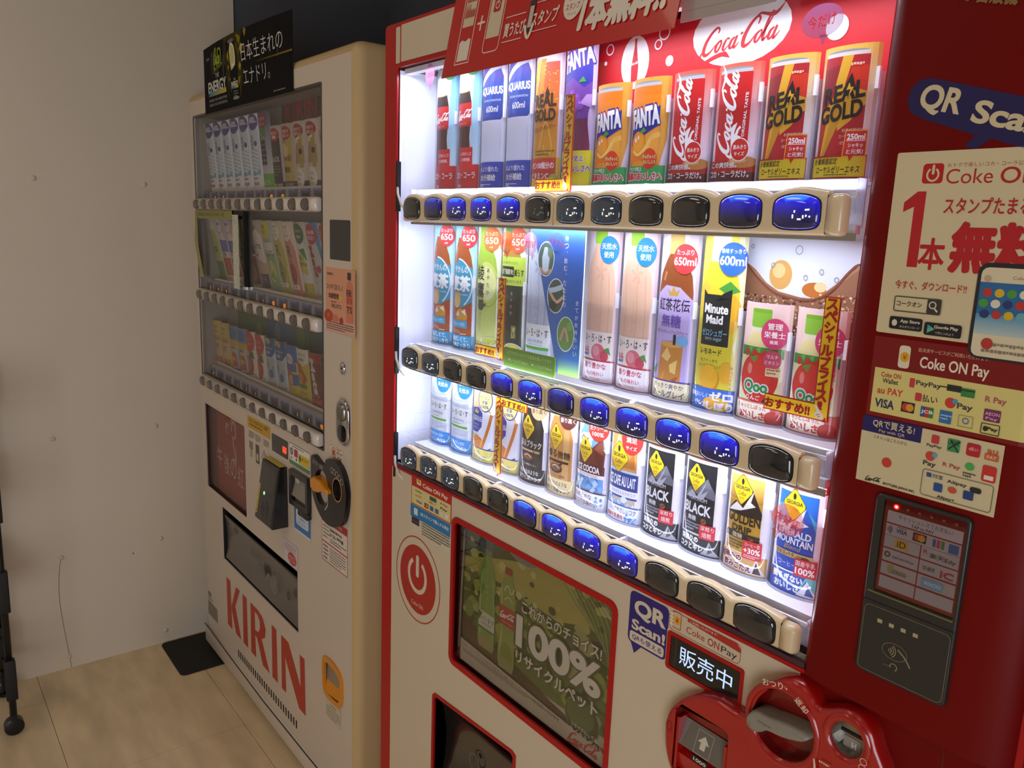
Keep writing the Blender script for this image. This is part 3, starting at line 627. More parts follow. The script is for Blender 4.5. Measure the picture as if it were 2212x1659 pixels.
def c_cocoa():
    a = A(152); a.R(0, 0, 80, 152, 'efe4ef').P(bot(38, 33, [(1, 0), (1, 100), (.86, 116), (.6, 126), (.5, 136)]), '6fa6e0').R(20, 132, 54, 152, '7a2c24', 2); ice(a, 8, 34, 68, 112, 26)
    a.E(26, 104, 18, 15, 'f2e6dc').E(34, 112, 12, 8, 'fbf6f0').S([(16, 106), (22, 114), (28, 106), (36, 112)], 2, '5a2c1e').P([(6, 60), (70, 66), (72, 92), (60, 110), (44, 96), (10, 90)], '6a3020').P([(50, 96), (66, 116), (70, 88)], '8a4a34')
    georgia(a, 28, 92, 18, True); a.R(4, 56, 72, 70, '5a2422').T('ICE COCOA', 36, 63, 54, 10, 'fff', .04).R(4, 50, 72, 56, 'f4ecec').T('クリーミーなココア100%', 38, 53, 44, 3.6, '5a2422')
    ice(a, 4, 28, 70, 46, 14); a.R(0, 24, 80, 27, '5a2422').R(0, 0, 80, 25, 'f2f2fa'); ice(a, 56, 3, 78, 22, 7)
    a.T('なめらかな', 28, 18, 44, 8, '5a2c2a', .02).T('ココアの味わい', 34, 7.5, 56, 8, '5a2c2a', .03); burst(a, 56, 130, 20, 20, 'd2382c', [('北海道産', 10, 22, 4.5), ('生クリーム', 1, 33, 8), ('100%', -9, 22, 6.5)]); return a
def c_aulait():
    a = A(152); a.R(0, 0, 80, 152, 'eeeaf6').P(bot(36, 31, [(1, 0), (1, 120), (.84, 138), (.84, 146)]), 'cfe0f6'); ice(a, 8, 110, 66, 146, 16)
    a.P([(6, 80), (8, 130), (30, 146), (46, 120), (66, 112), (66, 80)], 'd99a54').P([(12, 96), (26, 136), (40, 112), (34, 90)], 'f0c890').P([(40, 84), (60, 108), (64, 84)], 'c07a34')
    georgia(a, 28, 98, 21); a.R(5, 50, 70, 76, '2c4494').T('ICE CAFE AU LAIT', 36, 63, 60, 16, 'fff', .03).R(5, 40, 70, 50, 'f4f4fa').T('まろやかなミルクのコク', 38, 45, 58, 5, '2c4494').R(5, 37, 70, 40, '2c4494').R(5, 24, 66, 37, 'c8b8a8'); ice(a, 6, 24, 64, 36, 14)
    a.R(0, 0, 80, 26, '3a4fa4').R(0, 1, 79, 24, 'eef2fb'); ice(a, 52, 3, 78, 14, 7); a.T('ミルクのやさしいコク', 38, 18, 62, 8, '2c3f8c', .02).T('国産牛乳使用', 26, 7.5, 38, 6.5, 'd03a34', .04)
    burst(a, 54, 128, 20, 22, 'd8342c', [('たっぷり', 12, 26, 6.5), ('満足', 0, 20, 8.5), ('サイズ', -12, 20, 6)]); return a
def band(a): a.R(0, 132, 80, 146, 'cf2430').T('お手軽な170g', 42, 139, 62, 10, 'fff', .05)
def c_black_can():
    a = A(146); a.R(0, 0, 80, 146, 'eee6f2').R(64, 0, 80, 146, 'f4eef6'); can(a, 6, 64, 131, '1c1d22', 'cfcfd4'); band(a)
    a.P([(6, 78), (18, 92), (24, 86), (36, 98), (50, 108), (54, 102), (64, 88), (64, 80), (30, 84)], '6f707a').P([(8, 76), (22, 88), (32, 80), (48, 102), (40, 84), (52, 92), (44, 78)], 'aeb0ba')
    georgia(a, 28, 106, 17); a.T('PLATINUM', 34, 77, 34, 5.5, 'd9dae0').T('BLACK', 34, 63, 50, 15, 'f2f2f4', .03).T('無糖', 26, 49, 16, 7, 'f2f2f4', .02).E(48, 48, 5, 4, '8a5a34').S([(45, 46), (48, 48), (51, 50)], 1, '2c1a10').lines(12, 42, 40, 3, 4, 'a9aab4', 2.6).R(6, 26, 64, 28.5, 'd6d6da')
    a.R(0, 0, 80, 26, '1a1b20').P([(46, 2), (56, 12), (60, 22), (66, 12), (78, 2)], 'b9bac4').P([(58, 4), (61, 19), (66, 8)], '55565e').T('深煎りの', 24, 20, 34, 8, 'fff', .05).T('コクとキレ', 28, 9, 44, 8.5, 'fff', .05)
    a.R(42, 24, 68, 44, 'd22c34').T('深煎り', 55, 39, 22, 6.5, 'fff').T('焙煎', 55, 30, 15, 7, 'fff'); return a
def c_golden():
    a = A(146); a.R(0, 0, 80, 146, 'f0e6ea').R(66, 0, 80, 146, 'f4eef4'); can(a, 6, 64, 131, 'c7992f', 'd8c89a'); band(a); a.G(6, 96, 64, 127, 'a8762a', 'dcc05e')
    a.P([(6, 80), (20, 94), (30, 88), (48, 112), (64, 84), (64, 76), (6, 76)], '2a1c14').P([(6, 78), (22, 92), (34, 86), (50, 112), (46, 96), (54, 92), (30, 82)], 'f4efe2')
    georgia(a, 30, 110, 17); a.T('GOLDEN', 35, 72, 56, 14, '241a10', .03).T('DRIP', 34, 58, 34, 9, '241a10', .03).R(6, 44, 64, 53, '241a10').T('微糖', 28, 48.5, 18, 7, 'f0e2b8').E(50, 46, 6, 4.5, '6a3a1c').S([(46, 44), (50, 46), (54, 48)], 1, 'd0a070').lines(10, 41, 42, 3, 4, '5a4216', 2.8).R(6, 25, 64, 27.5, 'efe2b0')
    a.G(0, 0, 80, 26, 'e0b878', 'd8a05a').P([(48, 2), (58, 14), (62, 24), (68, 12), (78, 2)], 'f6efe4').P([(58, 4), (62, 20), (70, 4)], '4a2a1a').E(6, 18, 3, 5, '6a3a1c').T('極みの', 24, 20, 30, 8, '7a1c20', .05, out='fff', ow=.09).T('飲みごたえ', 32, 9, 46, 9, '7a1c20', .05, out='fff', ow=.09)
    a.R(40, 22, 68, 46, 'cf3034').T('コーヒー豆', 54, 41, 22, 4.5, 'fff').T('+30%', 54, 33, 24, 7.5, 'fff', .02).lines(43, 27.5, 66, 2, 2.4, 'f4c8c8', 1.6); return a
def c_emerald():
    a = A(146); a.R(0, 0, 80, 146, 'eee8f6').R(68, 0, 80, 146, 'f6f0fa'); can(a, 6, 66, 131, '2446b4', 'd8dce6'); band(a); a.G(6, 70, 66, 127, '2a5ac0', '1f6fc8').P([(6, 90), (6, 108), (40, 120), (66, 96), (66, 84)], '3f9cc4')
    a.P([(6, 80), (14, 88), (20, 84), (38, 98), (52, 110), (60, 96), (66, 84), (66, 76), (8, 76)], '2b52ac').P([(6, 82), (16, 90), (22, 84), (36, 94), (50, 110), (46, 94), (56, 90), (40, 84), (34, 88), (26, 78)], 'f2f6fb')
    georgia(a, 32, 112, 17); a.T('EMERALD', 36, 77, 50, 8.5, 'f2f4fa', .04, rot=-2).T('MOUNTAIN', 36, 67, 56, 9, 'f2f4fa', .04, rot=-2).T('Blend', 36, 59, 24, 6, 'c9a450', 0, sh=.4).R(6, 46, 66, 53, 'd6b060').T('国産豆x牛乳100%', 32, 49.5, 44, 5.5, '24305c', .02).E(56, 46, 7, 5, '6a3a1c').S([(51, 44), (56, 46), (61, 48)], 1, 'd0a070').T('コーヒー', 30, 37, 28, 5.5, 'dfe6f6').R(6, 26, 66, 29, 'e6ecf6')
    a.R(0, 0, 80, 27, '2050b4').P([(46, 2), (54, 12), (60, 22), (66, 12), (80, 2), (80, 27), (60, 27)], '6cc4c4').P([(48, 2), (58, 16), (62, 22), (68, 12), (80, 0)], 'f2f6fb').P([(60, 4), (63, 17), (72, 3)], '2a62b4').E(6, 19, 3, 5, '6a3a1c').T('揺るぎない', 32, 20, 46, 8.5, 'fff', .05).T('おいしさ', 32, 9, 38, 8.5, 'fff', .05)
    a.R(42, 26, 72, 48, 'cf2a34').T('国産牛乳', 57, 42.5, 26, 6.5, 'fff').T('100%', 57, 33, 26, 8.5, 'fff', .02); return a
# ---- the dimmer machine's cards
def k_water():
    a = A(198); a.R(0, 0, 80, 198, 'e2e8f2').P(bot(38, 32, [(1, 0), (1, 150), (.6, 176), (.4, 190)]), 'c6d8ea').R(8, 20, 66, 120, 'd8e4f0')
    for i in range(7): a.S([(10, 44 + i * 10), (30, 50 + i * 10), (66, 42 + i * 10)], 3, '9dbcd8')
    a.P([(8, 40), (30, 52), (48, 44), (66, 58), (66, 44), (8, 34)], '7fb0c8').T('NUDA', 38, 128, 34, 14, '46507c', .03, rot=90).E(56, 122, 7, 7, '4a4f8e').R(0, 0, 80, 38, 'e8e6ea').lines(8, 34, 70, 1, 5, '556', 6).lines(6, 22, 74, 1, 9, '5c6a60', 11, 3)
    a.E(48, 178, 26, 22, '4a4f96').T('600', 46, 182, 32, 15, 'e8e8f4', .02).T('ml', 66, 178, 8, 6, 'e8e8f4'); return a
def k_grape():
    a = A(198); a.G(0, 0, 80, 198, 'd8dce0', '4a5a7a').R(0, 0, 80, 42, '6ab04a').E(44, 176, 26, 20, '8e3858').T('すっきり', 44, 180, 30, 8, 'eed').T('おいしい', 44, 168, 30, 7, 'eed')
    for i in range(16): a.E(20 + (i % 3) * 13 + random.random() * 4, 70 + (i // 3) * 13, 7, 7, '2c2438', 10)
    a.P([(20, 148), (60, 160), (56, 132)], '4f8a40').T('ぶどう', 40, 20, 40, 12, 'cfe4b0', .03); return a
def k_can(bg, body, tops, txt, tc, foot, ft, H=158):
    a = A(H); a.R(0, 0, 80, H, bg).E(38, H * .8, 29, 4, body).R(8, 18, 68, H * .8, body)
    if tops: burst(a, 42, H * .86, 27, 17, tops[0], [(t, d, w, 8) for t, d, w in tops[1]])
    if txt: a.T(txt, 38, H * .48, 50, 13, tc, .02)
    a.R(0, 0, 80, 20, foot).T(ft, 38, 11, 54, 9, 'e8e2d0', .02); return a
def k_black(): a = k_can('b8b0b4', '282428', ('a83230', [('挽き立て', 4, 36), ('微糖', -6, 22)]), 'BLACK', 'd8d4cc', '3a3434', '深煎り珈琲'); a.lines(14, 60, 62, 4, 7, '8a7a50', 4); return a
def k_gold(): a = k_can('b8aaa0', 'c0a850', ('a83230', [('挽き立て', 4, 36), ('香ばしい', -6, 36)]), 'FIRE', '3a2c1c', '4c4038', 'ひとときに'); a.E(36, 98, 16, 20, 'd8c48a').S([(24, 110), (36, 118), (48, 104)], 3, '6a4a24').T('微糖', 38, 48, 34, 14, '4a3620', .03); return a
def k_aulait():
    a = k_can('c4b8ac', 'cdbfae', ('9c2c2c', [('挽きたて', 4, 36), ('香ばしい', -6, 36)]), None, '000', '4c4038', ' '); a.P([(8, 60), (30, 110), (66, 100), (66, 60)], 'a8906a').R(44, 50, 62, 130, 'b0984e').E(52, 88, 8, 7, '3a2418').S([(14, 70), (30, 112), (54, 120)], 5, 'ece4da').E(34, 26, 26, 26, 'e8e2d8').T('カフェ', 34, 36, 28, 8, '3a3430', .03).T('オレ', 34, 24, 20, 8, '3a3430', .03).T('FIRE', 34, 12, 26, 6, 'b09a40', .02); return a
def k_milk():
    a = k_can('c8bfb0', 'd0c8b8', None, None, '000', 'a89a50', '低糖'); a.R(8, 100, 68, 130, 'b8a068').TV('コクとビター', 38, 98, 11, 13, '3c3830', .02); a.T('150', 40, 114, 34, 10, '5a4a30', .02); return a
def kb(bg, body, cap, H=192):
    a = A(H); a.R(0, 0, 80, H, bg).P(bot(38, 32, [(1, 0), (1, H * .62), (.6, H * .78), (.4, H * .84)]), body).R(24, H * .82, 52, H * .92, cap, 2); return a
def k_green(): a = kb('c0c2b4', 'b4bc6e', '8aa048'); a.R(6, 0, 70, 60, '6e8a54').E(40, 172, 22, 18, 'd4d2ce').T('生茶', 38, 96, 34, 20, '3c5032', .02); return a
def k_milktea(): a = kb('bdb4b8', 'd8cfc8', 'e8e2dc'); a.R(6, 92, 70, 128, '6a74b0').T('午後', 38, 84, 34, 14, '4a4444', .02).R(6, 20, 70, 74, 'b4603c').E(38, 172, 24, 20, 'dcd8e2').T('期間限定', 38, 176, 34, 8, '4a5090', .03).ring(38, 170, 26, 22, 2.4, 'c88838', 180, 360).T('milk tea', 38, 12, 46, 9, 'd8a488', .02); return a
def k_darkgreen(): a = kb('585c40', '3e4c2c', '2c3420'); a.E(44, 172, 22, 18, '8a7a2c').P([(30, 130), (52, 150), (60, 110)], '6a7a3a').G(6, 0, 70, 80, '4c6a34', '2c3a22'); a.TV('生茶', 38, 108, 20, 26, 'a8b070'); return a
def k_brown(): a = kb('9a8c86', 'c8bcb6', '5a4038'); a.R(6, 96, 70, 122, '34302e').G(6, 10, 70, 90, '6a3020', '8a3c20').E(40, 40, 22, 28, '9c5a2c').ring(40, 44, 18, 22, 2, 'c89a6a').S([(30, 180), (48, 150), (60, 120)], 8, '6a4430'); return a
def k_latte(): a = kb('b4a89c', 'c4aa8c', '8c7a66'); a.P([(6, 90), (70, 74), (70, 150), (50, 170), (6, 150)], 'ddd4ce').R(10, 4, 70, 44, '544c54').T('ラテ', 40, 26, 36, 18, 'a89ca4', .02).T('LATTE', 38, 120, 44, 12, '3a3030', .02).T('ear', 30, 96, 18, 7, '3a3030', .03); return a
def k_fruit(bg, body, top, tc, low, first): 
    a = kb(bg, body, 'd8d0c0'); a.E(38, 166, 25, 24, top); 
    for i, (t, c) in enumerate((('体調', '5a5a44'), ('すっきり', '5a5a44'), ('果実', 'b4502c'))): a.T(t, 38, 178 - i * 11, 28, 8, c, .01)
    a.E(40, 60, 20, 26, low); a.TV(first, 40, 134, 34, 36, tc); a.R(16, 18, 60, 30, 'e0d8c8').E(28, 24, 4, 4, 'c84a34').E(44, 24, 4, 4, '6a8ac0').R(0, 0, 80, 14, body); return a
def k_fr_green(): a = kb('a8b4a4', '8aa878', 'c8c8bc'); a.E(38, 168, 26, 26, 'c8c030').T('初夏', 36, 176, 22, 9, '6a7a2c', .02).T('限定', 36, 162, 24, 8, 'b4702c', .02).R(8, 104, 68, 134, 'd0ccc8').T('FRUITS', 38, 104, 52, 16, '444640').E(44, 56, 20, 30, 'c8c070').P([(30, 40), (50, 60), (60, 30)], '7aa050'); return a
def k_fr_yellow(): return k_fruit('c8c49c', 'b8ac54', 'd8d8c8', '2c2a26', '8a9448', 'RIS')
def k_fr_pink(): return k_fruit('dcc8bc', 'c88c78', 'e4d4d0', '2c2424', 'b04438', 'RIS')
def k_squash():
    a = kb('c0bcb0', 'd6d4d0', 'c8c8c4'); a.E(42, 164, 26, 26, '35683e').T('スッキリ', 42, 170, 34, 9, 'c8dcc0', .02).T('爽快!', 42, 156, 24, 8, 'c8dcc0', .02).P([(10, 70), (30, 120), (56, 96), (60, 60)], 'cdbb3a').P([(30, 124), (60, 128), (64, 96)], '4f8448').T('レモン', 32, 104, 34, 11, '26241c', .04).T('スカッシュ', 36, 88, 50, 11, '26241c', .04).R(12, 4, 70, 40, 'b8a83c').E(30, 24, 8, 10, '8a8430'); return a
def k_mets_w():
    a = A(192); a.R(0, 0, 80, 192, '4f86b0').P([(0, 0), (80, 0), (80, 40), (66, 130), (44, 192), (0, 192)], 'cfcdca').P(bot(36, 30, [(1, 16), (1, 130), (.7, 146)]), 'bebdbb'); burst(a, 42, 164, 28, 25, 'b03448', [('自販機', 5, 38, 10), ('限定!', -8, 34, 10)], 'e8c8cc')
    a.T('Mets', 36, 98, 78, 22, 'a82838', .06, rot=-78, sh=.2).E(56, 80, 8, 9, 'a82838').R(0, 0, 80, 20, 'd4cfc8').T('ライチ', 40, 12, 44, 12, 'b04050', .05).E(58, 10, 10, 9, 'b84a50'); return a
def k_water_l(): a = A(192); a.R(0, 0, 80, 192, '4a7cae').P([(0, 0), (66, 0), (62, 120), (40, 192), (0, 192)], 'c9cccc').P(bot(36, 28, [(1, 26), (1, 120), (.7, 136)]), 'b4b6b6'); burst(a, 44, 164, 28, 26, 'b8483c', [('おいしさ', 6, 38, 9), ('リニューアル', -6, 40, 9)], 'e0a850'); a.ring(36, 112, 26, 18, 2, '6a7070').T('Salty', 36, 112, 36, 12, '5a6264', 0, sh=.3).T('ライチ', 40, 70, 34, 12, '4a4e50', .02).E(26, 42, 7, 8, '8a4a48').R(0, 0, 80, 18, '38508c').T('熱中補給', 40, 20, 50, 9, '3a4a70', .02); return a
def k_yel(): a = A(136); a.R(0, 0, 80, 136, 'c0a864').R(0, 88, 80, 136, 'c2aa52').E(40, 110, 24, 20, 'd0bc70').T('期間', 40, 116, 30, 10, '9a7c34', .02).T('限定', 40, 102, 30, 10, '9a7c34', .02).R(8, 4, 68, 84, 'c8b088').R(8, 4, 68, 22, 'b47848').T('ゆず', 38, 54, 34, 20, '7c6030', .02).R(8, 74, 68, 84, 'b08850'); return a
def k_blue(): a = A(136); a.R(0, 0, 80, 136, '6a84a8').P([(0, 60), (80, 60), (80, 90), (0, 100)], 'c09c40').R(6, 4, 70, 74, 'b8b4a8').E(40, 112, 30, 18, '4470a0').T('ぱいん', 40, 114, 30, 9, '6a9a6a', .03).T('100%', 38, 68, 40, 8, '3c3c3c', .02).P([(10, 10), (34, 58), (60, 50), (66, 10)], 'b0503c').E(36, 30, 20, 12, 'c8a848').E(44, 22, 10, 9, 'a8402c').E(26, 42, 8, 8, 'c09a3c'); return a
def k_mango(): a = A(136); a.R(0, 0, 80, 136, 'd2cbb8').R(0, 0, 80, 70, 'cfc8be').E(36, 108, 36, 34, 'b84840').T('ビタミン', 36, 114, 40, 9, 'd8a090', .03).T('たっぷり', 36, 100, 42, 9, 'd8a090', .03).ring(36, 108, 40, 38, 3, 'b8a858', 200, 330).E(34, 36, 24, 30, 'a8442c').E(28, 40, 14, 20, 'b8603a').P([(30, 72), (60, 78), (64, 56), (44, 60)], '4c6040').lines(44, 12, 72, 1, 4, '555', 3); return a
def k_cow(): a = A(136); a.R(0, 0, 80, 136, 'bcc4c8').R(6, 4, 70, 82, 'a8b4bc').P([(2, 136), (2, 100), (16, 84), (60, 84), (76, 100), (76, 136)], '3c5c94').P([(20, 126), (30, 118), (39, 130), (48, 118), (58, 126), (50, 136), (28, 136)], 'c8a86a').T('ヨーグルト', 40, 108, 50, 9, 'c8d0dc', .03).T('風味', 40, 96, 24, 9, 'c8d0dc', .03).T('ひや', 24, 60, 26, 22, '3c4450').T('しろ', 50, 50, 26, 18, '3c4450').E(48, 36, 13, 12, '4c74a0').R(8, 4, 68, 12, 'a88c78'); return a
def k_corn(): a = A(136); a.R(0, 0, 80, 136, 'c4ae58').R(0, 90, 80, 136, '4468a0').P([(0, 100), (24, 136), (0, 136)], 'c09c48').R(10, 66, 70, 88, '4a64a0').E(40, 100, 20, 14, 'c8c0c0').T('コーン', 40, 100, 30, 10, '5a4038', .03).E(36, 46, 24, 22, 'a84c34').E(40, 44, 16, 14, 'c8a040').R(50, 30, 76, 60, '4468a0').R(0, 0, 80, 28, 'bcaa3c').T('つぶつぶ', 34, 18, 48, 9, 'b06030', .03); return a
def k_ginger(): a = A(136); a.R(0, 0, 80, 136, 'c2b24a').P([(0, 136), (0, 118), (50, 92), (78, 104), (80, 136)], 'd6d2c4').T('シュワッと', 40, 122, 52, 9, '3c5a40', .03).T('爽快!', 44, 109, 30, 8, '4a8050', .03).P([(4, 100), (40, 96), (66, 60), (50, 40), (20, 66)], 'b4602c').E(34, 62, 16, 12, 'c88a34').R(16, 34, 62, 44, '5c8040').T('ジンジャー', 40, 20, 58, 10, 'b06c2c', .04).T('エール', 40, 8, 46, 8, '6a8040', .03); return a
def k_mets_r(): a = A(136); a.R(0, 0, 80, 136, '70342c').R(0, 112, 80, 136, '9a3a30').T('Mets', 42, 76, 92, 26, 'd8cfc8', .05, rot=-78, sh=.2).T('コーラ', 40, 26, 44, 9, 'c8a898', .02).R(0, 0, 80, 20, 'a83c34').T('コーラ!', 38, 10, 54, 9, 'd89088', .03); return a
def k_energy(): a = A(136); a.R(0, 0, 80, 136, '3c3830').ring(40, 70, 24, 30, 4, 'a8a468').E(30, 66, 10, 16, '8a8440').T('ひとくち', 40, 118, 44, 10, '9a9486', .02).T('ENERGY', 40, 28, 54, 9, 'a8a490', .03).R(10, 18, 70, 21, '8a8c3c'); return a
# ------------------------------------------------------------------ the room
PLASTER = mat('cream_wall_panel', '#d6cab6', 0.42, noise=0.05, nscale=1.2, bump=0.03)
DARKW = mat('dark_grey_wall', '#56585c', 0.7, noise=0.05, nscale=3)
TILE = mat('stone_floor_tile', '#e4cda4', 0.45, noise=0.2, nscale=4.5, bump=0.03, stretch=(1, 3.5, 1))
GROUT = mat('tile_joint', '#4a4032', 0.8)
floor = box('floor', -1600, 2600, -4200, 1000, -30, -3, GROUT)
tag(floor, kind='structure')
tile_me = None
for r in range(-8, 3):
    y0 = -60 + r * 450
    for c in range(-2, 4):
        x0 = -712 + c * 900 + (450 if r % 2 == 0 else 0)
        xa, xb = max(x0, -1338) + 0.7, min(x0 + 900, 2590) - 0.7; ya, yb = y0 + 0.7, min(y0 + 450, 756) - 0.7
        if xb <= xa or yb <= ya: continue
        t = box('tile', xa, xb, ya, yb, -3, 0, TILE, floor, local=False)
wl = box('wall_left', -1400, -1341, -4200, 800, 0, 2800, DARKW); tag(wl, kind='structure')
pn = box('wall_panel', -1341, -1331, -4200, 182, 0, 2800, PLASTER, wl)
CRACK = mat('joint_line', '#6b5c45', 0.8)
S_ = Art().S([(-418, 380), (-426, 330), (-430, 250), (-424, 150), (-414, 46), (-410, 0)], 1.6, '7a6848')
S_.build('panel_joint', wl, lambda u, v, l: (-1330.6, u, v))
Art().E(-205, 350, 3, 3, '6b5c45', 10).build('stain', wl, lambda u, v, l: (-1330.6, u, v))
RIV = mat('cream_screw_cap', '#cdbfa6', 0.35)
rv = None
for y, z in ((-416, 1559), (-114, 1560), (-416, 1170), (-416, 775), (-115, 780), (-416, 385), (-116, 385), (-414, 40), (-114, 44), (-718, 1560), (-718, 780), (-718, 385)):
    if (y, z) in ((-416, 1170),): continue
    if rv is None:
        rv = loft('screw_cap', [[(-1331 + d, y + r * math.cos(math.tau * k / 14), z + r * math.sin(math.tau * k / 14)) for k in range(14)] for d, r in ((0, 8), (2.5, 7.4), (4.4, 5), (5.2, 1.5))], RIV, wl, False, True, origin=(-1331, y, z)); b0 = (y, z)
        rv.data.flip_normals() if rv.data.polygons[-1].normal.x < 0 else None
    else: dup(rv, 0, y - b0[0], z - b0[1])
wb = box('wall_back', -1341, 2600, 760, 820, 0, 2800, mat('back_wall_paint', '#585c64', 0.7, noise=0.05, nscale=3)); tag(wb, kind='structure')
wr = box('wall_right', 2600, 2660, -4200, 820, 0, 2800, mat('far_wall_paint', '#8a8073', 0.7)); tag(wr, kind='structure')
w1 = plate('fill_light_frame', [rr(-3300, 340, -1100, 1660, 2, 1), rr(-3240, 400, -2230, 1600, 2, 1), rr(-2170, 400, -1160, 1600, 2, 1)], 0, 40, mat('fill_frame_paint', '#7c7468', 0.5)); w1.rotation_euler = (0, 0, math.radians(90)); w1.location = Vector((2.56, 0, 0)) + Matrix.Rotation(math.radians(90), 3, 'Z') @ w1.location  # frame around the added fill light, out of view
tag(w1, kind='structure'); gp = box('pane', 2588, 2592, -3240, -1160, 400, 1600, mat('fill_light_glow', '#dfe6ee', 0.5, emit='#f1f4ff', estr=FILL_GLOW)); tag(gp, kind='structure'); gp.name = "fill_light_pane"  # unseen glowing pane, added to brighten the left wall
wf = box('wall_front', -1400, 2660, -4260, -4200, 0, 2800, mat('entry_wall_paint', '#b5aa98', 0.7)); tag(wf, kind='structure')
ce = box('ceiling', -1400, 2660, -4260, 820, 2800, 2860, mat('ceiling_paint', '#a8a095', 0.8)); tag(ce, kind='structure')
for i, (lx, ly, lz, pw) in enumerate(LAMPS):
    t = thing('ceiling_lamp', (lx * 1000, ly * 1000, lz * 1000), ['round warm ceiling lamp before the cream vending machine', 'round warm ceiling lamp before the red vending machine', 'round warm ceiling lamp farther back near the panelled wall', 'round warm ceiling lamp farther back on the right'][i], 'lamp', 'warm ceiling lamps')
    loft('housing', [[(lx * 1000 + r * math.cos(math.tau * k / 24), ly * 1000 + r * math.sin(math.tau * k / 24), z) for k in range(24)] for r, z in ((300, 2720), (304, 2710), (304, 2800))], mat('lamp_white', '#d8d4cc', 0.5), t, False, True)
    L = bpy.data.lights.new('bulb', 'AREA'); L.shape = 'DISK'; L.size = 0.58; L.energy = pw; L.color = WARM
    o = bpy.data.objects.new('bulb', L); COL.objects.link(o); o.parent = t; o.location = (0, 0, 0.008)
def led(x0, x1, y, z, power, down=True, parent=None, rx=None, vert=None):
    L = bpy.data.lights.new('led_bar', 'AREA'); L.shape = 'RECTANGLE'; L.energy = power * LEDW; L.color = LED
    o = bpy.data.objects.new('led_bar', L); COL.objects.link(o)
    if vert:
        L.size = 0.010; L.size_y = (vert[1] - vert[0]) / 1000
        o.location = Vector((x0 / 1000, y / 1000, (vert[0] + vert[1]) / 2000)) - (wloc(parent) if parent else Vector((0, 0, 0)))
    else:
        L.size = (x1 - x0) / 1000; L.size_y = 0.008
        o.location = Vector(((x0 + x1) / 2000, y / 1000, z / 1000)) - (wloc(parent) if parent else Vector((0, 0, 0)))
    o.rotation_euler = rx; o.parent = parent; return o
# ------------------------------------------------------------------ drink samples
FAC = 14
def arcmap(a=33.0, b=18.0, W=80.0):
    pts = [(math.pi - math.pi * k / 400) for k in range(401)]; s = [0]
    for k in range(400):
        t0, t1 = pts[k], pts[k + 1]; s.append(s[-1] + math.hypot(a * (math.cos(t1) - math.cos(t0)), b * (math.sin(t1) - math.sin(t0))))
    tot = s[-1]
    def th(u):
        x = min(1, max(0, u / W)) * tot; lo, hi = 0, 400
        while hi - lo > 1:
            m = (lo + hi) // 2
            if s[m] <= x: lo = m
            else: hi = m
        f = (x - s[lo]) / max(1e-9, s[hi] - s[lo]); return pts[lo] + (pts[hi] - pts[lo]) * f
    return th
TH = arcmap(33.0, 13.0)
FU = [80 * k / FAC for k in range(FAC + 1)]
FT = [TH(u) for u in FU]
def wu(u): return u * 2 if u < 6 else 12 + (u - 6) * 68 / 74
def iu(w): return w / 2 if w < 12 else 6 + (w - 12) * 74 / 68
CFAC = sorted([iu(u) for u in FU[1:-1]] + [6])
def card_fn(H, k=1.0, a=33.0, b=13.0):
    def fn(u, v, l):
        u = wu(min(80, max(0, u)))
        j = min(FAC - 1, max(0, int(u / 80 * FAC + 1e-7))); f = min(1, max(0, (u - FU[j]) / (FU[j + 1] - FU[j])))
        o = l * 0.02
        p = [((a + o) * math.cos(t) * k, -(b + o) * math.sin(t) * k) for t in (FT[j], FT[j + 1])]
        return (p[0][0] + (p[1][0] - p[0][0]) * f, p[0][1] + (p[1][1] - p[0][1]) * f, v)
    return fn
card_back = mat('white_card', '#f0f0f4', 0.6)
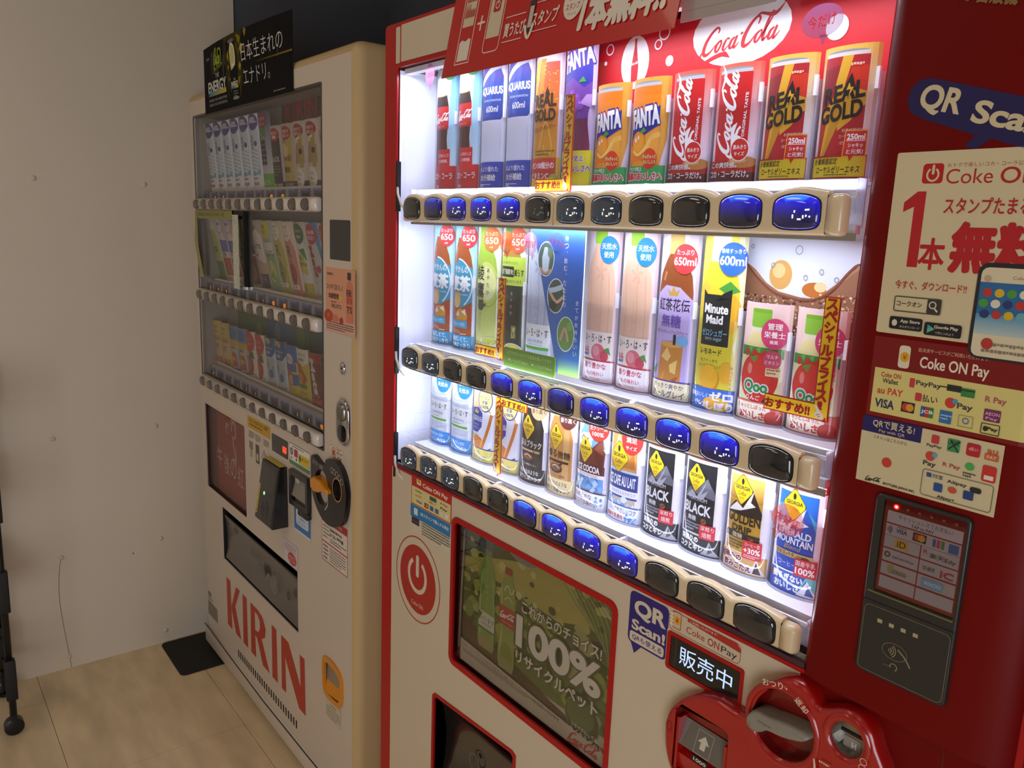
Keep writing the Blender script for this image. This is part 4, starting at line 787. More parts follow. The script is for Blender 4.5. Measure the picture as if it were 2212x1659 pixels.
def sample(name, fnart, loc, label, cat, group, holder=True, scale_h=1.0, rot=None):
    t = thing(name, loc, label, cat, group, rot)
    art = fnart(); H = art.V[1]
    c = art.build('printed_card', t, card_fn(H), facets=CFAC, local=True)
    # white card behind the print
    L = []
    for z in (0, H): L.append([(32.2 * math.cos(x), -12.2 * math.sin(x), z) for x in FT])
    n = FAC + 1; V = L[0] + L[1]; F = [(i, i + 1, i + 1 + n, i + n) for i in range(FAC)]
    V += [(p[0], p[1] + 1.2 if 0 < i < FAC else p[1] + .6, p[2]) for q in L for i, p in enumerate(q)]
    F += [(i + 1 + 2 * n, i + 2 * n, i + 3 * n, i + 1 + 3 * n) for i in range(FAC)]
    F += [(i + n, i + 1 + n, i + 1 + 3 * n, i + 3 * n) for i in range(FAC)] + [(i + 1, i, i + 2 * n, i + 1 + 2 * n) for i in range(FAC)]
    obj('card_sheet', V, F, card_back, t, local=True)
    if holder:
        hh = holder
        V = []; F = []
        for z in (-3, hh): V += [(36.2 * math.cos(x), -16 * math.sin(x), z) for x in FT]
        F = [(i, i + 1, i + 1 + n, i + n) for i in range(FAC)]
        o = obj('clear_cover', V, F, clearp, t, smooth=True, local=True)
        V = [(x, y, z) for x in (34.6, 36.0) for y in (-4, 6) for z in (-3, hh + 14)]
        obj('side_fin', V, [(0, 1, 3, 2), (4, 6, 7, 5), (0, 4, 5, 1), (2, 3, 7, 6), (0, 2, 6, 4), (1, 5, 7, 3)], milky, t, local=True)
        V = [(x, y, z) for x in (32.6, 36.6) for y in (-8, -4) for z in (hh - 4, hh + 18)]
        obj('clip', V, [(0, 1, 3, 2), (4, 6, 7, 5), (0, 4, 5, 1), (2, 3, 7, 6), (0, 2, 6, 4), (1, 5, 7, 3)], white_in, t, local=True)
        ang = [math.pi + math.pi * k / 14 for k in range(15)]
        V = [(r * math.cos(x), r2_ * math.sin(x), z) for r, r2_, z in ((36.2, 16, -3), (37.2, 18, -3), (37.2, 18, 1), (36.2, 16, 1)) for x in ang]
        F = [(j * 15 + i, j * 15 + i + 1, ((j + 1) % 4) * 15 + i + 1, ((j + 1) % 4) * 15 + i) for j in range(4) for i in range(14)]
        obj('base_lip', V, F, milky, t, local=True)
    return t
# ------------------------------------------------------------------ the ivory machine on the left
K = thing('vending_machine', (-682, 300, 0), 'cream drinks vending machine with red brand lettering, beside the cream wall', 'vending machine')
KX0, KX1 = -1245, -117
puff('door_shell', lambda i: rr(KX0, 28, KX1, 1831, 26, 5, i), [(24, 0), (16, 1.6), (8, 6.5), (2.5, 14), (0, 24), (0, 88)], kside, K, cap0=False)
box('cabinet', KX0 + 4, KX1 - 6, 90, 640, 30, 1822, kside, K, bev=8)
kwin = rr(-1187, 937, -283, 1762, 4, 2)
kpost = rr(-1178, 597, -812, 880, 8, 3)
kslot = rr(-1042, 392, -449, 567, 4, 2)
kcup = [(-286, 330), (-280, 318), (-262, 314), (-212, 314), (-196, 322), (-190, 345), (-190, 385), (-205, 398), (-230, 404), (-270, 402), (-286, 396)]
kl = plate('front_panel', [rr(KX0, 28, KX1, 1831, 26, 5, 23.5), kwin, kpost, kslot, kcup], -0.3, 3, kwhite, K)
def tray(name, loop, depth, m, parent, y=3):
    """recess behind a hole: walls + back"""
    k = len(loop); V = sl(loop, y) + sl(loop, depth); F = [(i, (i + 1) % k, (i + 1) % k + k, i + k) for i in range(k)]
    t = tessellate_polygon([[Vector((p[0], p[1], 0)) for p in loop]]); F += [tuple(j + k for j in f) for f in t]
    return obj(name, V, F, m, parent)
tray('window_liner', kwin, 86, mat('warm_grey_liner', '#aaa49c', 0.5), K)
plate('window_trim', [rr(-1190, 934, -280, 1765, 5, 2), rr(-1185, 939, -285, 1760, 4, 2)], -1.2, 0, dgrey, K)
plate('window_pane', [rr(-1187, 937, -283, 1762, 4, 2)], 5, 7, kglass, K)
# row bars with their round buttons and price tags
seg = {'0': 'abcdef', '1': 'bc', '2': 'abged', '3': 'abgcd', '4': 'fgbc', '5': 'afgcd', '6': 'afgedc', '8': 'abcdefg', '7': 'abc'}
def digits(a, s, x, y, w, h, gap, col, lw=.16, sh=.08, mi=1):
    for ch in s:
        for g in seg.get(ch, ''):
            q = {'a': (0, 1, 1, 1), 'b': (1, 1, 1, .5), 'c': (1, .5, 1, 0), 'd': (0, 0, 1, 0), 'e': (0, .5, 0, 0), 'f': (0, 1, 0, .5), 'g': (0, .5, 1, .5)}[g]
            a.S([(x + q[0] * w + q[1] * h * sh, y + q[1] * h), (x + q[2] * w + q[3] * h * sh, y + q[3] * h)], w * lw * 1.4, col, mi, 1)
        x += w + gap
ksets = [(1505, 1528, 1546, {0: '1', 1: '4', 2: '4', 6: '1', 7: '150', 8: '170'}), (1231, 1255, 1279, {0: '5', 1: '4', 2: '4', 6: '1', 7: '150', 8: '150'}), (957, 984, 1016, {0: '4', 3: '1', 4: '1', 5: '1', 9: '1', 10: '1', 11: '150'})]
for ri, (zc, zt, zs, lit) in enumerate(ksets):
    prof = [(-4, zc - 17.5), (-9, zc - 16), (-13, zc - 12), (-15.4, zc - 7), (-16.2, zc), (-15.4, zc + 7), (-13, zc + 12), (-9, zc + 15.5), (-4, zc + 17), (4, zc + 17), (4, zc - 17.5)]
    sb = loft('button_bar', [[(x, max(min(y * q, 4), -16) if y < 0 else y, zc + (z - zc) * (0.55 + 0.45 * q)) for y, z in prof] for x, q in ((-1178, .3), (-1176, .8), (-1172, 1), (-314, 1), (-309, .97), (-302, .86), (-298, .62), (-297, .3))], kstrip, K)
    smooth_angle(sb, 40)
    Art().S([(-315, zc - 14), (-315, zc + 14)], .8, '6a6258', 0, 1).build('bar_seam', sb, on_y(-16.2))
    b0 = None
    for i in range(12):
        x = -1142 + i * 72.7
        if b0 is None:
            prof2 = [(13.5, -12), (13.5, -16.6), (12.6, -17.2), (12, -16.2), (8, -17.8), (3, -18.6)]
            b0 = loft('selection_button', [[(x + r * 1.75 * math.cos(math.tau * k / 22), y, zc - 1 + r * 1.04 * math.sin(math.tau * k / 22)) for k in range(22)] for r, y in reversed(prof2)], silverb, sb, True, False, origin=(x, -16, zc))
        else: dup(b0, i * 72.7, 0, 0)
    sh = box('shelf', -1184, -290, 30, 86, zs - 7, zs - 3, kstrip, K)
    box('shelf_lip', -1120, -290, 28, 30, zs - 4, zs + 3, kstrip, sh)
    rail = box('price_rail', -1150, -286, 18, 28, zt - 12, zs - 5, mat('pale_blue_rail', '#a29ca0', 0.4), K)
    for i in range(12):
        x = -1142 + i * 72.7; a = Art()
        a.R(x - 26, zt - 8, x + 30, zt + 14, '4c578c').lines(x - 22, zt + 13, x + 26, 1, 4, '8f9ac4', 4, i).R(x - 16, zt - 10, x + 24, zt + 4, '35332f')
        if i in lit: digits(a, lit[i], x + 8 - 6 * (len(lit[i]) - 1) / 2 - 3, zt - 8, 4.2, 9, 2.6, 'ff9018', .24)
        a.build('price_tag', rail, on_y(18))
# samples of the ivory machine
kx = lambda i: -1142 + 72.7 * i
kr = (math.radians(5), math.radians(11), math.radians(5))
rows = [
 (1546, kr[0], 'drinks on the top shelf of the cream machine', [
  (k_water, 'bottle_card', 'pale 600 ml water card, leftmost on the cream machine\'s top shelf'), (k_water, 'bottle_card', 'pale 600 ml water card, second from left on the cream machine\'s top shelf'), (k_water, 'bottle_card', 'pale 600 ml water card, third from left on the cream machine\'s top shelf'),
  (k_water, 'bottle_card', 'pale 600 ml water card, fourth from left on the cream machine\'s top shelf'), (k_water, 'bottle_card', 'pale 600 ml water card, fifth from left on the cream machine\'s top shelf'), (k_water, 'bottle_card', 'pale 600 ml water card beside the dark grape drink, cream machine\'s top shelf'),
  (k_grape, 'bottle_card', 'purple grape drink card with green foot and maroon circle, cream machine\'s top shelf'), (k_black, 'can_card', 'black coffee can card reading BLACK under a dark red circle, cream machine\'s top shelf'), (k_gold, 'can_card', 'golden low-sugar coffee can card beside the black can, cream machine\'s top shelf'),
  (k_aulait, 'can_card', 'cafe au lait card with white badge, left of the two'), (k_aulait, 'can_card', 'cafe au lait card with white badge, right of the two'), (k_milk, 'can_card', 'white and tan card with upright writing, rightmost on the cream machine\'s top shelf')]),
 (1279, kr[1], 'drinks on the middle shelf of the cream machine', [
  (k_green, 'bottle_card', 'pale green tea bottle card, leftmost on the cream machine\'s middle shelf'), (k_milktea, 'bottle_card', 'milk tea card with blue label and orange foot, left one of the two, middle shelf'), (k_milktea, 'bottle_card', 'milk tea card with blue label and orange foot, right one of the two, middle shelf'),
  (k_darkgreen, 'bottle_card', 'dark green tea card just right of the glittering upright strip'), (k_brown, 'bottle_card', 'brown drink card with a dark label band on the middle shelf of the cream machine'), (k_latte, 'bottle_card', 'beige latte card with white swirl and grey foot on the middle shelf'),
  (k_fr_green, 'bottle_card', 'green fruit drink card under a yellow circle on the middle shelf'), (k_fr_yellow, 'bottle_card', 'yellow fruit drink card with big dark upright letters'), (k_fr_pink, 'bottle_card', 'pink fruit drink card with big dark upright letters'),
  (k_squash, 'bottle_card', 'lemon squash card with a dark green circle above the lemon'), (k_mets_w, 'bottle_card', 'grey-white card with slanted crimson lettering under a crimson circle'), (k_water_l, 'bottle_card', 'white card with an oval emblem under an orange-red circle, rightmost on the middle shelf')]),
 (1016, kr[2], 'drinks on the bottom shelf of the cream machine', [
  (k_yel, 'can_card', 'dull yellow can card, leftmost on the cream machine\'s bottom shelf'), (k_yel, 'can_card', 'dull yellow can card, second on the cream machine\'s bottom shelf'), (k_blue, 'can_card', 'blue-topped card with mixed fruit, left one of the two on the bottom shelf'),
  (k_blue, 'can_card', 'blue-topped card with mixed fruit, right one of the two on the bottom shelf'), (k_mango, 'can_card', 'white card with red mango under a red circle, left one of the two'), (k_mango, 'can_card', 'white card with red mango under a red circle, right one of the two'),
  (k_cow, 'can_card', 'grey-white yoghurt drink card with blue crest, left one of the two'), (k_cow, 'can_card', 'grey-white yoghurt drink card with blue crest, right one of the two'), (k_corn, 'can_card', 'yellow and blue soup can card beside the ginger drink on the bottom shelf'),
  (k_ginger, 'can_card', 'yellow ginger drink card with green lettering beside the dark red can'), (k_mets_r, 'can_card', 'dark red can card with slanted white lettering on the cream machine\'s bottom shelf'), (k_energy, 'can_card', 'black energy drink card with a pale green ring, rightmost on the bottom shelf')])]
for zs, tilt, grp, items in rows:
    for i, (f, nm, lb) in enumerate(items):
        t = sample(nm, f, (kx(i), 70 if zs == 1279 else 52, zs - 2), lb, 'drink card', grp, holder=False, rot=(tilt, 0, 0))
        t.scale = (1.05, 1, 1)
# printed sheets at the back of the window
p = Art(); p.R(-700, 1690, -290, 1760, '3c4046'); p.T('KIRIN', -578, 1742, 194, 58, 'b42c24', .04); p.R(-700, 1672, -290, 1690, '3a4a6c'); p.P([(-420, 1560), (-300, 1740), (-290, 1560)], '5a3c3c').R(-340, 1560, -290, 1760, '34406a')
p.build('header_sheet', K, on_y(80))
p = Art(); p.G(-1080, 1010, -840, 1210, '4a5a44', '5a7a3c').G(-840, 1010, -700, 1210, '3c5a84', '4a7098', True).G(-700, 1010, -540, 1210, '4a7098', '556a34', True).G(-540, 1010, -420, 1210, '4c6630', '3f5c80', True).G(-420, 1010, -340, 1210, '3c5a90', '3a5688', True)
p.E(-760, 1150, 22, 30, '6a90a8').E(-600, 1160, 26, 34, '6c8448').E(-900, 1140, 20, 26, '7c9a5a').R(-541, 1010, -538, 1210, '2c3c30').R(-340, 1010, -290, 1210, '3a3832').TV('ひとくち果て', -316, 1190, 18, 22, '8a867c')
p.build('backdrop_sheet', K, on_y(82))
plate('backing_rail', [rr(-340, 1290, -290, 1470, 1, 1)], 80, 83, mat('blue_sheet', '#34507e', 0.5), K)
# lower poster window
tray('poster_recess', kpost, 30, mat('dark_recess', '#4c2c26', 0.5), K)
p = Art((-1178, -812), (597, 880)); p.R(-1150, 590, -806, 890, 'a8483a').R(-1178, 590, -1130, 890, '7a463a')
p.S([(-994, 820), (-988, 842), (-974, 852), (-960, 836), (-958, 812), (-972, 800)], 8, 'cfb0a4').E(-1032, 822, 15, 18, 'cfb0a4').E(-1028, 818, 10, 12, 'a8483a').S([(-982, 806), (-976, 770), (-964, 742), (-968, 712)], 11, 'c8a89c').S([(-1004, 838), (-988, 858), (-966, 858), (-950, 838)], 5, 'c8a89c').S([(-958, 780), (-954, 750), (-960, 722)], 5, 'c8a89c')
for ch, x, y in (('午', -1112, 708), ('後', -1044, 700), ('の', -984, 702), ('紅', -920, 690), ('茶', -848, 684)): p.T(ch, x, y, 50, 66, 'd8c0b4', .0)
p.build('red_poster', K, on_y(22))
plate('poster_pane', [kpost], 6, 8, kglass, K); plate('poster_trim', [rr(-1182, 593, -808, 884, 9, 3), rr(-1176, 599, -814, 878, 8, 3)], -1, 0, kwhite, K)
# pick-up slot with smoked flap
tray('pickup_recess', kslot, 85, blackm, K)
fl = loft('pickup_flap', [[(x, y, z) for y, z in ((4, 540), (10, 520), (13, 470), (12, 425), (6, 396), (9, 394), (16, 425), (17, 470), (14, 520), (8, 541))] for x in (-1034, -455)], smoke_m := mat('smoked_flap', '#5b544c', 0.28, coat=0.3), K); smooth_angle(fl, 50)
a = Art(); a.E(-975, 500, 11, 13, '4a443e').E(-975, 500, 5, 7, '6f675e').E(-520, 470, 11, 13, '3c3834').E(-520, 470, 5, 7, '625b54')
a.ring(-622, 462, 24, 26, 2, '8f8a84').ring(-622, 462, 18, 20, 1.5, '8f8a84').R(-627, 450, -624, 474, '9a958f').R(-619, 450, -616, 474, '9a958f').R(-744, 452, -690, 480, '6c665f', 2).lines(-850, 492, -760, 4, 7, '7c766e', 3).box(-740, 450, -694, 500, 1.5, '7c766e').S([(-680, 455), (-660, 480), (-654, 470)], 4, '8f8a84')
a.build('flap_print', fl, on_y(3.2))
# lettering and stickers on the ivory door
def sticker(name, parent, a, y=-0.4, m=None, label=None):
    o = a.build(name, parent, on_y(y), m)
    if label: o['label'] = label
    return o
RD = 'b23a28'
a = Art()
def brand(a, x0, x1, z0, z1, c):
    w = x1 - x0; h = z1 - z0; X = lambda k: x0 + w * k; Z = lambda k: z0 + h * k
    a.P([(X(0), Z(0)), (X(.068), Z(0)), (X(.058), Z(1)), (X(0), Z(1))], c); a.P([(X(.068), Z(.5)), (X(.145), Z(1)), (X(.20), Z(1)), (X(.125), Z(.57)), (X(.2), Z(0)), (X(.128), Z(0)), (X(.066), Z(.43))], c)
    a.P([(X(.235), Z(0)), (X(.30), Z(0)), (X(.296), Z(1)), (X(.239), Z(1))], c)
    a.P([(X(.345), Z(0)), (X(.41), Z(0)), (X(.404), Z(.44)), (X(.43), Z(.42)), (X(.50), Z(0)), (X(.585), Z(0)), (X(.49), Z(.5)), (X(.535), Z(.6)), (X(.545), Z(.78)), (X(.51), Z(.95)), (X(.45), Z(1)), (X(.35), Z(1))], c, holes=[[(X(.404), Z(.54)), (X(.404), Z(.9)), (X(.44), Z(.9)), (X(.47), Z(.82)), (X(.472), Z(.68)), (X(.446), Z(.56))]])
    a.P([(X(.62), Z(0)), (X(.685), Z(0)), (X(.68), Z(1)), (X(.624), Z(1))], c)
    a.P([(X(.735), Z(0)), (X(.785), Z(0)), (X(.78), Z(.66)), (X(.93), Z(0)), (X(1), Z(0)), (X(.995), Z(1)), (X(.945), Z(1)), (X(.95), Z(.42)), (X(.82), Z(1)), (X(.738), Z(1))], c)
brand(a, -1016, -408, 172, 335, RD); sticker('brand_lettering', K, a, label='large orange-red lettering along the foot of the door')
a = Art(); a.R(-787, 884, -617, 918, 'c69a2c').T('おいしさをあたたかくお届け', -702, 908, 140, 11, '5a4210', .02).lines(-770, 898, -640, 1, 6, '6a5218', 5)
for i, x in enumerate((-780, -728, -668)): a.lines(x, 874 - i * 0, x + 40, 4, 5, '6a6258', 2.6, i)
for x in (-776, -766, -756): a.R(x, 824, x + 4, 846, '4a4540')
a.R(-772, 800, -758, 824, 'b8aa96').box(-772, 800, -758, 824, 1.5, '6a6258').R(-728, 792, -702, 846, '5c564e').R(-722, 800, -708, 820, 'c8baa6').P([(-682, 818), (-666, 842), (-650, 826), (-664, 806)], 'b8aa96').S([(-682, 818), (-666, 842), (-650, 826), (-664, 806), (-682, 818)], 2, '5c564e', 0, 1).S([(-664, 806), (-648, 820), (-640, 800), (-660, 790)], 2, '5c564e', 0, 1)
sticker('instruction_print', K, a)
disp = plate('cash_display', [rr(-605, 858, -499, 906, 2, 2)], -1.5, 1, black, K)
a = Art(); digits(a, '888', -530, 872, 5.5, 15, 3.4, 'ff4a20', .3); a.lines(-590, 868, -570, 1, 3, '6a6a6a', 3); a.build('red_digits', disp, on_y(-1.6))
a = Art(); a.R(-490, 853, -362, 909, 'e8e2d6', 6).box(-490, 853, -362, 909, 1.5, '3c4c58', 6).E(-474, 888, 9, 10, '2c4a34').E(-474, 888, 5, 6, '9ab0a0').R(-458, 878, -436, 898, 'b8385c').R(-432, 866, -366, 892, 'd6b83c').E(-422, 880, 7, 8, '4c6a3c').T('使えます', -392, 882, 38, 9, '5a5020', .02).R(-488, 855, -364, 864, '5a8a5c').lines(-470, 904, -370, 1, 3, '556', 3).E(-476, 870, 4, 3, 'b8384c').E(-444, 872, 5, 4, '4a70a8')
sticker('payment_sticker', K, a)
# cashless reader: a wedge-shaped black box
rd = loft('card_reader', [[(-622, 0, 836), (-505, 0, 836), (-505, 0, 672), (-622, 0, 672)], [(-622, -20, 834), (-505, -20, 834), (-505, -44, 672), (-622, -44, 672)], [(-618, -24, 830), (-509, -24, 830), (-509, -48, 677), (-618, -48, 677)]], black, K, True, True, False)
rd.data.flip_normals()
def on_rd(u, v, l): return (u, -48 + (v - 677) / 153 * 24 - .3 - l * .02, v)
a = Art(); a.R(-610, 762, -517, 822, '34332f', 3).R(-618, 690, -606, 770, 'c6ae34', 2).TV('かざしてください', -612, 768, 7, 9, '3a3410').E(-612, 696, 3.5, 4, 'b0502c').E(-576, 752, 5, 5, '66ff88', mi=1).E(-576, 752, 3, 3, 'd8ffe0', mi=1).ring(-560, 712, 22, 22, 2.5, '2c2c2e').ring(-560, 712, 10, 10, 2, '2c2c2e'); a.build('reader_face', rd, on_rd, GLOSSY)
obj('top_label', [(-616, -19, 836.6), (-510, -19, 836.6), (-510, -3, 837.2), (-616, -3, 837.2)], [(0, 1, 2, 3)], mat('yellow_label', '#c8b030', 0.4), rd)
# banknote slot
bs = plate('banknote_unit', [rr(-470, 752, -356, 846, 6, 3), rr(-456, 768, -368, 832, 3, 2)], -12, 3, black, K)
box('banknote_throat', -456, -368, 1.5, 3.5, 768, 832, blackm, bs); obj('throat_lip', [(-456, -10, 778), (-368, -10, 778), (-368, 0, 812), (-456, 0, 812)], [(0, 1, 2, 3)], grey, bs)
a = Art(); a.R(-440, 776, -384, 808, 'a87038').R(-430, 790, -390, 826, '6c6c74').lines(-426, 820, -394, 4, 7, 'b0b0b8', 4); a.build('banknote_print', bs, on_y(0)); box('lower_foot', -412, -356, -14, 0, 738, 754, black, bs, bev=3)
# coin unit
def poly_on(pts, n=6):
    q = spline(pts + pts[:1], n); return [(p[0], p[1]) for p in q[:-1]]
cu_pts = [(-330, 908), (-318, 918), (-262, 902), (-244, 926), (-200, 934), (-162, 912), (-144, 866), (-160, 800), (-205, 772), (-260, 770), (-304, 796), (-328, 836)]
cu = plate('coin_unit', [poly_on(cu_pts), ell(-272, 850, 38, 44, 24), ell(-187, 868, 21, 25, 24)], -13, 2, black, K)
smooth_angle(cu, 40)
box('unit_back', -320, -150, 1.2, 3.2, 800, 900, blackm, cu)
loft('coin_plate', [sl(ell(-187, 868, 20, 24, 20), -2), sl(ell(-187, 868, 21, 25, 20), 1)], steel, cu, True, False)
loft('orange_ring', [sl(ell(-187, 868, 22, 26, 28), -14), sl(ell(-187, 868, 24.5, 28.5, 28), -13.8)], orange, cu, False, False)
box('coin_gap', -196, -176, -3, -1.9, 862, 865, blackm, cu)
lv = loft('return_lever', [[(x, y, z) for x, z in ((-318, 862), (-300, 872), (-262, 872), (-222, 858), (-216, 850), (-250, 846), (-270, 838), (-300, 834), (-316, 842))] for y in (-12, -2)] and [[(-268 + (x + 268) * k, y, 855 + (z - 855) * k) for x, z in ((-318, 862), (-300, 872), (-262, 872), (-222, 858), (-216, 850), (-250, 846), (-270, 838), (-300, 834), (-316, 842))] for y, k in ((-25, .72), (-24, .86), (-20, .95), (-2, 1))], orange, cu, smooth=False); lv.data.flip_normals() if lv.data.polygons[-2].normal.y > 0 else None
a = Art(); a.T('おつり・返却', -290, 902, 56, 12, 'b8b4ae', .01, rot=-4)
for i in range(5): a.ring(-214 + i * 13, 908 - i * i * .9, 7, 7, 1.3, 'b8b4ae')
a.S([(-240, 846), (-236, 820), (-252, 800)], 4, 'a8a8a8'); a.build('unit_print', cu, on_y(-13.2))
a = Art(); a.R(-463, 680, -363, 756, '3f78b4').R(-452, 700, -376, 742, 'd0d4da', 8).T('一万円札は', -412, 732, 60, 9, '3f78b4', .02).T('ご使用に', -416, 720, 50, 8, '3f78b4').T('なれません', -412, 708, 60, 8, '3f78b4').R(-463, 680, -363, 686, 'd0d4da').T('ご協力お願いします', -412, 750, 80, 6, 'd0d8e4'); sticker('blue_notice', K, a)
a = Art(); a.R(-538, 568, -445, 634, 'cfc4c4').box(-538, 568, -445, 634, 1.2, '8c8a98').lines(-528, 626, -456, 4, 6, '8a6a8c', 3).E(-482, 590, 28, 17, 'b8433c').T('ありがとう', -482, 594, 42, 7, 'e8d0cc', .03).T('ございます', -482, 584, 42, 7, 'e8d0cc', .03); sticker('thanks_sticker', K, a)
a = Art(); a.R(-298, 660, -160, 778, 'd8ccbc', 3).box(-298, 660, -160, 778, 2, 'ac3630', 3).R(-298, 760, -160, 778, 'ac3630', 3).R(-298, 708, -160, 711, 'ac3630').T('お問い合わせ先', -228, 769, 80, 7, 'e8d8d0').lines(-290, 752, -256, 4, 9, '5a544e', 4).lines(-252, 752, -168, 1, 9, '4a4540', 7, 5).T('0120-', -236, 736, 34, 9, '3a3632', .03).lines(-216, 741, -168, 1, 9, '3a3632', 9, 4).lines(-252, 726, -170, 2, 6, '5a544e', 3.4, 7).lines(-290, 702, -262, 4, 10, '4a4540', 5, 2).lines(-254, 702, -172, 6, 6.4, '6a645c', 3, 9); sticker('service_sticker', K, a)
a = Art(); a.R(-248, 924, -180, 960, 'd8ccb8').box(-248, 924, -180, 960, .8, 'b8b060').ring(-230, 944, 12, 13, 2, 'b04038').T('OK', -198, 934, 24, 12, 'b8382c', .04).T('使えます', -198, 948, 30, 7, '4a4036', .02).lines(-214, 957, -184, 1, 3, 'b8382c', 2.6).R(-236, 938, -224, 950, 'b04038'); sticker('ok_sticker', K, a)
a = Art(); a.R(-244, 1386, -145, 1472, '1c1b1c', 4); sticker('black_panel', K, a, m=GLOSSY)
a = Art(); a.R(-266, 1224, -122, 1368, 'd89a7c').R(-266, 1224, -122, 1252, 'd6a898').T('KIRIN', -244, 1354, 28, 6, '3a2c28', .04).T('スッキリおいしく', -220, 1326, 80, 13, '4a342c', .02).T('体調管理', -226, 1306, 50, 12, '4a342c', .03).E(-190, 1304, 8, 6, 'd8b838').T('FRUITS', -212, 1284, 48, 9, '3a2c28').lines(-240, 1294, -200, 1, 3, '6a4a40', 2.5).lines(-262, 1248, -130, 4, 5, '6a4c44', 2.4)
a.P([(-164, 1254), (-164, 1330), (-158, 1342), (-150, 1346), (-142, 1342), (-134, 1330), (-134, 1254)], 'd08060').R(-158, 1346, -142, 1362, '3c3836', 2).T('FR', -149, 1318, 26, 14, '3c2c2c', .02).T('UI', -149, 1301, 24, 13, '8c2c2c', .02).T('TS', -149, 1282, 26, 14, '3c2c2c', .02).E(-150, 1308, 10, 14, 'c05848').T('FR', -149, 1318, 26, 14, '3c2c2c', .02).E(-252, 1260, 22, 14, 'b8482c').E(-218, 1256, 14, 9, 'cf7a58').E(-188, 1254, 9, 8, 'a83428').P([(-262, 1262), (-244, 1268), (-248, 1256)], 'd0603c')
sticker('peach_poster', K, a, label='small peach-coloured bottle poster')
lk = loft('keyhole_lock', [sl(ell(-179, 1150, 11, 13, 18), 0), sl(ell(-179, 1150, 11, 13, 18), -5), sl(ell(-179, 1150, 7, 9, 18), -6)][::-1], chrome, K, True, False)
Art().R(-182, 1149, -176, 1152, '201c18').build('key_slot', lk, on_y(-6))
hd = puff('lock_handle', lambda i: rr(-205, 975, -145, 1082, 29, 6, i), [(8, -7), (3, -8), (0, -5), (0, 0)], chrome, K); smooth_angle(hd, 60)
puff('handle_knob', lambda i: rr(-194, 1030, -158, 1072, 17, 6, i), [(10, -13), (6, -13), (2, -10), (0, -6)], steel, hd); puff('finger_hollow', lambda i: rr(-194, 984, -156, 1022, 14, 5, i), [(0, -7.6), (6, -7.2)], black, hd)
a = Art(); a.R(-1216, 127, -1120, 178, '8a8470').lines(-1210, 172, -1126, 5, 10, '70695a', 7).R(-1212, 196, -1180, 212, '7a7468').lines(-1214, 190, -1150, 1, 4, '4a463e', 5); sticker('faded_label', K, a)
cr = tray('coin_return_recess', kcup, 40, mat('dark_amber', '#5a4028', 0.4), K)
plate('coin_return_frame', [poly_on([(-292, 330), (-282, 308), (-255, 302), (-205, 306), (-188, 322), (-184, 350), (-186, 388), (-205, 404), (-240, 412), (-278, 408), (-292, 394)], 3), poly_on([(-282, 334), (-274, 322), (-255, 316), (-210, 318), (-197, 330), (-194, 350), (-196, 380), (-210, 392), (-240, 399), (-272, 397), (-282, 388)], 3)], -6, 0, orange, K)
obj('coin_cup_flap', [(-282, 5, 396), (-192, 5, 388), (-194, 2, 352), (-282, 2, 345)], [(0, 3, 2, 1)], mat('frosted_grey', '#8c7c6c', 0.3), K); obj('cup_tray', [(-282, 3, 346), (-192, 3, 352), (-196, -5, 326), (-262, -5, 316), (-278, -5, 322)], [(0, 4, 3, 2, 1)], orange, K)
a = Art(); a.R(-282, 248, -198, 300, 'c8bba4').box(-282, 248, -198, 300, .8, '9a9078').T('注意事項', -242, 286, 36, 8, '5a5448').lines(-276, 278, -204, 4, 8, '7a7466', 4); sticker('small_notice', K, a)
for i in range(26):
    x = -925 + i * 18
    if i == 0: v0 = box('vent_slot', x, x + 8, -0.8, 0.2, 100, 124, blackm, K, origin=(x, 0, 100))
    else: dup(v0, i * 18, 0, 0)
kick = box('kick_plate', KX0 + 2, KX1 - 4, -6, 60, 16, 74, kwhite, K, bev=3)
tube('kick_seam', [(-1240, -7, 80), (-1000, -7, 72), (-700, -7, 64), (-400, -7, 68), (-130, -7, 74)], 2, dgrey, K, 6)
for x in (-1190, -180):
    ft = loft('leveling_foot', [[(x + 22 * math.cos(math.tau * k / 16), 60 + 22 * math.sin(math.tau * k / 16), z) for k in range(16)] for z in (4, 30)], steel, K)
for x in (-1190, -180):
    loft('leveling_foot', [[(x + 22 * math.cos(math.tau * k / 16), 580 + 22 * math.sin(math.tau * k / 16), z) for k in range(16)] for z in (4, 30)], steel, K)
# pop boards on the ivory machine
def bent(name, art, W, H, m, label, cat, y0, bow, x0, z0, th=1.2, lean=0.0):
    t = thing(name, (x0, y0, z0), label, cat)
    yy = lambda u, v: -bow * math.sin(math.pi * u / W) * (v / H) - lean * v / H
    fa = [W * k / 12 for k in range(1, 12)]
    V = []; F = []; n = 13
    for d in (0, th):
        for v in (0, H):
            for k in range(13): u = W * k / 12; V.append((u, yy(u, v) + d, v))
    F = [(i, i + 1, i + 1 + n, i + n) for i in range(12)] + [(i + 1 + 2 * n, i + 2 * n, i + 3 * n, i + 1 + 3 * n) for i in range(12)] + [(i + n, i + 1 + n, i + 1 + 3 * n, i + 3 * n) for i in range(12)] + [(i + 1, i, i + 2 * n, i + 1 + 2 * n) for i in range(12)]
    F += [(0, n, 3 * n, 2 * n), (n - 1, 3 * n - 1, 4 * n - 1, 2 * n - 1)]
    obj('board', V, F, m, t, local=True)
    def fn(u, v, l):
        k = min(11, max(0, int(u / W * 12))); u0, u1 = W * k / 12, W * (k + 1) / 12; f = (u - u0) / (u1 - u0)
        return (u, yy(u0, v) * (1 - f) + yy(u1, v) * f - .3 - l * .02, v)
    art.build('printed_face', t, fn, MATTE, fa, local=True); return t
a = Art((0, 632), (0, 176)); a.R(0, 0, 632, 176, '0b0b0c')
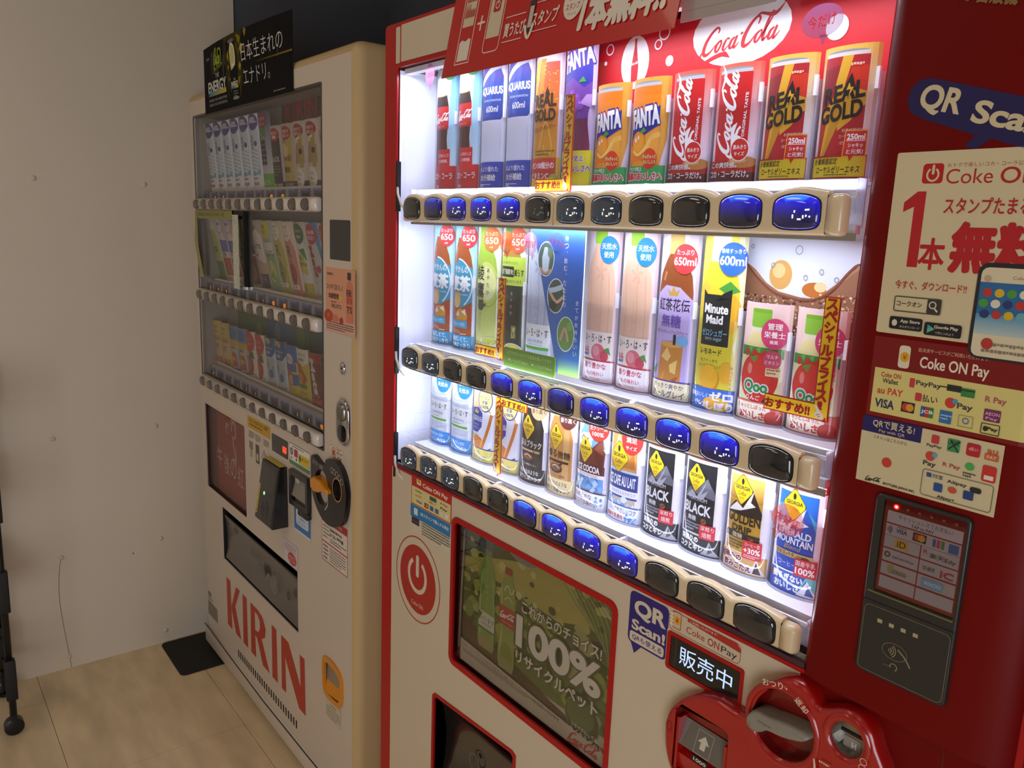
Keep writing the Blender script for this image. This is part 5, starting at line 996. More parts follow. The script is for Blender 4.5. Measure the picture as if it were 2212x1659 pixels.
a.G(0, 84, 110, 92, '0b0b0c', '3a2c0a').P([(180, 176), (200, 120), (190, 60), (214, 20), (300, 20), (330, 70), (322, 120), (350, 176)], '3a3410')
for i in range(40): x = random.gauss(262, 46); y = random.uniform(40, 172); r = random.uniform(2, 9); a.P([(x + r * math.cos(q) * 1.6, y + r * math.sin(q) * 1.8) for q in (0.3, 1.5, 3.0, 4.6)], random.choice(['8c7a1c', '5c5010', 'a8962a', '3c3408', '6a5c14']))
a.R(238, 18, 296, 160, '0c0e0c', 8).E(267, 160, 24, 5, '6a6a66').P([(250, 90), (262, 92), (284, 100), (290, 130), (280, 152), (262, 156), (248, 140), (246, 110)], 'c0bc7c').S([(256, 100), (284, 108), (284, 144), (262, 152), (254, 130)], 5, 'e0dcc0').T('THE', 268, 66, 14, 6, 'c8c8c0').T('ENERGY', 266, 55, 52, 13, 'd8d8d0', .03).R(242, 44, 292, 50, '3c8aa0').R(268, 44, 292, 50, 'b8a82c').E(267, 20, 24, 4, '8a8a86').lines(252, 38, 284, 3, 6, '8a8a84', 3)
a.T('日本生まれの', 458, 122, 250, 44, 'dcdcd8', -.01).T('エナドリ。', 420, 62, 170, 38, 'dcdcd8', -.01).G(420, 88, 632, 92, '0b0b0c', '8a7020', True).lines(520, 12, 620, 1, 3, '8c8c88', 3.5)
a.T('THE', 130, 93, 34, 12, 'bdbdb8').T('ENERGY', 122, 66, 160, 30, 'd0d0ca', .035).G(44, 42, 198, 54, '2c7a98', 'c0a834', True).T('AWAKEN YOUR INNER POWER', 122, 31, 154, 7, '9a9a96', .01).T('UNLEASH YOUR TRUE POTENTIAL', 122, 19, 154, 7, '9a9a96', .01).T('KIRIN', 52, 143, 32, 7, '8a8a86', .03)
a.S([(112, 112), (118, 150), (136, 160), (128, 140), (140, 112), (156, 118), (150, 150), (162, 156), (178, 150), (170, 120), (182, 116)], 6, '8a9a24').P([(96, 104), (180, 118), (176, 110), (92, 98)], '4a5a14').T('ilu', 136, 134, 56, 30, 'a0ac3c', .02, sh=.2)
eb = bent('energy_drink_board', a, 632, 176, blackm, 'black bowed energy drink board fixed over the top of the cream machine\'s window', 'sign board', -3, 16, -1060, 1760)
# strips held on the middle row
t = thing('glitter_strip', (-836, -4, 1272), 'glittering upright white strip stuck on the cream machine\'s middle window', 'strip')
box('strip', -858, -816, -4, -2, 1272, 1476, mat('holographic_film', '#c8c8b4', 0.3), t)
a = Art((-858, -816), (1272, 1476))
for i in range(420):
    x = random.uniform(-858, -816); z = random.uniform(1272, 1476); r = random.uniform(1.5, 4)
    a.P([(x, z), (x + r, z + r * .3), (x + r * .4, z + r * 1.4)], random.choice(['f4f8e8', 'e4e8a0', 'a8c8a0', 'ffffff', 'd8c860', 'b8d8e0', 'e8b890']))
    if i % 10: a.l -= 1
a.build('glitter_face', t, on_y(-4), attr_mat('glitter', 0.2, 0.6))
t = thing('display_tape', (-1000, -4, 1460), 'olive yellow tape along the top left of the cream machine\'s middle window', 'tape')
box('tape', -1186, -862, -4, -2.6, 1462, 1487, mat('olive_tape', '#8f8a4a', 0.45), t)
a = Art(); a.T('お金を入れてからボタンを', -1040, 1475, 230, 12, '5c7a3c', .02); a.build('tape_print', t, on_y(-4))
obj('hanging_tape', [(-1192, -4, 1486), (-1172, -4, 1486), (-1150, -10, 1380), (-1128, -3, 1284), (-1166, -3, 1284), (-1190, -8, 1390)], [(0, 1, 2, 5), (5, 2, 3, 4)], mat('olive_tape_shiny', '#8c862c', 0.2), t)
t = thing('dark_bracket', (-800, 0, 1280), 'slim black upright bracket right of the glittering strip', 'bracket')
box('bar', -784, -778, -2, 22, 1280, 1478, blackm, t); box('top_block', -848, -776, -2, 4, 1474, 1486, blackm, t); box('foot_clip', -790, -768, -3, 4, 1274, 1282, chrome, t)
# ------------------------------------------------------------------ the red machine
C = thing('vending_machine', (600, 350, 0), 'large red drinks vending machine with brightly lit window, in the foreground', 'vending machine')
RX1 = 1205
box('cabinet', 0, RX1, 92, 690, 30, 1828, red, C, bev=6)
win = [(48, 994), (983, 994), (998, 1752), (48, 1752)]
post = rr(272, 664, 684, 941, 12, 4)
slot = [(216, 380), (470, 380), (470, 572), (462, 577), (222, 559), (216, 552)]
# left stile, header, lower red rail as one red face with holes; the cream fields lie on top of it
coin_hole = ell(975, 922, 40, 42, 24)
plate('door_face', [rr(0, 28, RX1, 1831, 8, 3), win, post, slot], 0, 90, red, C)
plate('cream_field', [[(42, 40), (976, 40), (985, 985), (42, 985)], rr(266, 656, 690, 948, 16, 4), [(212, 376), (474, 376), (474, 576), (466, 581), (220, 563), (212, 556)]], -0.8, 0.2, cream, C)
plate('poster_frame', [rr(265, 655, 691, 949, 17, 4), rr(274, 666, 682, 939, 10, 4)], -3.5, 0, red, C)
plate('slot_frame', [[(210, 374), (476, 374), (476, 578), (466, 583), (219, 565), (210, 557)], [(217, 381), (469, 381), (469, 571), (461, 576), (223, 558), (217, 551)]], -2.5, 0, red, C)
plate('header_panel', [rr(60, 1761, 1180, 1825, 2, 2)], -1, 0.2, cream, C); plate('header_tab', [rr(41, 1760, 55, 1823, 1.5, 2)], -1, 0.2, cream, C)
plate('window_frame', [[(44, 990), (987, 990), (1002, 1756), (44, 1756)], [(48, 994), (983, 994), (998, 1752), (48, 1752)]], -2, 0, red, C)
rail = loft('window_sill', [[(x, y, z) for y, z in ((0, 984), (-4, 985), (-6, 988), (-5, 991), (0, 992))] for x in (48, 985)], red, C); smooth_angle(rail, 60)
box('sill_gasket', 50, 984, -5, 0, 992, 998, mat('purple_tint_acrylic', '#3a1830', 0.15, coat=0.5), C)
# lit window: liner, back panel, posters, pane
YB = 84
def quad(name, pts, m, parent): return obj(name, pts, [(0, 1, 2, 3)], m, parent)
lin_ = thing  # (kept short)
liner = obj('window_liner', [(48, 2, 994), (1000, 2, 994), (1000, 2, 1752), (48, 2, 1752), (48, YB, 994), (1000, YB, 994), (1000, YB, 1752), (48, YB, 1752)], [(0, 1, 5, 4), (1, 2, 6, 5), (2, 3, 7, 6), (3, 0, 4, 7), (4, 5, 6, 7)], white_in, C)
plate('window_pane', [[(48, 994), (983, 994), (998, 1752), (48, 1752)]], 4.5, 6.5, glass, C)
a = Art((490, 1000), (1553, 1752)); a.R(490, 1553, 1000, 1752, 'd51524').E(752, 1722, 74, 42, 'fff').coca(752, 1714, 116, 'cf1a26', 3, 2.6).ring(813, 1690, 4, 4, .7, 'cf1a26').T('R', 813, 1690, 3, 3.6, 'cf1a26')
a.E(575, 1706, 27, 36, 'fff').P([(569, 1680), (581, 1680), (582, 1700), (577, 1728), (577, 1738), (573, 1738), (573, 1728), (568, 1700)], 'cf1a26').coca(575, 1705, 11, 'fff', 0, 4)
for x, z, r in ((516, 1712, 3), (640, 1700, 7), (886, 1704, 14), (952, 1733, 4), (922, 1662, 17), (975, 1690, 10), (944, 1746, 5)): a.E(x, z, r, r, 'fff', 20)
for x, z, r in ((618, 1724, 7), (628, 1738, 10), (524, 1730, 8), (982, 1676, 11), (938, 1748, 11), (700, 1746, 5)): a.ring(x, z, r, r, 2, 'fff')
a.E(982, 1606, 22, 38, 'f4f0fa').E(940, 1606, 8, 9, 'f4f0fa').E(938, 1594, 7, 7, 'f4f0fa').coca(985, 1742, 24, 'a04a80', 0, 4).E(992, 1742, 16, 16, 'fff')
a.build('red_backdrop', C, on_y(82))
a = Art((770, 1000), (1252, 1470)); a.R(770, 1252, 1000, 1470, 'e4e8f6'); R_ = random.Random(9)
WV = [(1000, 1408), (985, 1414), (968, 1424), (952, 1441), (940, 1440), (925, 1424), (908, 1410), (888, 1400), (868, 1400), (846, 1404), (826, 1414), (808, 1430), (794, 1438), (770, 1444)]
a.G(770, 1360, 1000, 1430, '5a2c26', 'b88a62', pts=[(770, 1252), (1000, 1252)] + WV)
a.G(770, 1270, 1000, 1385, '2e3040', '6a332c', pts=[(770, 1252), (1000, 1252), (1000, 1372), (960, 1385), (920, 1376), (880, 1364), (830, 1372), (770, 1385)])
a.E(845, 1425, 16, 18, 'dba65a').E(842, 1430, 9, 9, 'f0cc8c').E(892, 1410, 16, 9, 'c8742a').E(900, 1414, 8, 6, 'f0d8a0').P([(862, 1402), (888, 1398), (914, 1408), (936, 1430), (944, 1436), (956, 1436), (972, 1420), (1000, 1404), (1000, 1380), (940, 1388), (880, 1378), (820, 1380), (770, 1400), (770, 1436), (792, 1434), (814, 1420), (836, 1406)], 'a06e50')
for i in range(760):
    x = R_.uniform(770, 998); z = 1406 - abs(R_.gauss(0, 1)) * 30 - (6 if x < 900 else 0); r = R_.uniform(.5, 1.9)
    if i % 20: a.l -= 1
    a.E(x, z, r, r, R_.choice(['d8b48c', 'b4846a', 'e6d2b0', '7a4432', 'c8a070', '8c5a44', 'f0e0c4', '5a2c28']), 7)
a.S([(770, 1446), (794, 1436), (812, 1420), (836, 1404), (862, 1398), (890, 1398), (914, 1410), (934, 1434), (946, 1443), (960, 1436), (974, 1424), (1000, 1414)], 2.6, '8a4a3a')
for i in range(60):
    x = R_.uniform(860, 998); z = R_.uniform(1256, 1372); r = R_.uniform(.6, 1.8); a.l -= 1 if i % 12 else 0
    a.E(x, z, r, r, R_.choice(['a87a6a', 'c8a48c', '8a3a4a', '6a4a6a']), 6)
a.E(970, 1350, 22, 16, '8a3438').E(950, 1330, 30, 14, '7a3840').E(975, 1275, 20, 10, '8a3a5a').E(930, 1300, 26, 20, '3c3440')
for x, z, r in ((802, 1458, 2.5), (868, 1456, 5), (900, 1432, 3), (880, 1424, 3), (988, 1440, 4), (834, 1436, 3), (920, 1424, 3), (996, 1460, 4)): a.ring(x, z, r, r * 1.1, .8, '7a8090')
a.R(770, 1252, 1000, 1254, 'c8ccd8'); a.build('splash_backdrop', C, on_y(82))
a = Art((880, 1000), (994, 1198)); a.R(880, 994, 1000, 1198, 'd51a28').E(990, 1168, 12, 10, 'fff').ring(996, 1154, 9, 9, 2, 'fff').E(934, 1160, 20, 26, 'fff').E(938, 1092, 7, 10, 'fff').E(932, 1080, 6, 6, 'fff'); a.build('lower_backdrop', C, on_y(82))
ck = box('dark_latch', -9, 9, 54, 60, -5, 5, dgrey, C, bev=2, local=True, origin=None)
ck.location = Vector((976, 0, 1438)) / 1000 - wloc(C) ; ck.rotation_euler = (0, math.radians(-26), 0)
# LED lamps of the lit window
def ledpair(x0, x1, y, z, e, down):
    led(x0, x1, y, z, e, rx=((math.radians(-4)) if down else math.radians(184), 0, 0), parent=C)
box('led_housing', 52, 992, 12, 26, 1742, 1751, white_in, C); ledpair(56, 988, 19, 1740, 8.0, True)
SH = [(1536, 1473, 1517), (1244, 1197, 1234), (1044, 1000, 1036)]
for si, (zs, z0, z1) in enumerate(SH):
    xr = 1000 if si != 2 else 985
    sh = box('shelf', 84, 976, 26, 80, zs - 6, zs - 3, white_in, C)
    box('shelf_front', 84, 974, 24, 26, z1 - 34, zs - 3, mat('lit_shelf_front', '#eef0fa', 0.4), sh)
    for x in (84, 380, 676, 973): box('shelf_rib', x - .8, x + .8, 10, 26, z1 - 20, zs - 3, milky, sh)
    # end bracket to the right of the shelf
    br = box('shelf_end', 978, 996, 30, 82, zs - 8, zs - 5, white_in, C)
    for q in (0, 1, 2): box('bracket_fin', 979 + q * 7, 980.4 + q * 7, 34, 80, zs - 46, zs - 8, milky, br)
    loft('bracket_cup', [[(976 + 8 + rr_ * math.cos(math.tau * k / 14), 52 + rr_ * math.sin(math.tau * k / 14), z) for k in range(14)] for rr_, z in ((8, zs - 52), (10, zs - 10))], milky, br, False, False)
    if si < 2: 
        box('led_housing', 84, 974, 12, 22, z0 + 3, z0 + 12, white_in, C); ledpair(88, 970, 17, z0 + 1, 7.0, True)
    box('led_base', 84, 974, 9, 12, z1 - 2, z1 + 2, white_in, C); ledpair(88, 970, 14, z1 + 4, 3.0, False)
sd = box('side_light', 48.2, 50, 4, 83, 998, 1748, mat('led_diffuser', '#e8ecff', 0.5, emit='#dfe4ff', estr=0.24), C)
box('side_light', 997, 999, 24, 83, 1545, 1700, MATS['led_diffuser'], C) if False else None
for z in (1540, 1225, 1012):
    hb = box('hinge_block', 49, 54, -3, 5, z - 48, z + 44, blackm, C)
    tube('white_cable', [(54, -2, z - 4), (62, -6, z - 16), (72, -4, z - 36), (84, 0, z - 46)], 2.6, kstrip, hb, 6)
# button bars
def glowface(parent, cx, cz, lit, dig, cy, seed):
    """oblong domed button with its LED picture; lit 0 dark, 1 blue, 2 grey with white digits"""
    P = [(cx + x, cz + z) for x, z in spline2([(-27, -15), (-28.5, 2), (-26, 13), (-14, 18), (0, 19.3), (14, 18), (26, 13), (28.5, 2), (27, -15), (14, -19), (-14, -19)])]
    return P
def spline2(pts): 
    q = spline(pts + pts[:1], 3); return [(p[0], p[1]) for p in q[:-1]]
BT = attr_mat('button_lens', 0.08, 1.0, 1.0)
STATE = [[(0, ''), (.35, ''), (1, 'w'), (1, 'w'), (1, 'w'), (0, 'd'), (-1, 'w'), (-1, 'w'), (0, ''), (0, ''), (.75, ''), (1, 'w')],
         [(-1, 'w'), (-1, 'w'), (0, ''), (0, ''), (.9, ''), (1, 'w'), (.35, ''), (1, 'w'), (1, 'w'), (1, 'w'), (1, 'w'), (0, '')],
         [(-1, 'w'), (-1, 'w'), (-1, 'w'), (0, ''), (0, ''), (.7, ''), (1, 'w'), (1, 'w'), (1, 'w'), (0, ''), (0, ''), (0, '')]]
def button(parent, cx, cz, st, dg):
    V, F, Cc = [], [], []
    rings = []
    for k, y in ((1.0, -8), (1.0, -9.5), (.93, -11.5), (.8, -13), (.55, -14.2), (.25, -14.8)):
        rings.append([(cx + x * k, y, cz + z * k) for x, z in BP])
    n = len(BP); V = [p for r in rings for p in r] + [(cx, -15, cz)]
    for j in range(len(rings) - 1): F += [((i + 1) % n + j * n, i + j * n, i + (j + 1) * n, (i + 1) % n + (j + 1) * n) for i in range(n)]
    e = (len(rings) - 1) * n; F += [((i + 1) % n + e, i + e, len(V) - 1) for i in range(n)]
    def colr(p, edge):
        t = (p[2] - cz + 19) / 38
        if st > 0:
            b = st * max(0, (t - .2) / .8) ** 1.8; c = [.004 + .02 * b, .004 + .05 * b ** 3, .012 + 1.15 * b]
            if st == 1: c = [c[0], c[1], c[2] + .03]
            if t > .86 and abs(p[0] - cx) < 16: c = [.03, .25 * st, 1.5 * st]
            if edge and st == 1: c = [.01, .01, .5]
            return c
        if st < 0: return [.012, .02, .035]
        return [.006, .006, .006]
    cols = []
    for f in F:
        for v in f: c = colr(V[v], v < 2 * n); cols += [c[0], c[1], c[2], 1]
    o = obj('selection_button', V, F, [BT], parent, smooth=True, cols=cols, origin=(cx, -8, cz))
    if dg:
        a = Art(); W = 'e4f4e8' if dg == 'w' else '4a545c'
        x, z = cx + 5, cz - 9
        for x0, z0, x1, z1 in ((0, 4, 0, 8), (1.5, 10, 1.8, 12.5), (5, 3.2, 9, 3.2), (11, 4, 11, 7.5), (14, 4.4, 14, 8), (12.5, 13, 17, 13.4), (17.5, 3.5, 17.5, 7)): a.S([(x + x0 * 1.1 - 5, z + z0 - 2), (x + x1 * 1.1 - 5, z + z1 - 2)], 1.7, W, 1, 1); a.l -= 1
        if st < 0: a.R(cx - 19, cz - 14, cx - 11, cz - 8, '2ab8e8', 1, 1)
        def dome(u, v, l):
            d = min(1, math.hypot((u - cx) / 28, (v - cz) / 19)); return (u, -15.3 + 3.2 * d ** 2.2 - 0.02 * l, v)
        a.build('price_digits', o, dome)
    return o
BP = spline2([(-27, -13), (-28.2, 1), (-26, 12), (-14, 17.3), (0, 18.6), (14, 17.3), (26, 12), (28.2, 1), (27, -13), (15, -18), (-15, -18)])
for ri, (zs, z0, z1) in enumerate(SH):
    zc = (z0 + z1) / 2 + 2.5; xl, xr = 83, 951
    top = []
    for k in range(0, 12 * 8 + 1):
        x = 118 - 36.3 + (72.6 * 12) * k / 96
        top.append((x, z1 - 1 + 8.5 * max(0, math.cos(math.pi * (k % 8 - 4) / 8.6)) ** .9))
    top = [(x, z) for x, z in top if xl + 3 < x < xr]
    def outline(i):
        P = [(xl + 2 + i, z0 + i), (xr, z0 + i), (xr, top[-1][1] - i)]
        P += [(x, z - i) for x, z in reversed(top[1:-1])] + [(xl + 4 + i, z1 - 2 - i), (xl + i, z1 - 8 - i), (xl + i, z0 + 4 + i)]
        return P
    bar = puff('button_bar', outline, [(9, -8.6), (5, -8.2), (2.2, -6.8), (.6, -4), (0, 0), (0, 4)], bezel, C); smooth_angle(bar, 60)
    cap = puff('end_cap', lambda i: [(xr + .8, z0 + i)] + rr(xr, z0, 971, z1, 7, 4, i)[:10] + [(xr + .8, z1 - i)], [(6, -8.6), (3.4, -7.6), (1.2, -5), (0, -1), (0, 4)], bezel, bar)
    box('cap_seam', xr, xr + 1, -7.6, 2, z0 + 2, z1 - 2, dgrey, bar); box('middle_seam', 118 + 72.6 * 5.5 - .4, 118 + 72.6 * 5.5 + .4, -8.9, -8, z0 + 2, z1 - 4, grey, bar)
    box('bar_backing', 96, 980, 3, 4.4, z0 - 4, z0 + 4, grey, bar)
    for i in range(12):
        st, dg = STATE[ri][i]; cx = 118 + 72.6 * i
        plate('button_rim', [[(cx + x * 1.05, zc + z * 1.06) for x, z in BP], [(cx + x, zc + z) for x, z in BP]], -9.2, -8, blackm, bar)
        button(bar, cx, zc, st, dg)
# the drinks
items = [
 [(c_cola_bottle, 'bottle_card', 'dark cola bottle card with pink popularity bubble, far left on the red machine\'s top shelf'), (c_cola_bottle, 'bottle_card', 'dark cola bottle card, second from left on the red machine\'s top shelf'), (c_aquarius, 'bottle_card', 'blue-labelled sports drink card beside the cola bottles, top shelf'), (c_aquarius, 'bottle_card', 'blue-labelled sports drink card beside the yellow energy bottle, top shelf'),
  (c_real_bottle, 'bottle_card', 'yellow and red energy drink bottle card with black block lettering'), (c_grape, 'bottle_card', 'purple grape soda bottle card half behind an upright price sign'), (c_orange, 'can_card', 'orange soda can card beside the purple bottle, top shelf'), (c_orange, 'can_card', 'orange soda can card beside the red cola can, top shelf'),
  (c_coke, 'can_card', 'tall red cola can card with upright white script, left one of the two'), (c_coke, 'can_card', 'tall red cola can card with upright white script, right one of the two'), (c_real, 'can_card', 'red and gold lightning-bolt can card, left one of the two on the top shelf'), (c_real, 'can_card', 'red and gold lightning-bolt can card, right one under the round bubble, top shelf')],
 [(c_barley, 'bottle_card', 'brown barley tea bottle card with light blue label, far left on the middle shelf'), (c_barley, 'bottle_card', 'brown barley tea bottle card with light blue label, second on the middle shelf'), (c_ayataka, 'bottle_card', 'light green tea bottle card with black brush characters'), (c_darktea, 'bottle_card', 'dark green tea bottle card with lime label behind the upright price sign'),
  (c_water, 'bottle_card', 'clear water bottle card with white label left of the blue placard'), None, (c_peach, 'bottle_card', 'pale peach water bottle card right beside the blue placard'), (c_peach, 'bottle_card', 'pale peach water bottle card beside the lilac tea bottle'),
  (c_tea, 'bottle_card', 'iced tea bottle card with lilac label and golden crown'), (c_lemon, 'bottle_card', 'yellow lemonade bottle card with black label'), (c_apple, 'bottle_card', 'small apple juice bottle card with pink circle, left one fully in view'), (c_apple, 'bottle_card', 'small apple juice bottle card partly behind the large price sign')],
 [(c_water_small, 'bottle_card', 'small water bottle card with blue foot, far left on the bottom shelf'), (c_water_small, 'bottle_card', 'small water bottle card with blue foot, second on the bottom shelf'), (c_milktea, 'bottle_card', 'milk tea bottle card with royal blue label, fully visible one'), (c_milktea, 'bottle_card', 'milk tea bottle card with royal blue label, half behind a narrow price sign'),
  (c_black_bottle, 'bottle_card', 'black coffee bottle card with yellow diamond and a coffee cup'), (c_bitou_bottle, 'bottle_card', 'tan coffee bottle card with yellow diamond and a coffee cup'), (c_cocoa, 'bottle_card', 'iced cocoa bottle card with whipped cream and blue ice'), (c_aulait, 'bottle_card', 'iced cafe au lait card with blue label and blue ice'),
  (c_black_can, 'can_card', 'black mountain coffee can card, left one of the two on the bottom shelf'), (c_black_can, 'can_card', 'black mountain coffee can card, right one of the two on the bottom shelf'), (c_golden, 'can_card', 'golden coffee can card with white peaks, bottom shelf'), (c_emerald, 'can_card', 'blue mountain coffee can card, rightmost on the bottom shelf')]]
for ri, row in enumerate(items):
    zs = SH[ri][0]
    for i, it in enumerate(row):
        if not it: continue
        H = 1.0; f, nm, lb = it
        t = sample(nm, f, (118 + 72.6 * i + 2, 66, zs - 1), lb, 'drink card', ['drinks on the top shelf of the red machine', 'drinks on the middle shelf of the red machine', 'drinks on the bottom shelf of the red machine'][ri], holder=98 if f in (c_orange, c_coke, c_real, c_apple) or ri == 2 else 120)
# bubbles stuck on the pane
def bubble(cx, cz, rx, rz, col, txt, tcol, dx, w, h, rot=0):
    a = Art(); a.E(cx, cz, rx, rz, col).P([(cx + dx - 5, cz - rz * .8), (cx + dx + 6, cz - rz * .86), (cx + dx, cz - rz * 1.45)], col)
    o = a.build('bubble_sticker', C, on_y(4), FILM); b = Art(); b.T(txt, cx, cz, w, h, tcol, .0, rot=rot); b.build('bubble_text', o, on_y(3.6), INKFILM)
bubble(153, 1728, 15, 19, 'c88ab8', '人気商品', 'f03c14', 2, 26, 9, 6); bubble(916, 1692, 24, 17, 'a070a0', '今だけ', 'f03c14', 3, 32, 13, 4)
bubble(392, 1446, 17, 18, 'cf5a30', '大好評', 'f03c14', 2, 27, 11, -8); bubble(452, 1446, 17, 18, 'b88a9c', '大好評', 'f03c14', 6, 27, 11, -6); bubble(513, 1450, 16, 15, '5a6a9c', 'おすすめ', 'f03c14', 0, 34, 9, -14); bubble(938, 1153, 21, 19, 'c85030', '大好評', 'f03c14', -14, 32, 13, -14)
# blue placard standing in the sixth place, with its green foot card
t = thing('placard', (470, 26, 1250), 'blue placard with three oval photos of a squeezed bottle on the middle shelf', 'placard')
a = Art((425, 552), (1250, 1475)); a.G(432, 1250, 552, 1475, '3a78c4', '2a58b0', pts=[(504, 1250), (552, 1250), (552, 1475), (427, 1475), (428, 1462), (442, 1440), (456, 1394), (477, 1331), (494, 1279)]).P([(470, 1475), (552, 1475), (552, 1300), (520, 1350), (505, 1440)], '3466bc').G(505, 1250, 552, 1275, '9ad040', '3c7ac0')
for cx, cz in ((465, 1424), (492, 1369), (519, 1313)): a.E(cx, cz, 20, 27, 'e4eef6').E(cx, cz, 18.5, 25.5, {465: '4a6a5c', 492: '3c5a4c', 519: '6a9a54'}[cx])
a.P([(458, 1402), (456, 1426), (461, 1442), (468, 1442), (474, 1426), (471, 1402)], 'c8dcec').S([(452, 1410), (464, 1402), (478, 1408)], 4, 'c89a84').S([(476, 1376), (491, 1379), (506, 1384)], 8, 'b8d0e4').S([(479, 1373), (494, 1360), (508, 1368)], 5, 'd8a890').S([(507, 1302), (517, 1322), (525, 1302)], 5, 'c0a08c').E(475, 1434, 6, 8, '6c8c64').E(486, 1354, 9, 7, '2c3c34').E(528, 1326, 7, 7, '7cb060')
a.TV('持つ、飲む、たたむの', 512, 1462, 9, 11, 'e8f0fa').TV('全てが気持ちいい', 542, 1368, 8, 11, 'e8f0fa')
pass
plate('board', [[(504, 1250), (552, 1250), (552, 1475), (427, 1475), (428, 1462), (442, 1440), (456, 1394), (477, 1331), (494, 1279)]], 26, 28, card_back, t); a.build('printed_face', t, on_y(26))
t = thing('foot_card', (440, 16, 1246), 'green strip card with white notes at the foot of the blue placard', 'card'); plate('card', [rr(380, 1244, 510, 1276, 3, 2)], 15, 16.5, mat('green_card', '#6a9c28', 0.5), t)
a = Art(); a.T('以下のボタンからでも製品を購入できます', 446, 1268, 112, 6, 'c8e0a0', .01).T('▼いろはす540ml', 418, 1256, 50, 5, 'c8e0a0', .01).T('▼いろはす540ml', 478, 1256, 50, 5, 'c8e0a0', .01); a.build('card_print', t, on_y(15))
# special-price signs outside the pane
YEL, RDD = 'f0cc14', 'b8121e'
def lsign(x0, x1, z0, z1, hx, hz0, hz1, label, y=21, up=True):
    """upright bar x0..x1, z0..z1 and a cross bar hx..x1 (or x0..hx) between hz0..hz1"""
    P = [(hx, hz0), (x1, hz0), (x1, z1), (x0, z1), (x0, hz1), (hx, hz1)] if up else [(x0, z0), (x1, z0), (x1, hz0), (hx, hz0), (hx, hz1), (x0, hz1)]
    t = thing('price_sign', ((x0 + x1) / 2, y, min(p[1] for p in P)), label, 'price sign', 'yellow special-price signs')
    plate('card', [P], y, y + 1, mat('sign_red', '#b8121e', 0.4), t)
    cx = sum(p[0] for p in P) / 6; w = 1.4
    Q = [(hx + w, hz0 + w), (x1 - w, hz0 + w), (x1 - w, z1 - w), (x0 + w, z1 - w), (x0 + w, hz1 - w), (hx + w, hz1 - w)] if up else [(x0 + w, z0 + w), (x1 - w, z0 + w), (x1 - w, hz0 + w), (hx - w, hz0 + w), (hx - w, hz1 - w), (x0 + w, hz1 - w)]
    a = Art(); a.P(Q, YEL); s = (x1 - x0) * .86; L = (z1 - (hz1 if up else z0 + 12)); 
    zt = z1 - 2; zb = (hz1 - 4) if up else z0 + 12; a.TV('スペシャルプライス!', (x0 + x1) / 2, zt, s * .82, (zt - zb) / 9.6, RDD, .05); a.T('!!', (x0 + x1) / 2, zb + 3, 6, (x1 - x0) * .5, RDD, .04)
    mx = (hx + x0) / 2 if up else (x1 + hx) / 2
    a.T('おすすめ!!', mx + (1 if up else 0), (hz0 + hz1) / 2, abs(x0 - hx) * .9 if up else abs(hx - x1) * .94, (hz1 - hz0) * .56, RDD, .05)
    # pointing hand
    hx_, hz_ = ((x0 + x1) / 2, (hz0 + hz1) / 2) if up else ((x0 + x1) / 2, z0 + 7); k = (x1 - x0) / 19
    a.P([(hx_ - 6 * k, hz_ + 8 * k), (hx_ - 4 * k, hz_ + 9 * k), (hx_ + 1 * k, hz_ + 3 * k), (hx_ + 6 * k, hz_ - 2 * k), (hx_ + 5 * k, hz_ - 7 * k), (hx_ - 3 * k, hz_ - 6 * k), (hx_ - 6 * k, hz_ - 1 * k), (hx_ - 3 * k, hz_ + 1 * k)], 'f4ecd4').S([(hx_ - 3 * k, hz_ - 3 * k), (hx_ + 1 * k, hz_ - 1 * k)], .7, 'b8121e').S([(hx_ - 1 * k, hz_ - 5 * k), (hx_ + 2 * k, hz_ - 3 * k)], .7, 'b8121e').P([(hx_ + 4 * k, hz_ - 9 * k), (hx_ + 9 * k, hz_ - 9 * k), (hx_ + 9 * k, hz_ - 3 * k)], RDD)
    a.build('sign_print', t, on_y(y)); return t
lsign(500, 519, 1525, 1662, 437, 1525, 1544, 'yellow L-shaped special-price sign in front of the purple grape bottle')
lsign(351, 371, 1253, 1387, 292, 1251, 1269, 'yellow L-shaped special-price sign in front of the dark green tea bottle')
lsign(355, 375, 1052, 1189, 440, 1172, 1190, 'yellow upside-down L price sign in front of the milk tea bottle', up=False)
lsign(944, 963, 1271, 1409, 880, 1271, 1290, 'yellow L-shaped special-price sign in front of the small apple juice bottle')
# ------------------------------------------------------------------ lower door of the red machine
tray('poster_recess', post, 36, blackm, C)
a = Art((300, 698), (660, 937)); a.R(300, 660, 698, 941, 'b8ad98'); R_ = random.Random(3)
a.G(300, 710, 684, 941, '5a6c28', '46502c')
for i in range(150):
    x = R_.uniform(300, 684); z = R_.uniform(722, 940); r = R_.uniform(6, 24)
    if i % 8: a.l -= 1
    a.E(x, z, r, r * R_.uniform(.5, 1), R_.choice(['6c7c2c', '3c4a1c', '8c9838', '2c3818', '54622a', 'a0a44c', '9c9a64', '44521c']), 10)
a.P([(300, 870), (420, 905), (560, 941), (684, 941), (684, 890), (560, 850), (440, 860), (300, 850)], 'a8a050').P([(560, 941), (684, 941), (684, 840), (640, 880)], '6c7c38').E(340, 920, 50, 26, '5c6468')
for i in range(90):
    x = R_.uniform(300, 690); z = R_.uniform(760, 935); r = R_.uniform(3, 12)
    if i % 8: a.l -= 1
    a.E(x, z, r, r * .8, R_.choice(['b4b45c', '8a9440', 'c4c07c', '5c6c2c', '9aa44c', '3c4c20']), 9)
a.E(340, 920, 20, 10, '5c6468').E(470, 930, 40, 16, '84888c')
for i in range(16): a.S([(560 + i * 5, 941), (600 + i * 7, 900 - i), (684, 850 - i * 4)], .8, 'b8bc84' if i % 2 else '3c4a24')
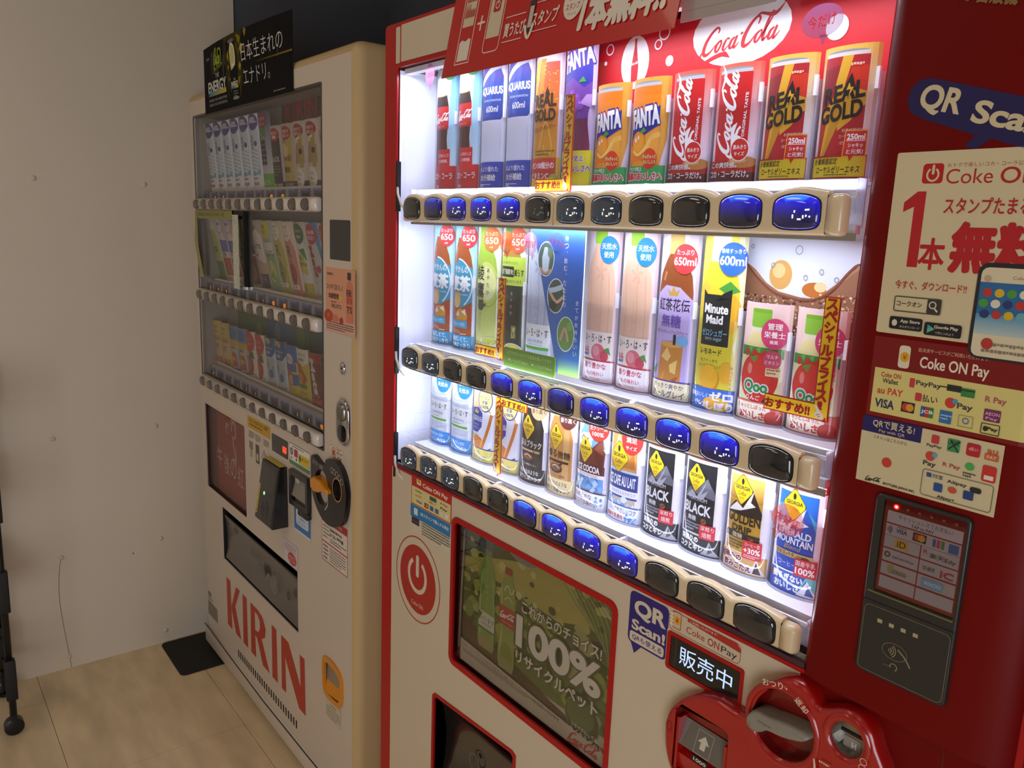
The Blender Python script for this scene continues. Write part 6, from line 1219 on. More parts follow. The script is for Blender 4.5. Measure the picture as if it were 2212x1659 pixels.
a.P([(300, 664), (300, 752), (430, 730), (560, 706), (684, 690), (684, 664)], '4c3a20').E(630, 716, 40, 34, '3c4a28').E(626, 722, 32, 26, '5a6a34').ring(630, 716, 40, 34, 1.2, '8c9070').E(320, 774, 14, 16, '6c8440')
def pbottle(x, w, z0, z1, c, cap, lab):
    a.P(bot(x, w, [(.8, z0), (1, z0 + 12), (1, z0 + (z1 - z0) * .45), (.85, z0 + (z1 - z0) * .55), (1, z0 + (z1 - z0) * .68), (.8, z0 + (z1 - z0) * .82), (.36, z1 - 14), (.36, z1 - 8)]), c); a.R(x - w * .42, z1 - 12, x + w * .42, z1, cap, 2)
pbottle(374, 25, 716, 906, '7c9a48', '76865c', 0); a.S([(356, 740), (354, 800), (358, 860)], 2, 'b8c88c').S([(392, 740), (394, 800), (388, 860)], 1.5, 'a0b474').E(374, 728, 22, 12, '9a8c5c').R(350, 752, 398, 786, 'c8c8b4').P([(349, 786), (362, 782), (350, 764)], '3c6c34').T('い・ろ・は・す', 376, 774, 40, 9, '22281e', .02).T('日本の天然水', 376, 764, 28, 4, '4c7050').R(350, 752, 398, 756, '4c7c3c').TV('ILOHAS', 374, 868, 7, 12, 'a8bc70')
pbottle(434, 23, 704, 894, '8c9a44', 'a03428', 0); a.S([(416, 730), (420, 780), (416, 860)], 2, 'c0cc84').E(434, 730, 18, 26, '7c8a30').E(434, 716, 18, 10, '8c8c60').R(411, 786, 457, 822, 'b0342a').coca(434, 806, 38, 'e8dccc', 0, 4).T('ORIGINAL TASTE', 434, 793, 30, 2.6, 'e8ccb8').R(411, 778, 457, 782, '8a9c48').S([(424, 850), (434, 862), (444, 850), (452, 862)], 3, 'c4c8a0').S([(426, 834), (438, 842), (448, 834)], 3, 'b4bc90')
a.T('これからのチョイス!', 570, 842, 192, 20, 'e4dfcf', .03, out='4c5430', ow=.03).T('100%', 565, 795, 204, 56, 'e4dfcf', .05, out='4c5430', ow=.03).T('リサイクルペット', 565, 748, 200, 22, 'e4dfcf', .04, out='4c5430', ow=.03).T('リサイクルしてね', 640, 700, 60, 7, 'e4dfcf', .02).T('100%リサイクルペット', 626, 690, 110, 10, 'e4dfcf', .02)
a.P([(300, 664), (300, 708), (684, 688), (684, 664)], 'b8ad98').T('コカ・コーラといろはす天然水は100%リサイクルペットを使用しています。', 446, 693, 280, 8, '3a352c', .01, rot=-2.4)
a.lines(306, 690, 580, 2, 4, '5c5446', 2.4).coca(640, 677, 66, 'b8302c', -2, 3.4)
a.build('recycling_poster', C, lambda u, v, l: (u - 14, 13.7 - l * .02, v + 4), GLOSSY)
plate('poster_pane', [post], 3, 5, kglass, C)
tube('pane_reflector', [(290, 10, 926), (284, 10, 800), (280, 10, 690)], 2, grey, C, 6)
tray('pickup_recess', slot, 88, blackm, C)
fl = loft('pickup_flap', [[(x, y, z) for y, z in ((10, 548), (20, 520), (26, 470), (24, 420), (16, 384), (19, 383), (28, 420), (30, 470), (24, 520), (14, 550))] for x in (222, 464)], mat('dark_flap', '#26221f', 0.15, coat=0.6), C); smooth_angle(fl, 50)
Art().ring(330, 470, 16, 18, 2, '6a645a').E(330, 476, 5, 6, '3c3a38').build('flap_print', fl, on_y(18))
# stickers on the cream field
a = Art(); a.ring(146, 775, 83, 89, 2.4, 'b02018', n=48).E(146, 775, 67, 71, 'b02018', 40); W = 'd6c8b0'
a.ring(145, 783, 36, 38, 9, W, 122, 418, n=30).R(140, 780, 151, 826, W, 4).T('Coke ON', 146, 722, 44, 9, 'c8b8a0', .01); a.build('power_emblem', C, on_y(-.9), GLOSSY)['label'] = 'large round red emblem with white power sign'
a = Art(); a.R(122, 872, 261, 984, 'cfc4ae').R(119, 964, 261, 984, 'b8281c').R(119, 928, 261, 992, 'b8281c').R(121, 930, 258, 965, 'd8cc8c').R(138, 972, 154, 988, 'e4d8c4', 3).E(146, 980, 6, 5, 'd8a020').T('Coke ON Pay', 204, 974, 88, 11, 'f0e6d6', .02).T('各決済サービスがご利用いただけます!', 208, 986, 88, 4, 'e8dcc8')
for x, z, t, c in ((146, 958, 'PayPay', '5a4a44'), (146, 949, 'au PAY', 'c8602c'), (148, 938, 'VISA', '26305c'), (196, 950, 'd払い', 'b02c2c'), (236, 949, 'Pay', '4a3a34'), (236, 958, 'R Pay', 'a8585c')): a.T(t, x, z, 24, 5, c, .03)
a.R(186, 954, 210, 962, '3a5a44').R(168, 934, 182, 943, '26242a').E(173, 938.5, 3.4, 3.4, 'c8382c').E(177, 938.5, 3.4, 3.4, 'd8962c').R(188, 934, 200, 943, '3a5a9c').R(206, 934, 218, 943, '3c6ca0').R(224, 934, 234, 943, 'dcd4c0').R(240, 934, 252, 943, 'e4dccc')
a.R(117, 902, 259, 927, '2c78b0').R(130, 908, 144, 922, 'd0dce4', 2).T('QRスキャンで購入する場合', 204, 916, 100, 8, 'e8f0f4', .02).R(122, 888, 150, 902, '3a2c30').T('0000', 136, 894, 20, 5, '6a2c2c').R(124, 892, 148, 896, '5a3c50').lines(160, 900, 256, 5, 5.4, '6c6458', 3); a.build('payment_label', C, on_y(-.9))
a = Art(); a.R(712, 903, 783, 980, '2c2070', 8).P([(716, 908), (726, 889), (738, 903)], '2c2070').T('QR', 750, 957, 56, 26, W, .06).T('Scan!', 749, 932, 60, 15, W, .05).R(716, 906, 779, 921, W, 4).T('QRも使える', 748, 913.5, 54, 9, '2c2070', .02); a.build('qr_scan_sticker', C, on_y(-.9))
a = Art(); a.R(784, 953, 898, 980, 'c9bb9f', 7).box(784, 953, 898, 980, .8, 'a8382c', 7).P([(814, 980), (891, 980), (898, 973), (898, 969), (814, 975)], 'b02c20').E(798, 969, 11, 12, 'c9bb9f').box(790, 957, 804, 981, 1.2, 'b03024', 2).E(797, 969, 6, 6, 'dca82c').T('¥', 797, 969, 5, 7, 'b03024', .03)
for k in range(4): a.E(788, 961 + k * 5, 3.5, 2.2, 'e0d4bc', 10)
a.T('Coke', 828, 964, 30, 9, 'b02c2c', .0).T('ON', 857, 963, 18, 10, 'b02c2c', .01).T('Pay', 881, 961, 24, 11, '2c2428', .0).T('ご利用いただけます!', 840, 977, 44, 3.6, 'e8dcc8'); a.build('pay_label', C, on_y(-.9))
df = plate('display_frame', [rr(784, 897, 906, 951, 5, 3), rr(790, 902, 901, 946, 2, 2)], -3, 0, red, C)
ds = plate('message_display', [rr(790, 902, 901, 946, 2, 2)], -1.6, -0.4, black, C)
a = Art(); a.R(791, 903, 900, 945, '06080a'); a.T('販売中', 848, 925, 84, 26, 'a8c0f0', .0, mi=1).R(799, 904, 799.6, 945, '4a5058').E(828, 906, 2.4, 2, '2c2c24'); a.build('lit_message', ds, on_y(-1.7), mat_screen := attr_mat('screen_print', 0.15, .5))
plate('display_surround', [rr(782, 888, 908, 953, 3, 2), rr(784, 897, 906, 951, 4, 3)], -1.4, 0, cream, C)
# red clover-shaped money unit (bank note mouth, return lever, coin slot)
pad_pts = [(803, 831), (806, 799), (818, 770), (845, 745), (890, 735), (950, 740), (1010, 760), (1050, 800), (1092, 850), (1102, 900), (1096, 930), (1084, 951), (1076, 968), (1059, 980), (1041, 979), (1026, 971), (1014, 966), (1006, 974), (991, 982), (970, 979), (951, 965), (934, 942), (926, 920), (918, 905), (902, 905), (877, 905), (849, 895), (828, 879), (810, 855)][::1]
def pad(i):
    L = poly_on(pad_pts, 3); ar = sum(L[k][0] * L[(k + 1) % len(L)][1] - L[(k + 1) % len(L)][0] * L[k][1] for k in range(len(L)))
    if ar < 0: L = L[::-1]
    out = []
    for k in range(len(L)):
        a_, b_ = L[k - 1], L[(k + 1) % len(L)]; dx, dz = b_[0] - a_[0], b_[1] - a_[1]; d = math.hypot(dx, dz) or 1
        out.append((L[k][0] - dz / d * i, L[k][1] + dx / d * i))
    return out
mu = thing('dummy', (0, 0, 0), 'x', 'x'); bpy.data.objects.remove(mu)
bill_h = rr(822, 770, 905, 872, 7, 3); lev_h = ell(973, 920, 41, 42, 30); coin_h = ell(1050, 946, 19, 20, 24)
mu = puff('money_unit', pad, [(7, -20), (3.5, -19), (1, -15.5), (0, -10), (0, 1)], red_dark, C, cap0=False)
plate('unit_face', [pad(7), bill_h, lev_h, coin_h], -20, -18, red_dark, mu)
for nm, h, dep in (('bill_recess', bill_h, -1.5), ('lever_recess', lev_h, -2), ('coin_recess', coin_h, -6)):
    tray(nm, h, dep, mat('deep_red_recess', '#7c0d08', 0.3, coat=0.4) if nm != 'coin_recess' else steel, mu, y=-19)
loft('lever_rim', [[(973 + r * math.cos(math.tau * k / 32), y, 920 + r * 1.02 * math.sin(math.tau * k / 32)) for k in range(32)] for r, y in ((49, -20), (47, -22.5), (43, -22.5), (40, -18))], red_dark, mu, False, False)
loft('coin_rim', [[(1050 + r * math.cos(math.tau * k / 28), y, 946 + r * 1.04 * math.sin(math.tau * k / 28)) for k in range(28)] for r, y in ((28, -20), (26, -22.5), (22, -22.5), (18.5, -17))], red_dark, mu, False, False)
lvp = poly_on([(933, 914), (933, 902), (942, 898), (952, 902), (962, 910), (985, 914), (1010, 925), (1011, 931), (996, 932), (975, 930), (960, 927), (946, 926), (937, 922)], 3)
lvr = puff('return_lever', lambda i: [(948 + (x - 948) * (1 - i / 60) , 915 + (z - 915) * (1 - i / 16)) for x, z in lvp], [(5, -30), (1.5, -28), (0, -24), (0, -3)], grey, mu); smooth_angle(lvr, 50)
if lvr.data.polygons[0].normal.y > -1: pass
Art().lines(948, 918, 972, 1, 4, '746f62', 3).build('lever_print', lvr, on_y(-30))
box('coin_gap', 1036, 1064, -7.4, -6, 946, 949, blackm, mu); Art().R(1040, 930, 1060, 942, '9a9488').T('H', 1052, 934, 5, 7, 'e0e0e0', .05).build('coin_plate_print', mu, on_y(-6))
a = Art(); a.T('おつり', 958, 966.5, 27, 8, 'e8cfb8', .02, rot=14).T('返却', 996, 959, 18, 8, 'e8cfb8', .02, rot=-34).E(976, 969, 1, 1, 'e8cfb8')
for k in range(4): a.ring(1072 - k * .6, 934 - k * 7.4, 4, 4, .8, 'd8b8a0')
a.S([(1018, 906, .4), (1020, 890, .8), (1012, 872, 1.4)], 4, 'e8cfb8').P([(1004, 876), (1018, 876), (1004, 864)], 'e8cfb8').lines(1024, 908, 1040, 1, 3, 'd8b8a0', 2.6); a.build('unit_print', mu, on_y(-22.6))
a = Art(); a.box(810, 824, 817, 838, 1, '8a1812').R(810, 822, 818, 826, 'a80f0c'); a.build('note_mark', mu, on_y(-20))
bm_ = obj('note_mouth', [(828, -3, 846), (898, -3, 846), (898, -15, 812), (828, -15, 812)], [(0, 3, 2, 1)], mat('mouth_clear_grey', '#6e675c', 0.15, coat=0.6), mu)
def on_m(u, v, l): return (u, -15 + (v - 812) / 34 * 12 - .3 - l * .02, v)
a = Art(); a.P([(858, 820), (866, 820), (866, 828), (871, 828), (862, 837), (853, 828), (858, 828)], 'd0c8b4').box(850, 813, 875, 842, .8, 'a8a08c'); a.build('arrow_print', bm_, on_m)
obj('mouth_lip', [(828, -15, 812), (898, -15, 812), (898, -4, 804), (828, -4, 804), (828, -16, 800), (898, -16, 800), (898, -12, 776), (828, -12, 776)], [(0, 3, 2, 1), (3, 4, 5, 2), (4, 7, 6, 5)], red_dark, mu)
a = Art(); a.R(850, 801, 876, 810, '161412').T('1000', 863, 805.5, 20, 5, 'e0d8c4', .02); a.build('note_value', mu, on_y(-16))
for x in (824, 899): box('mouth_side', x, x + 4, -18, -2, 776, 850, red_dark, mu)
# ------------------------------------------------------------------ right-hand column
colp = [(986, 990), (1178, 990), (1178, 1826), (1002, 1826)]
V = []
prof = [(0, 0), (2, -7), (8, -12)]; prof2 = [(1016, -15), (1165, -17), (1182, -13), (1194, -6), (1202, 4), (1205, 20)]
def edge(z): return 984.5 + (z - 990) / (1752 - 990) * 15
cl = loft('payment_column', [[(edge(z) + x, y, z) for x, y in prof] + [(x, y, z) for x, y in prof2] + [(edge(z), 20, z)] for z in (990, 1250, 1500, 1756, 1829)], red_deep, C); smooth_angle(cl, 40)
def col_y(x, z):
    for (a0, b0_), (a1, b1_) in zip(prof2, prof2[1:]):
        if a0 <= x <= a1: return b0_ + (b1_ - b0_) * (x - a0) / (a1 - a0)
    return -15 if x < 1016 else 20
CF = [1016, 1165, 1173, 1182, 1188]
def on_col(u, v, l): return (u, col_y(u, v) - .5 - 0.02 * l, v)
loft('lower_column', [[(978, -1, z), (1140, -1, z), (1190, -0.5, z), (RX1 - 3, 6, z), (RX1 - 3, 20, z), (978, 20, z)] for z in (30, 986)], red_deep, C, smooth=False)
Art().S([(986, 988), (1125, 989), (1135, 985), (1139, 975), (1141, 700)], 1.2, '5a0806', 0, 1).build('door_seam', C, on_y(-1.2))
Cr = 'd6c69c'
a = Art(); a.R(1024, 1382, 1190, 1553, Cr, 2).R(1050, 1524, 1069, 1542, 'b8161a', 3).ring(1059.5, 1532, 6, 6.5, 1.8, Cr, 120, 420).R(1058.4, 1532, 1060.8, 1541, Cr, 1)
a.T('おトクで楽しいコカ・コーラ公式アプリ', 1112, 1540, 80, 4, '8a3a2c').T('Coke', 1092, 1530, 40, 13, 'b02428', .0).T('ON', 1134, 1530, 32, 14, 'b02428', .01)
a.P([(1046, 1447), (1056, 1447), (1056, 1517), (1048, 1517), (1036, 1507), (1036, 1498), (1046, 1503)], 'b81c24').T('本', 1068, 1460, 23, 28, 'b81c24', .04).T('無料', 1124, 1467, 76, 42, 'b81c24', .05).T('スタンプたまる', 1110, 1504, 72, 14, 'b81c24', .02)
a.T('今すぐ、ダウンロード!!', 1071, 1430, 66, 8, 'b82c2c', .02).box(1039, 1404, 1084, 1419, 1, '4c463c', 2).T('コークオン', 1054, 1412, 24, 5, '3a352e', .02).R(1071, 1405, 1083, 1418, '3a3834', 1).ring(1076, 1413, 3.5, 3.5, 1, 'e0d6bc').S([(1078, 1410), (1081, 1407)], 1.4, 'e0d6bc', 0, 1)
a.R(1037, 1387, 1069, 1399, '1c1b1e', 2).T('App Store', 1057, 1395, 19, 4, 'd8d0bc', .03).T('からダウンロード', 1057, 1390, 19, 2.4, 'd8d0bc').E(1042, 1393, 2.6, 3.2, 'd8d0bc').R(1071, 1385, 1105, 1397, '1c1b1e', 2).T('Google Play', 1091, 1393, 22, 4, 'd8d0bc', .03).T('で手に入れよう', 1090, 1388, 17, 2.4, 'd8d0bc').P([(1074, 1387), (1074, 1395), (1081, 1391)], '5ab87a').P([(1074, 1391), (1074, 1395), (1078, 1392)], '4a8ad8')
a.R(1112, 1370, 1195, 1455, '26252a', 9).R(1115, 1372, 1190, 1451, 'dcd0ac', 6).R(1115, 1405, 1190, 1438, '2c6a9c').G(1115, 1392, 1190, 1410, 'b8c8c0', '4c90b8').T('Coke ON', 1150, 1443, 18, 3, 'a82c2c')
cc = ['c0382c', 'd8b02c', '4c9c40', 'e0d8c0', '2c3a6c']
for q in range(3):
    for k in range(7): a.E(1122 + k * 10 - (q % 2) * 2, 1429 - q * 9.5, 4, 3.8, cc[(k + q * 2) % 5] if q < 2 or k < 3 else '6aa8b4', 14)
a.E(1121, 1441, 3, 3, 'c8a888').lines(1124, 1385, 1190, 2, 6, '8a7c68', 3).E(1128, 1384, 5, 5, 'b83830')
a.build('stamp_app_sign', C, on_col, facets=CF)['label'] = 'cream sign with large red lettering and a phone'
a = Art(); P = [(1026, 1592), (1026, 1604), (1032, 1616), (1042, 1620), (1054, 1618), (1190, 1572), (1190, 1536), (1102, 1562), (1086, 1556), (1082, 1567), (1036, 1584)]
a.P([(1027, 1600), (1029, 1611), (1038, 1618), (1048, 1618), (1190, 1575), (1190, 1532), (1106, 1561), (1094, 1553), (1084, 1556), (1092, 1565), (1042, 1583), (1031, 1589)], '1c1450').T('QR', 1058, 1597, 39, 25, Cr, .045, rot=-14).T('Scan!', 1122, 1577, 70, 19, Cr, .045, rot=-15)
a.T('スマホ自販機', 1078, 1684, 70, 13, '8a6a3c', .05, rot=-14); a.build('qr_bubble', C, on_col, facets=CF)
a = Art(); a.R(1024, 1298, 1190, 1378, '7c0a0a').T('Coke ON Pay', 1102, 1357, 62, 14, 'e8dcc4', .02).T('各決済サービスがご利用いただけます!', 1100, 1370, 64, 4, 'd8b89c').R(1050, 1350, 1061, 1372, 'e0d4b8', 3).E(1056, 1361, 4.5, 5, 'dca82c').T('¥', 1056, 1361, 4, 5, 'b03024').R(1028, 1302, 1190, 1347, 'd9cc7c')
for t, x, z, w, h, c in (('Coke ON', 1045, 1341, 20, 5, 'b03a30'), ('Wallet', 1045, 1335, 16, 5, '4a4030'), ('PayPay', 1082, 1338, 24, 6, '4a4440'), ('au PAY', 1046, 1325, 26, 7, 'c8482c'), ('d払い', 1083, 1325, 18, 7, '4a2c2c'), ('VISA', 1042, 1312, 20, 9, '26305c'), ('Pay', 1117, 1323, 14, 7, '4a4440'), ('R Pay', 1142, 1334, 18, 7, 'b05a5c')): a.T(t, x, z, w, h, c, .03)
a.R(1064, 1333, 1069, 1342, 'c83838', 1).R(1071, 1321, 1077, 1329, 'c83838', 1).E(1104, 1325, 5, 5, 'c83c34').E(1108, 1327, 2.5, 2.5, '4a9cb0').R(1099, 1336, 1112, 1342, '2c302c').R(1112, 1333, 1124, 1341, '3c8044').R(1092, 1338.5, 1124, 1339.5, '1c1c1c').R(1059, 1308, 1072, 1318, '26242c').E(1063.5, 1313, 3.8, 3.8, 'c8382c').E(1067.5, 1313, 3.8, 3.8, 'd8962c').R(1078, 1307, 1082, 1317, '2c5a9c').R(1082, 1307, 1086, 1317, 'b83038').R(1086, 1307, 1090, 1317, '2c8044').T('JCB', 1084, 1312, 11, 4, 'e8e8e0', .04).R(1096, 1305, 1107, 1317, '2c70a8').lines(1097, 1313, 1106, 2, 3, 'b8ccd8', 1.6).box(1113, 1305, 1126, 1316, .6, '9c9474').ring(1119.5, 1311, 3, 3, 1, '5a7aa8').R(1134, 1315, 1148, 1326, '7c2c5c', 1).T('AEON', 1141, 1322, 12, 3, 'e8d0dc').T('Pay', 1141, 1317.5, 10, 3, 'e8d0dc').box(1133, 1303, 1149, 1313, .8, '4a443c', 1).T('Pay', 1143, 1308, 9, 4, '2c2824', .03).E(1137, 1308, 2, 2.4, '2c2824')
a.build('payment_sign', C, on_col, facets=CF)
a = Art(); a.P([(1022, 1229), (1155, 1229), (1155, 1296), (1022, 1296)], 'd2c49a').R(1022, 1281, 1082, 1297, '241c5c').T('QRで買える!', 1054, 1291, 42, 8, Cr, .03).T('Pay with QR', 1053, 1284, 26, 4, Cr).T('スキャンはこちらから', 1052, 1277, 34, 3.6, '3a352c').coca(1040, 1233.5, 15, '2c2824', 0, 4).T('BOTTLERS JAPAN INC.', 1067, 1232, 32, 3.2, '2c2824', .03)
a.E(1052, 1254, 5, 5, 'c8402c')
for t, x, z, w, h, c in (('PayPay', 1095, 1281, 14, 3.6, '4a4440'), ('Pay', 1093, 1263, 12, 6, '3a342c'), ('R Pay', 1113, 1266, 16, 5, 'b04a4c'), ('au', 1146, 1288, 9, 4, 'c8582c'), ('Alipay', 1120, 1251, 18, 4, '3c3c40'), ('Alipay+', 1112, 1234, 16, 3.6, '2c2c2c'), ('支付宝', 1100, 1253, 14, 4, '3a4a6c')): a.T(t, x, z, w, h, c, .02)
a.R(1092, 1284, 1099, 1292, 'c8383c', 1).R(1107, 1280, 1118, 1292, '3c8c50', 1).T('LINE', 1112, 1289, 10, 4, '1c1c1c').S([(1108, 1282), (1118, 1291)], 1.2, '1c1c1c', 0, 1).S([(1109, 1291), (1117, 1281)], 1.2, '1c1c1c', 0, 1).R(1124, 1280, 1136, 1292, 'b8202c', 2).T('d払い', 1130, 1287, 8, 3.5, 'e8d8c8').R(1140, 1280, 1152, 1286, 'c8643c', 1).T('PAY', 1146, 1283, 8, 3, 'e8dcc4').E(1093, 1271, 4.5, 4.5, 'c8443c').E(1097, 1273, 2.4, 2.4, '5aa8b4').E(1129, 1270, 4, 3.6, '4ca850').lines(1124, 1264, 1135, 2, 2.6, '4a4a44', 1.8).R(1140, 1260, 1152, 1275, 'c8302c', 2).R(1142, 1262, 1150, 1266, 'e8dcc4')
a.box(1088, 1232, 1152, 1258, .6, '6a6454', 3).R(1092, 1251, 1096, 1255, '2c4a8c').R(1132, 1247, 1142, 1252, '2c2824', 2).R(1100, 1239, 1108, 1247, '2c4a8c', 1).E(1117, 1244, 4, 3, 'c8502c').R(1127, 1239, 1136, 1247, '26407c', 1); a.build('qr_sign', C, on_col, facets=CF)
# card reader set in the column
rp = [(1048, 1223), (1140, 1223), (1140, 1032), (1049, 1030)]
RX = rr(1048, 1031, 1140, 1223, 5, 3)
rd2 = puff('card_reader', lambda i: rr(1048, 1031, 1140, 1223, 6, 4, i), [(2, -21), (.6, -20.5), (0, -18), (0, -10)], mat('reader_grey', '#2c2a28', 0.35), C, cap0=False)
plate('reader_face', [rr(1048, 1031, 1140, 1223, 6, 4, 2), rr(1057, 1122, 1136, 1219, 3, 3)], -21, -19, mat('reader_grey', '#2c2a28'), rd2)
a = Art(); a.R(1058, 1123, 1136, 1219, '7c1414').R(1061, 1209, 1134, 1218, '6a1016').R(1061, 1196, 1133, 1208, 'b0a4a8').T('キャッシュレスでお支払い', 1098, 1204, 52, 5, '3a3438', .01).T('TAP to PAY', 1096, 1198.5, 22, 3.2, '3a3438', .02).R(1061, 1183, 1133, 1194.6, 'a89ca0')
for x, z in ((1061, 1170), (1097.6, 1170), (1061, 1156), (1097.6, 1156), (1061, 1141.6), (1097.6, 1141.6), (1061, 1127), (1097.6, 1127)): a.R(x, z, x + 35.4, z + 12.6 - (0 if z != 1127 else 0), 'a2989a')
a.T('VISA', 1077, 1189.5, 11, 4.5, '2c3260', .03).R(1072, 1193, 1082, 1193.6, '2c2c30').R(1088, 1185, 1101, 1193.6, '26242c').E(1092.5, 1189.3, 3.4, 3.4, 'b0382c').E(1096.5, 1189.3, 3.4, 3.4, 'c8862c').R(1107, 1185, 1110, 1193, '4a5a8c').R(1111, 1185, 1114, 1193, 'a83a40').R(1115, 1185, 1118, 1193, '3c7a48').R(1122, 1184, 1131, 1193, '3c5c8c')
for k in range(3): a.ring(1062, 1189, 2 + k * 1.8, 2 + k * 1.8, .8, '2c2a30', -50, 50, n=8)
a.R(1072, 1172, 1085, 1181, 'b89430').T('iD', 1078.5, 1176.5, 9, 6.5, '4a3c20', .02).T('R', 1102, 1178, 4, 4.5, 'a03040').T('楽天Edy', 1118, 1175.5, 24, 6, '2c2a30', .01).ring(1066, 1163, 3, 3, 1.4, '3a3a40').T('QUICPay', 1082, 1161.5, 22, 2.6, '5a585c', .02, sh=.3).T('交通系', 1107, 1162, 12, 4.4, '3a3a44').T('IC', 1124, 1161, 12, 7, 'a02c38', .04).T('nanaco', 1078, 1147, 18, 4.4, '7c7050', .04).P([(1068, 1152), (1074, 1153), (1072, 1144), (1069, 1144)], '8c8a50').R(1102, 1143, 1122, 1152, '6c94ac').T('WAON', 1112, 1147.5, 16, 4, 'b8ccd4', .02)
for k in range(6): a.E(1069 + k * 11.4, 1213.4, 1.6, 1.4, 'a85038' if k else 'ff9a80', 12, mi=0 if k else 1)
a.E(1069, 1213.4, 3, 2.8, 'ff2010', 16, mi=1).E(1069, 1213.4, 1.6, 1.5, 'ffe0d0', 12, mi=1)
a.build('reader_screen', rd2, on_y(-18.4), attr_mat('dim_screen', 0.25, .4)); plate('screen_pane', [rr(1057, 1122, 1136, 1219, 3, 3)], -20.6, -20, smokeg := clear('reader_pane', '#f4f2f2', 0.02, 0.02, .4), rd2)
a = Art(); a.box(1051, 1034, 1137, 1106, .8, '6a6450', 6)
for k in range(4): a.R(1066 + k * 12, 1090, 1071 + k * 12, 1094, 'a89c74')
a.ring(1087, 1066, 13, 9, .8, '6a6450').lines(1078, 1050, 1090, 1, 3, '5a5444', 2)
for k in range(4): a.ring(1080, 1066, 2 + k * 2.2, 2 + k * 2.2, .8, '9c9270', -50, 50, n=8)
a.S([(1090, 1070), (1098, 1064), (1104, 1056)], 1.6, '8a8062').ring(1088, 1050, 4, 4, 1, '8a8062', -60, 200).S([(1052, 1120), (1136, 1120)], 1.6, '6c6a38', 0, 1).S([(1049, 1110), (1139, 1110)], .8, '141312', 0, 1); a.build('reader_print', rd2, on_y(-21))
# ------------------------------------------------------------------ boards hung over the top of the red machine
def board(name, x0, x1, z0, z1, yb, yt, art, label, m):
    """slightly leaning sheet: y = yb at the foot, yt at the head; art is in world mm (x, z)"""
    t = thing(name, ((x0 + x1) / 2, yb, z0), label, 'sign board')
    Y = lambda z: yb + (yt - yb) * (z - z0) / (z1 - z0)
    V = [(x0, Y(z0), z0), (x1, Y(z0), z0), (x1, Y(z1), z1), (x0, Y(z1), z1)]; V += [(p[0], p[1] + 1.4, p[2]) for p in V]
    obj('board', V, [(0, 1, 2, 3), (5, 4, 7, 6), (1, 0, 4, 5), (2, 1, 5, 6), (3, 2, 6, 7), (0, 3, 7, 4)], m, t)
    art.build('printed_face', t, lambda u, v, l: (u, Y(v) - .3 - l * .02, v), GLOSSY); return t
a = Art((250, 748), (1705, 1850)); a.R(250, 1705, 748, 1850, 'c01414'); W = 'e6dcc8'
a.box(281, 1722, 321, 1850, 1.6, W).R(286, 1780, 316, 1850, 'd8c8a4').R(286, 1727, 316, 1756, W).P([(286, 1756), (292, 1760), (302, 1757), (310, 1761), (316, 1759), (316, 1740), (286, 1740)], W)
for q in range(2):
    for k in range(6): a.P(bot(290 + k * 4.6, 1.7, [(1, 1818 - q * 24), (1, 1828 - q * 24), (.4, (1836 if k < 3 else 1830) - q * 24), (.4, (1839 if k < 3 else 1831) - q * 24)]), 'b02018')
a.R(328, 1778, 348, 1781.5, W).R(336.2, 1768, 339.8, 1791, W).box(354, 1730, 396, 1860, 1.6, W, 8).R(358, 1752, 392, 1850, 'd8c8a4').R(366, 1790, 384, 1816, 'b8161a', 3).ring(375, 1801, 5.5, 6.5, 1.5, W, 120, 420).R(374, 1802, 376, 1812, W, 1)
a.T('COKE', 440, 1838, 74, 38, W, .05).T('ON', 520, 1842, 60, 34, W, .05).R(404, 1775, 452, 1776.4, W).R(404, 1739, 450, 1740.4, W).T('買うたび', 430, 1756, 50, 20, W, .04).T('スタンプ', 498, 1762, 58, 20, W, .04).R(474, 1784, 530, 1785.2, W).R(474, 1744, 528, 1745.2, W)
a.R(459, 1746, 472, 1790, '2c2c30', 3).R(461, 1752, 470, 1782, 'd8b8a8').S([(456, 1756), (460, 1744), (468, 1738), (474, 1756)], 5, W).E(556, 1771, 20, 24, W).T('15', 556, 1780, 17, 14, 'b8201c', .03).T('スタンプ', 556, 1765, 28, 9, 'b8201c', .03).T('でもらえる', 556, 1755, 18, 4, 'b8201c').T('1本無料!!', 652, 1752, 150, 46, W, .06, rot=1, sh=.12)
board('stamp_board', 250, 748, 1707, 1846, -34, -6, a, 'red board about a free drink and stamps, hung over the top of the red machine', red)
a = Art((740, 872), (1715, 1850)); a.R(740, 1715, 872, 1850, 'a89c96').S([(744, 1727), (868, 1726)], .8, '8a8480', 0, 1).R(764, 1738, 792, 1760, '6a7a5c').R(768, 1738, 776, 1758, 'b8c4b0').R(778, 1738, 786, 1760, '7c3434').E(790, 1744, 5, 8, '5a8a4c').lines(800, 1770, 860, 3, 6, '7c7670', 3); 
board('grey_flyer', 741, 862, 1715, 1846, -16, -4, a, 'grey printed flyer hanging just right of the red stamp board', mat('grey_paper', '#a49a94', 0.6))
box('clear_tag', 962, 974, -2, 4, 1716, 1752, milky, C, bev=2)
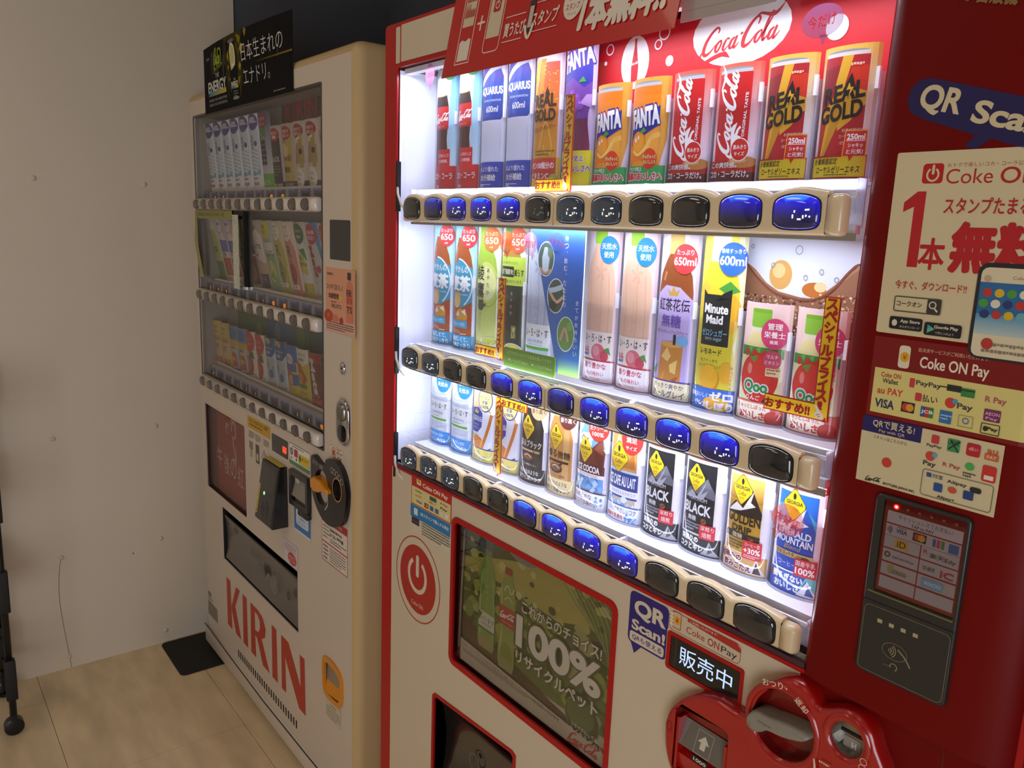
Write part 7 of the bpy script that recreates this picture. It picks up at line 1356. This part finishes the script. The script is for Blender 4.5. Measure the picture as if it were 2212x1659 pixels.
# ------------------------------------------------------------------ floor mat and wire trolley
t = thing('rubber_mat', (-1200, -40, 0), 'black rubber mat poking out under the cream vending machine\'s left foot', 'mat')
loft('mat_body', [[(x, y, z) for x, y in [(p[0], p[1]) for p in rr(-1322, -136, -1075, 300, 18, 4, i)]] for i, z in ((0, 0.2), (0, 3), (1.5, 4))], mat('black_rubber', '#15130f', 0.7, bump=0.2, nscale=60), t, True, True, False)
Wm = mat('black_wire', '#0b0a0b', 0.45)
t = thing('wire_trolley', (-1024, -640, 0), 'black wire trolley on casters, cut off by the left edge of the picture', 'trolley')
for px, py in ((-1024, -604), (-1024, -1010), (-1250, -604), (-1250, -1010)):
    po = tube('post', [(px, py, 66), (px, py, 1000)], 9, Wm, t, 8)
    cs = loft('caster', [[(px - 16 + d, py + r * math.cos(math.tau * k / 20), 26 + r * math.sin(math.tau * k / 20)) for k in range(20)] for d, r in ((-15, 17), (-12, 25), (12, 25), (15, 17))], mat('caster_black', '#101012', 0.3), t); smooth_angle(cs, 40)
    box('caster_fork', px - 26, px + 2, py - 8, py + 8, 48, 66, blackm, cs, bev=3)
    for z in (118, 380, 640, 900):
        box('shelf_clip', px - 8, px + 16, py - 14, py + 14, z, z + 120, blackm, po, bev=3)
for z in (140, 400, 660, 920):
    bk = thing('x', (0, 0, 0), 'x', 'x'); bpy.data.objects.remove(bk)
    fr = tube('shelf_rim', [(-1250, -1010, z), (-1024, -1010, z), (-1024, -604, z), (-1250, -604, z), (-1250, -1010, z)], 3.5, Wm, t, 6)
    fr2 = tube('shelf_top_rim', [(-1250, -1010, z + 70), (-1024, -1010, z + 70), (-1024, -604, z + 70), (-1250, -604, z + 70), (-1250, -1010, z + 70)], 3, Wm, t, 6)
    w0 = None
    for k in range(10):
        y = -990 + k * 41
        w = tube('shelf_wire', [(-1250, y, z + 70), (-1250, y, z), (-1024, y, z), (-1024, y, z + 70)], 1.6, Wm, fr, 5)
t = thing('small_carton', (-1090, -700, 404), 'dark small carton lying in the wire trolley\'s second basket', 'carton')
box('carton_body', -1160, -1040, -760, -640, 404, 450, mat('dark_olive_card', '#3a3c22', 0.5), t, bev=4)
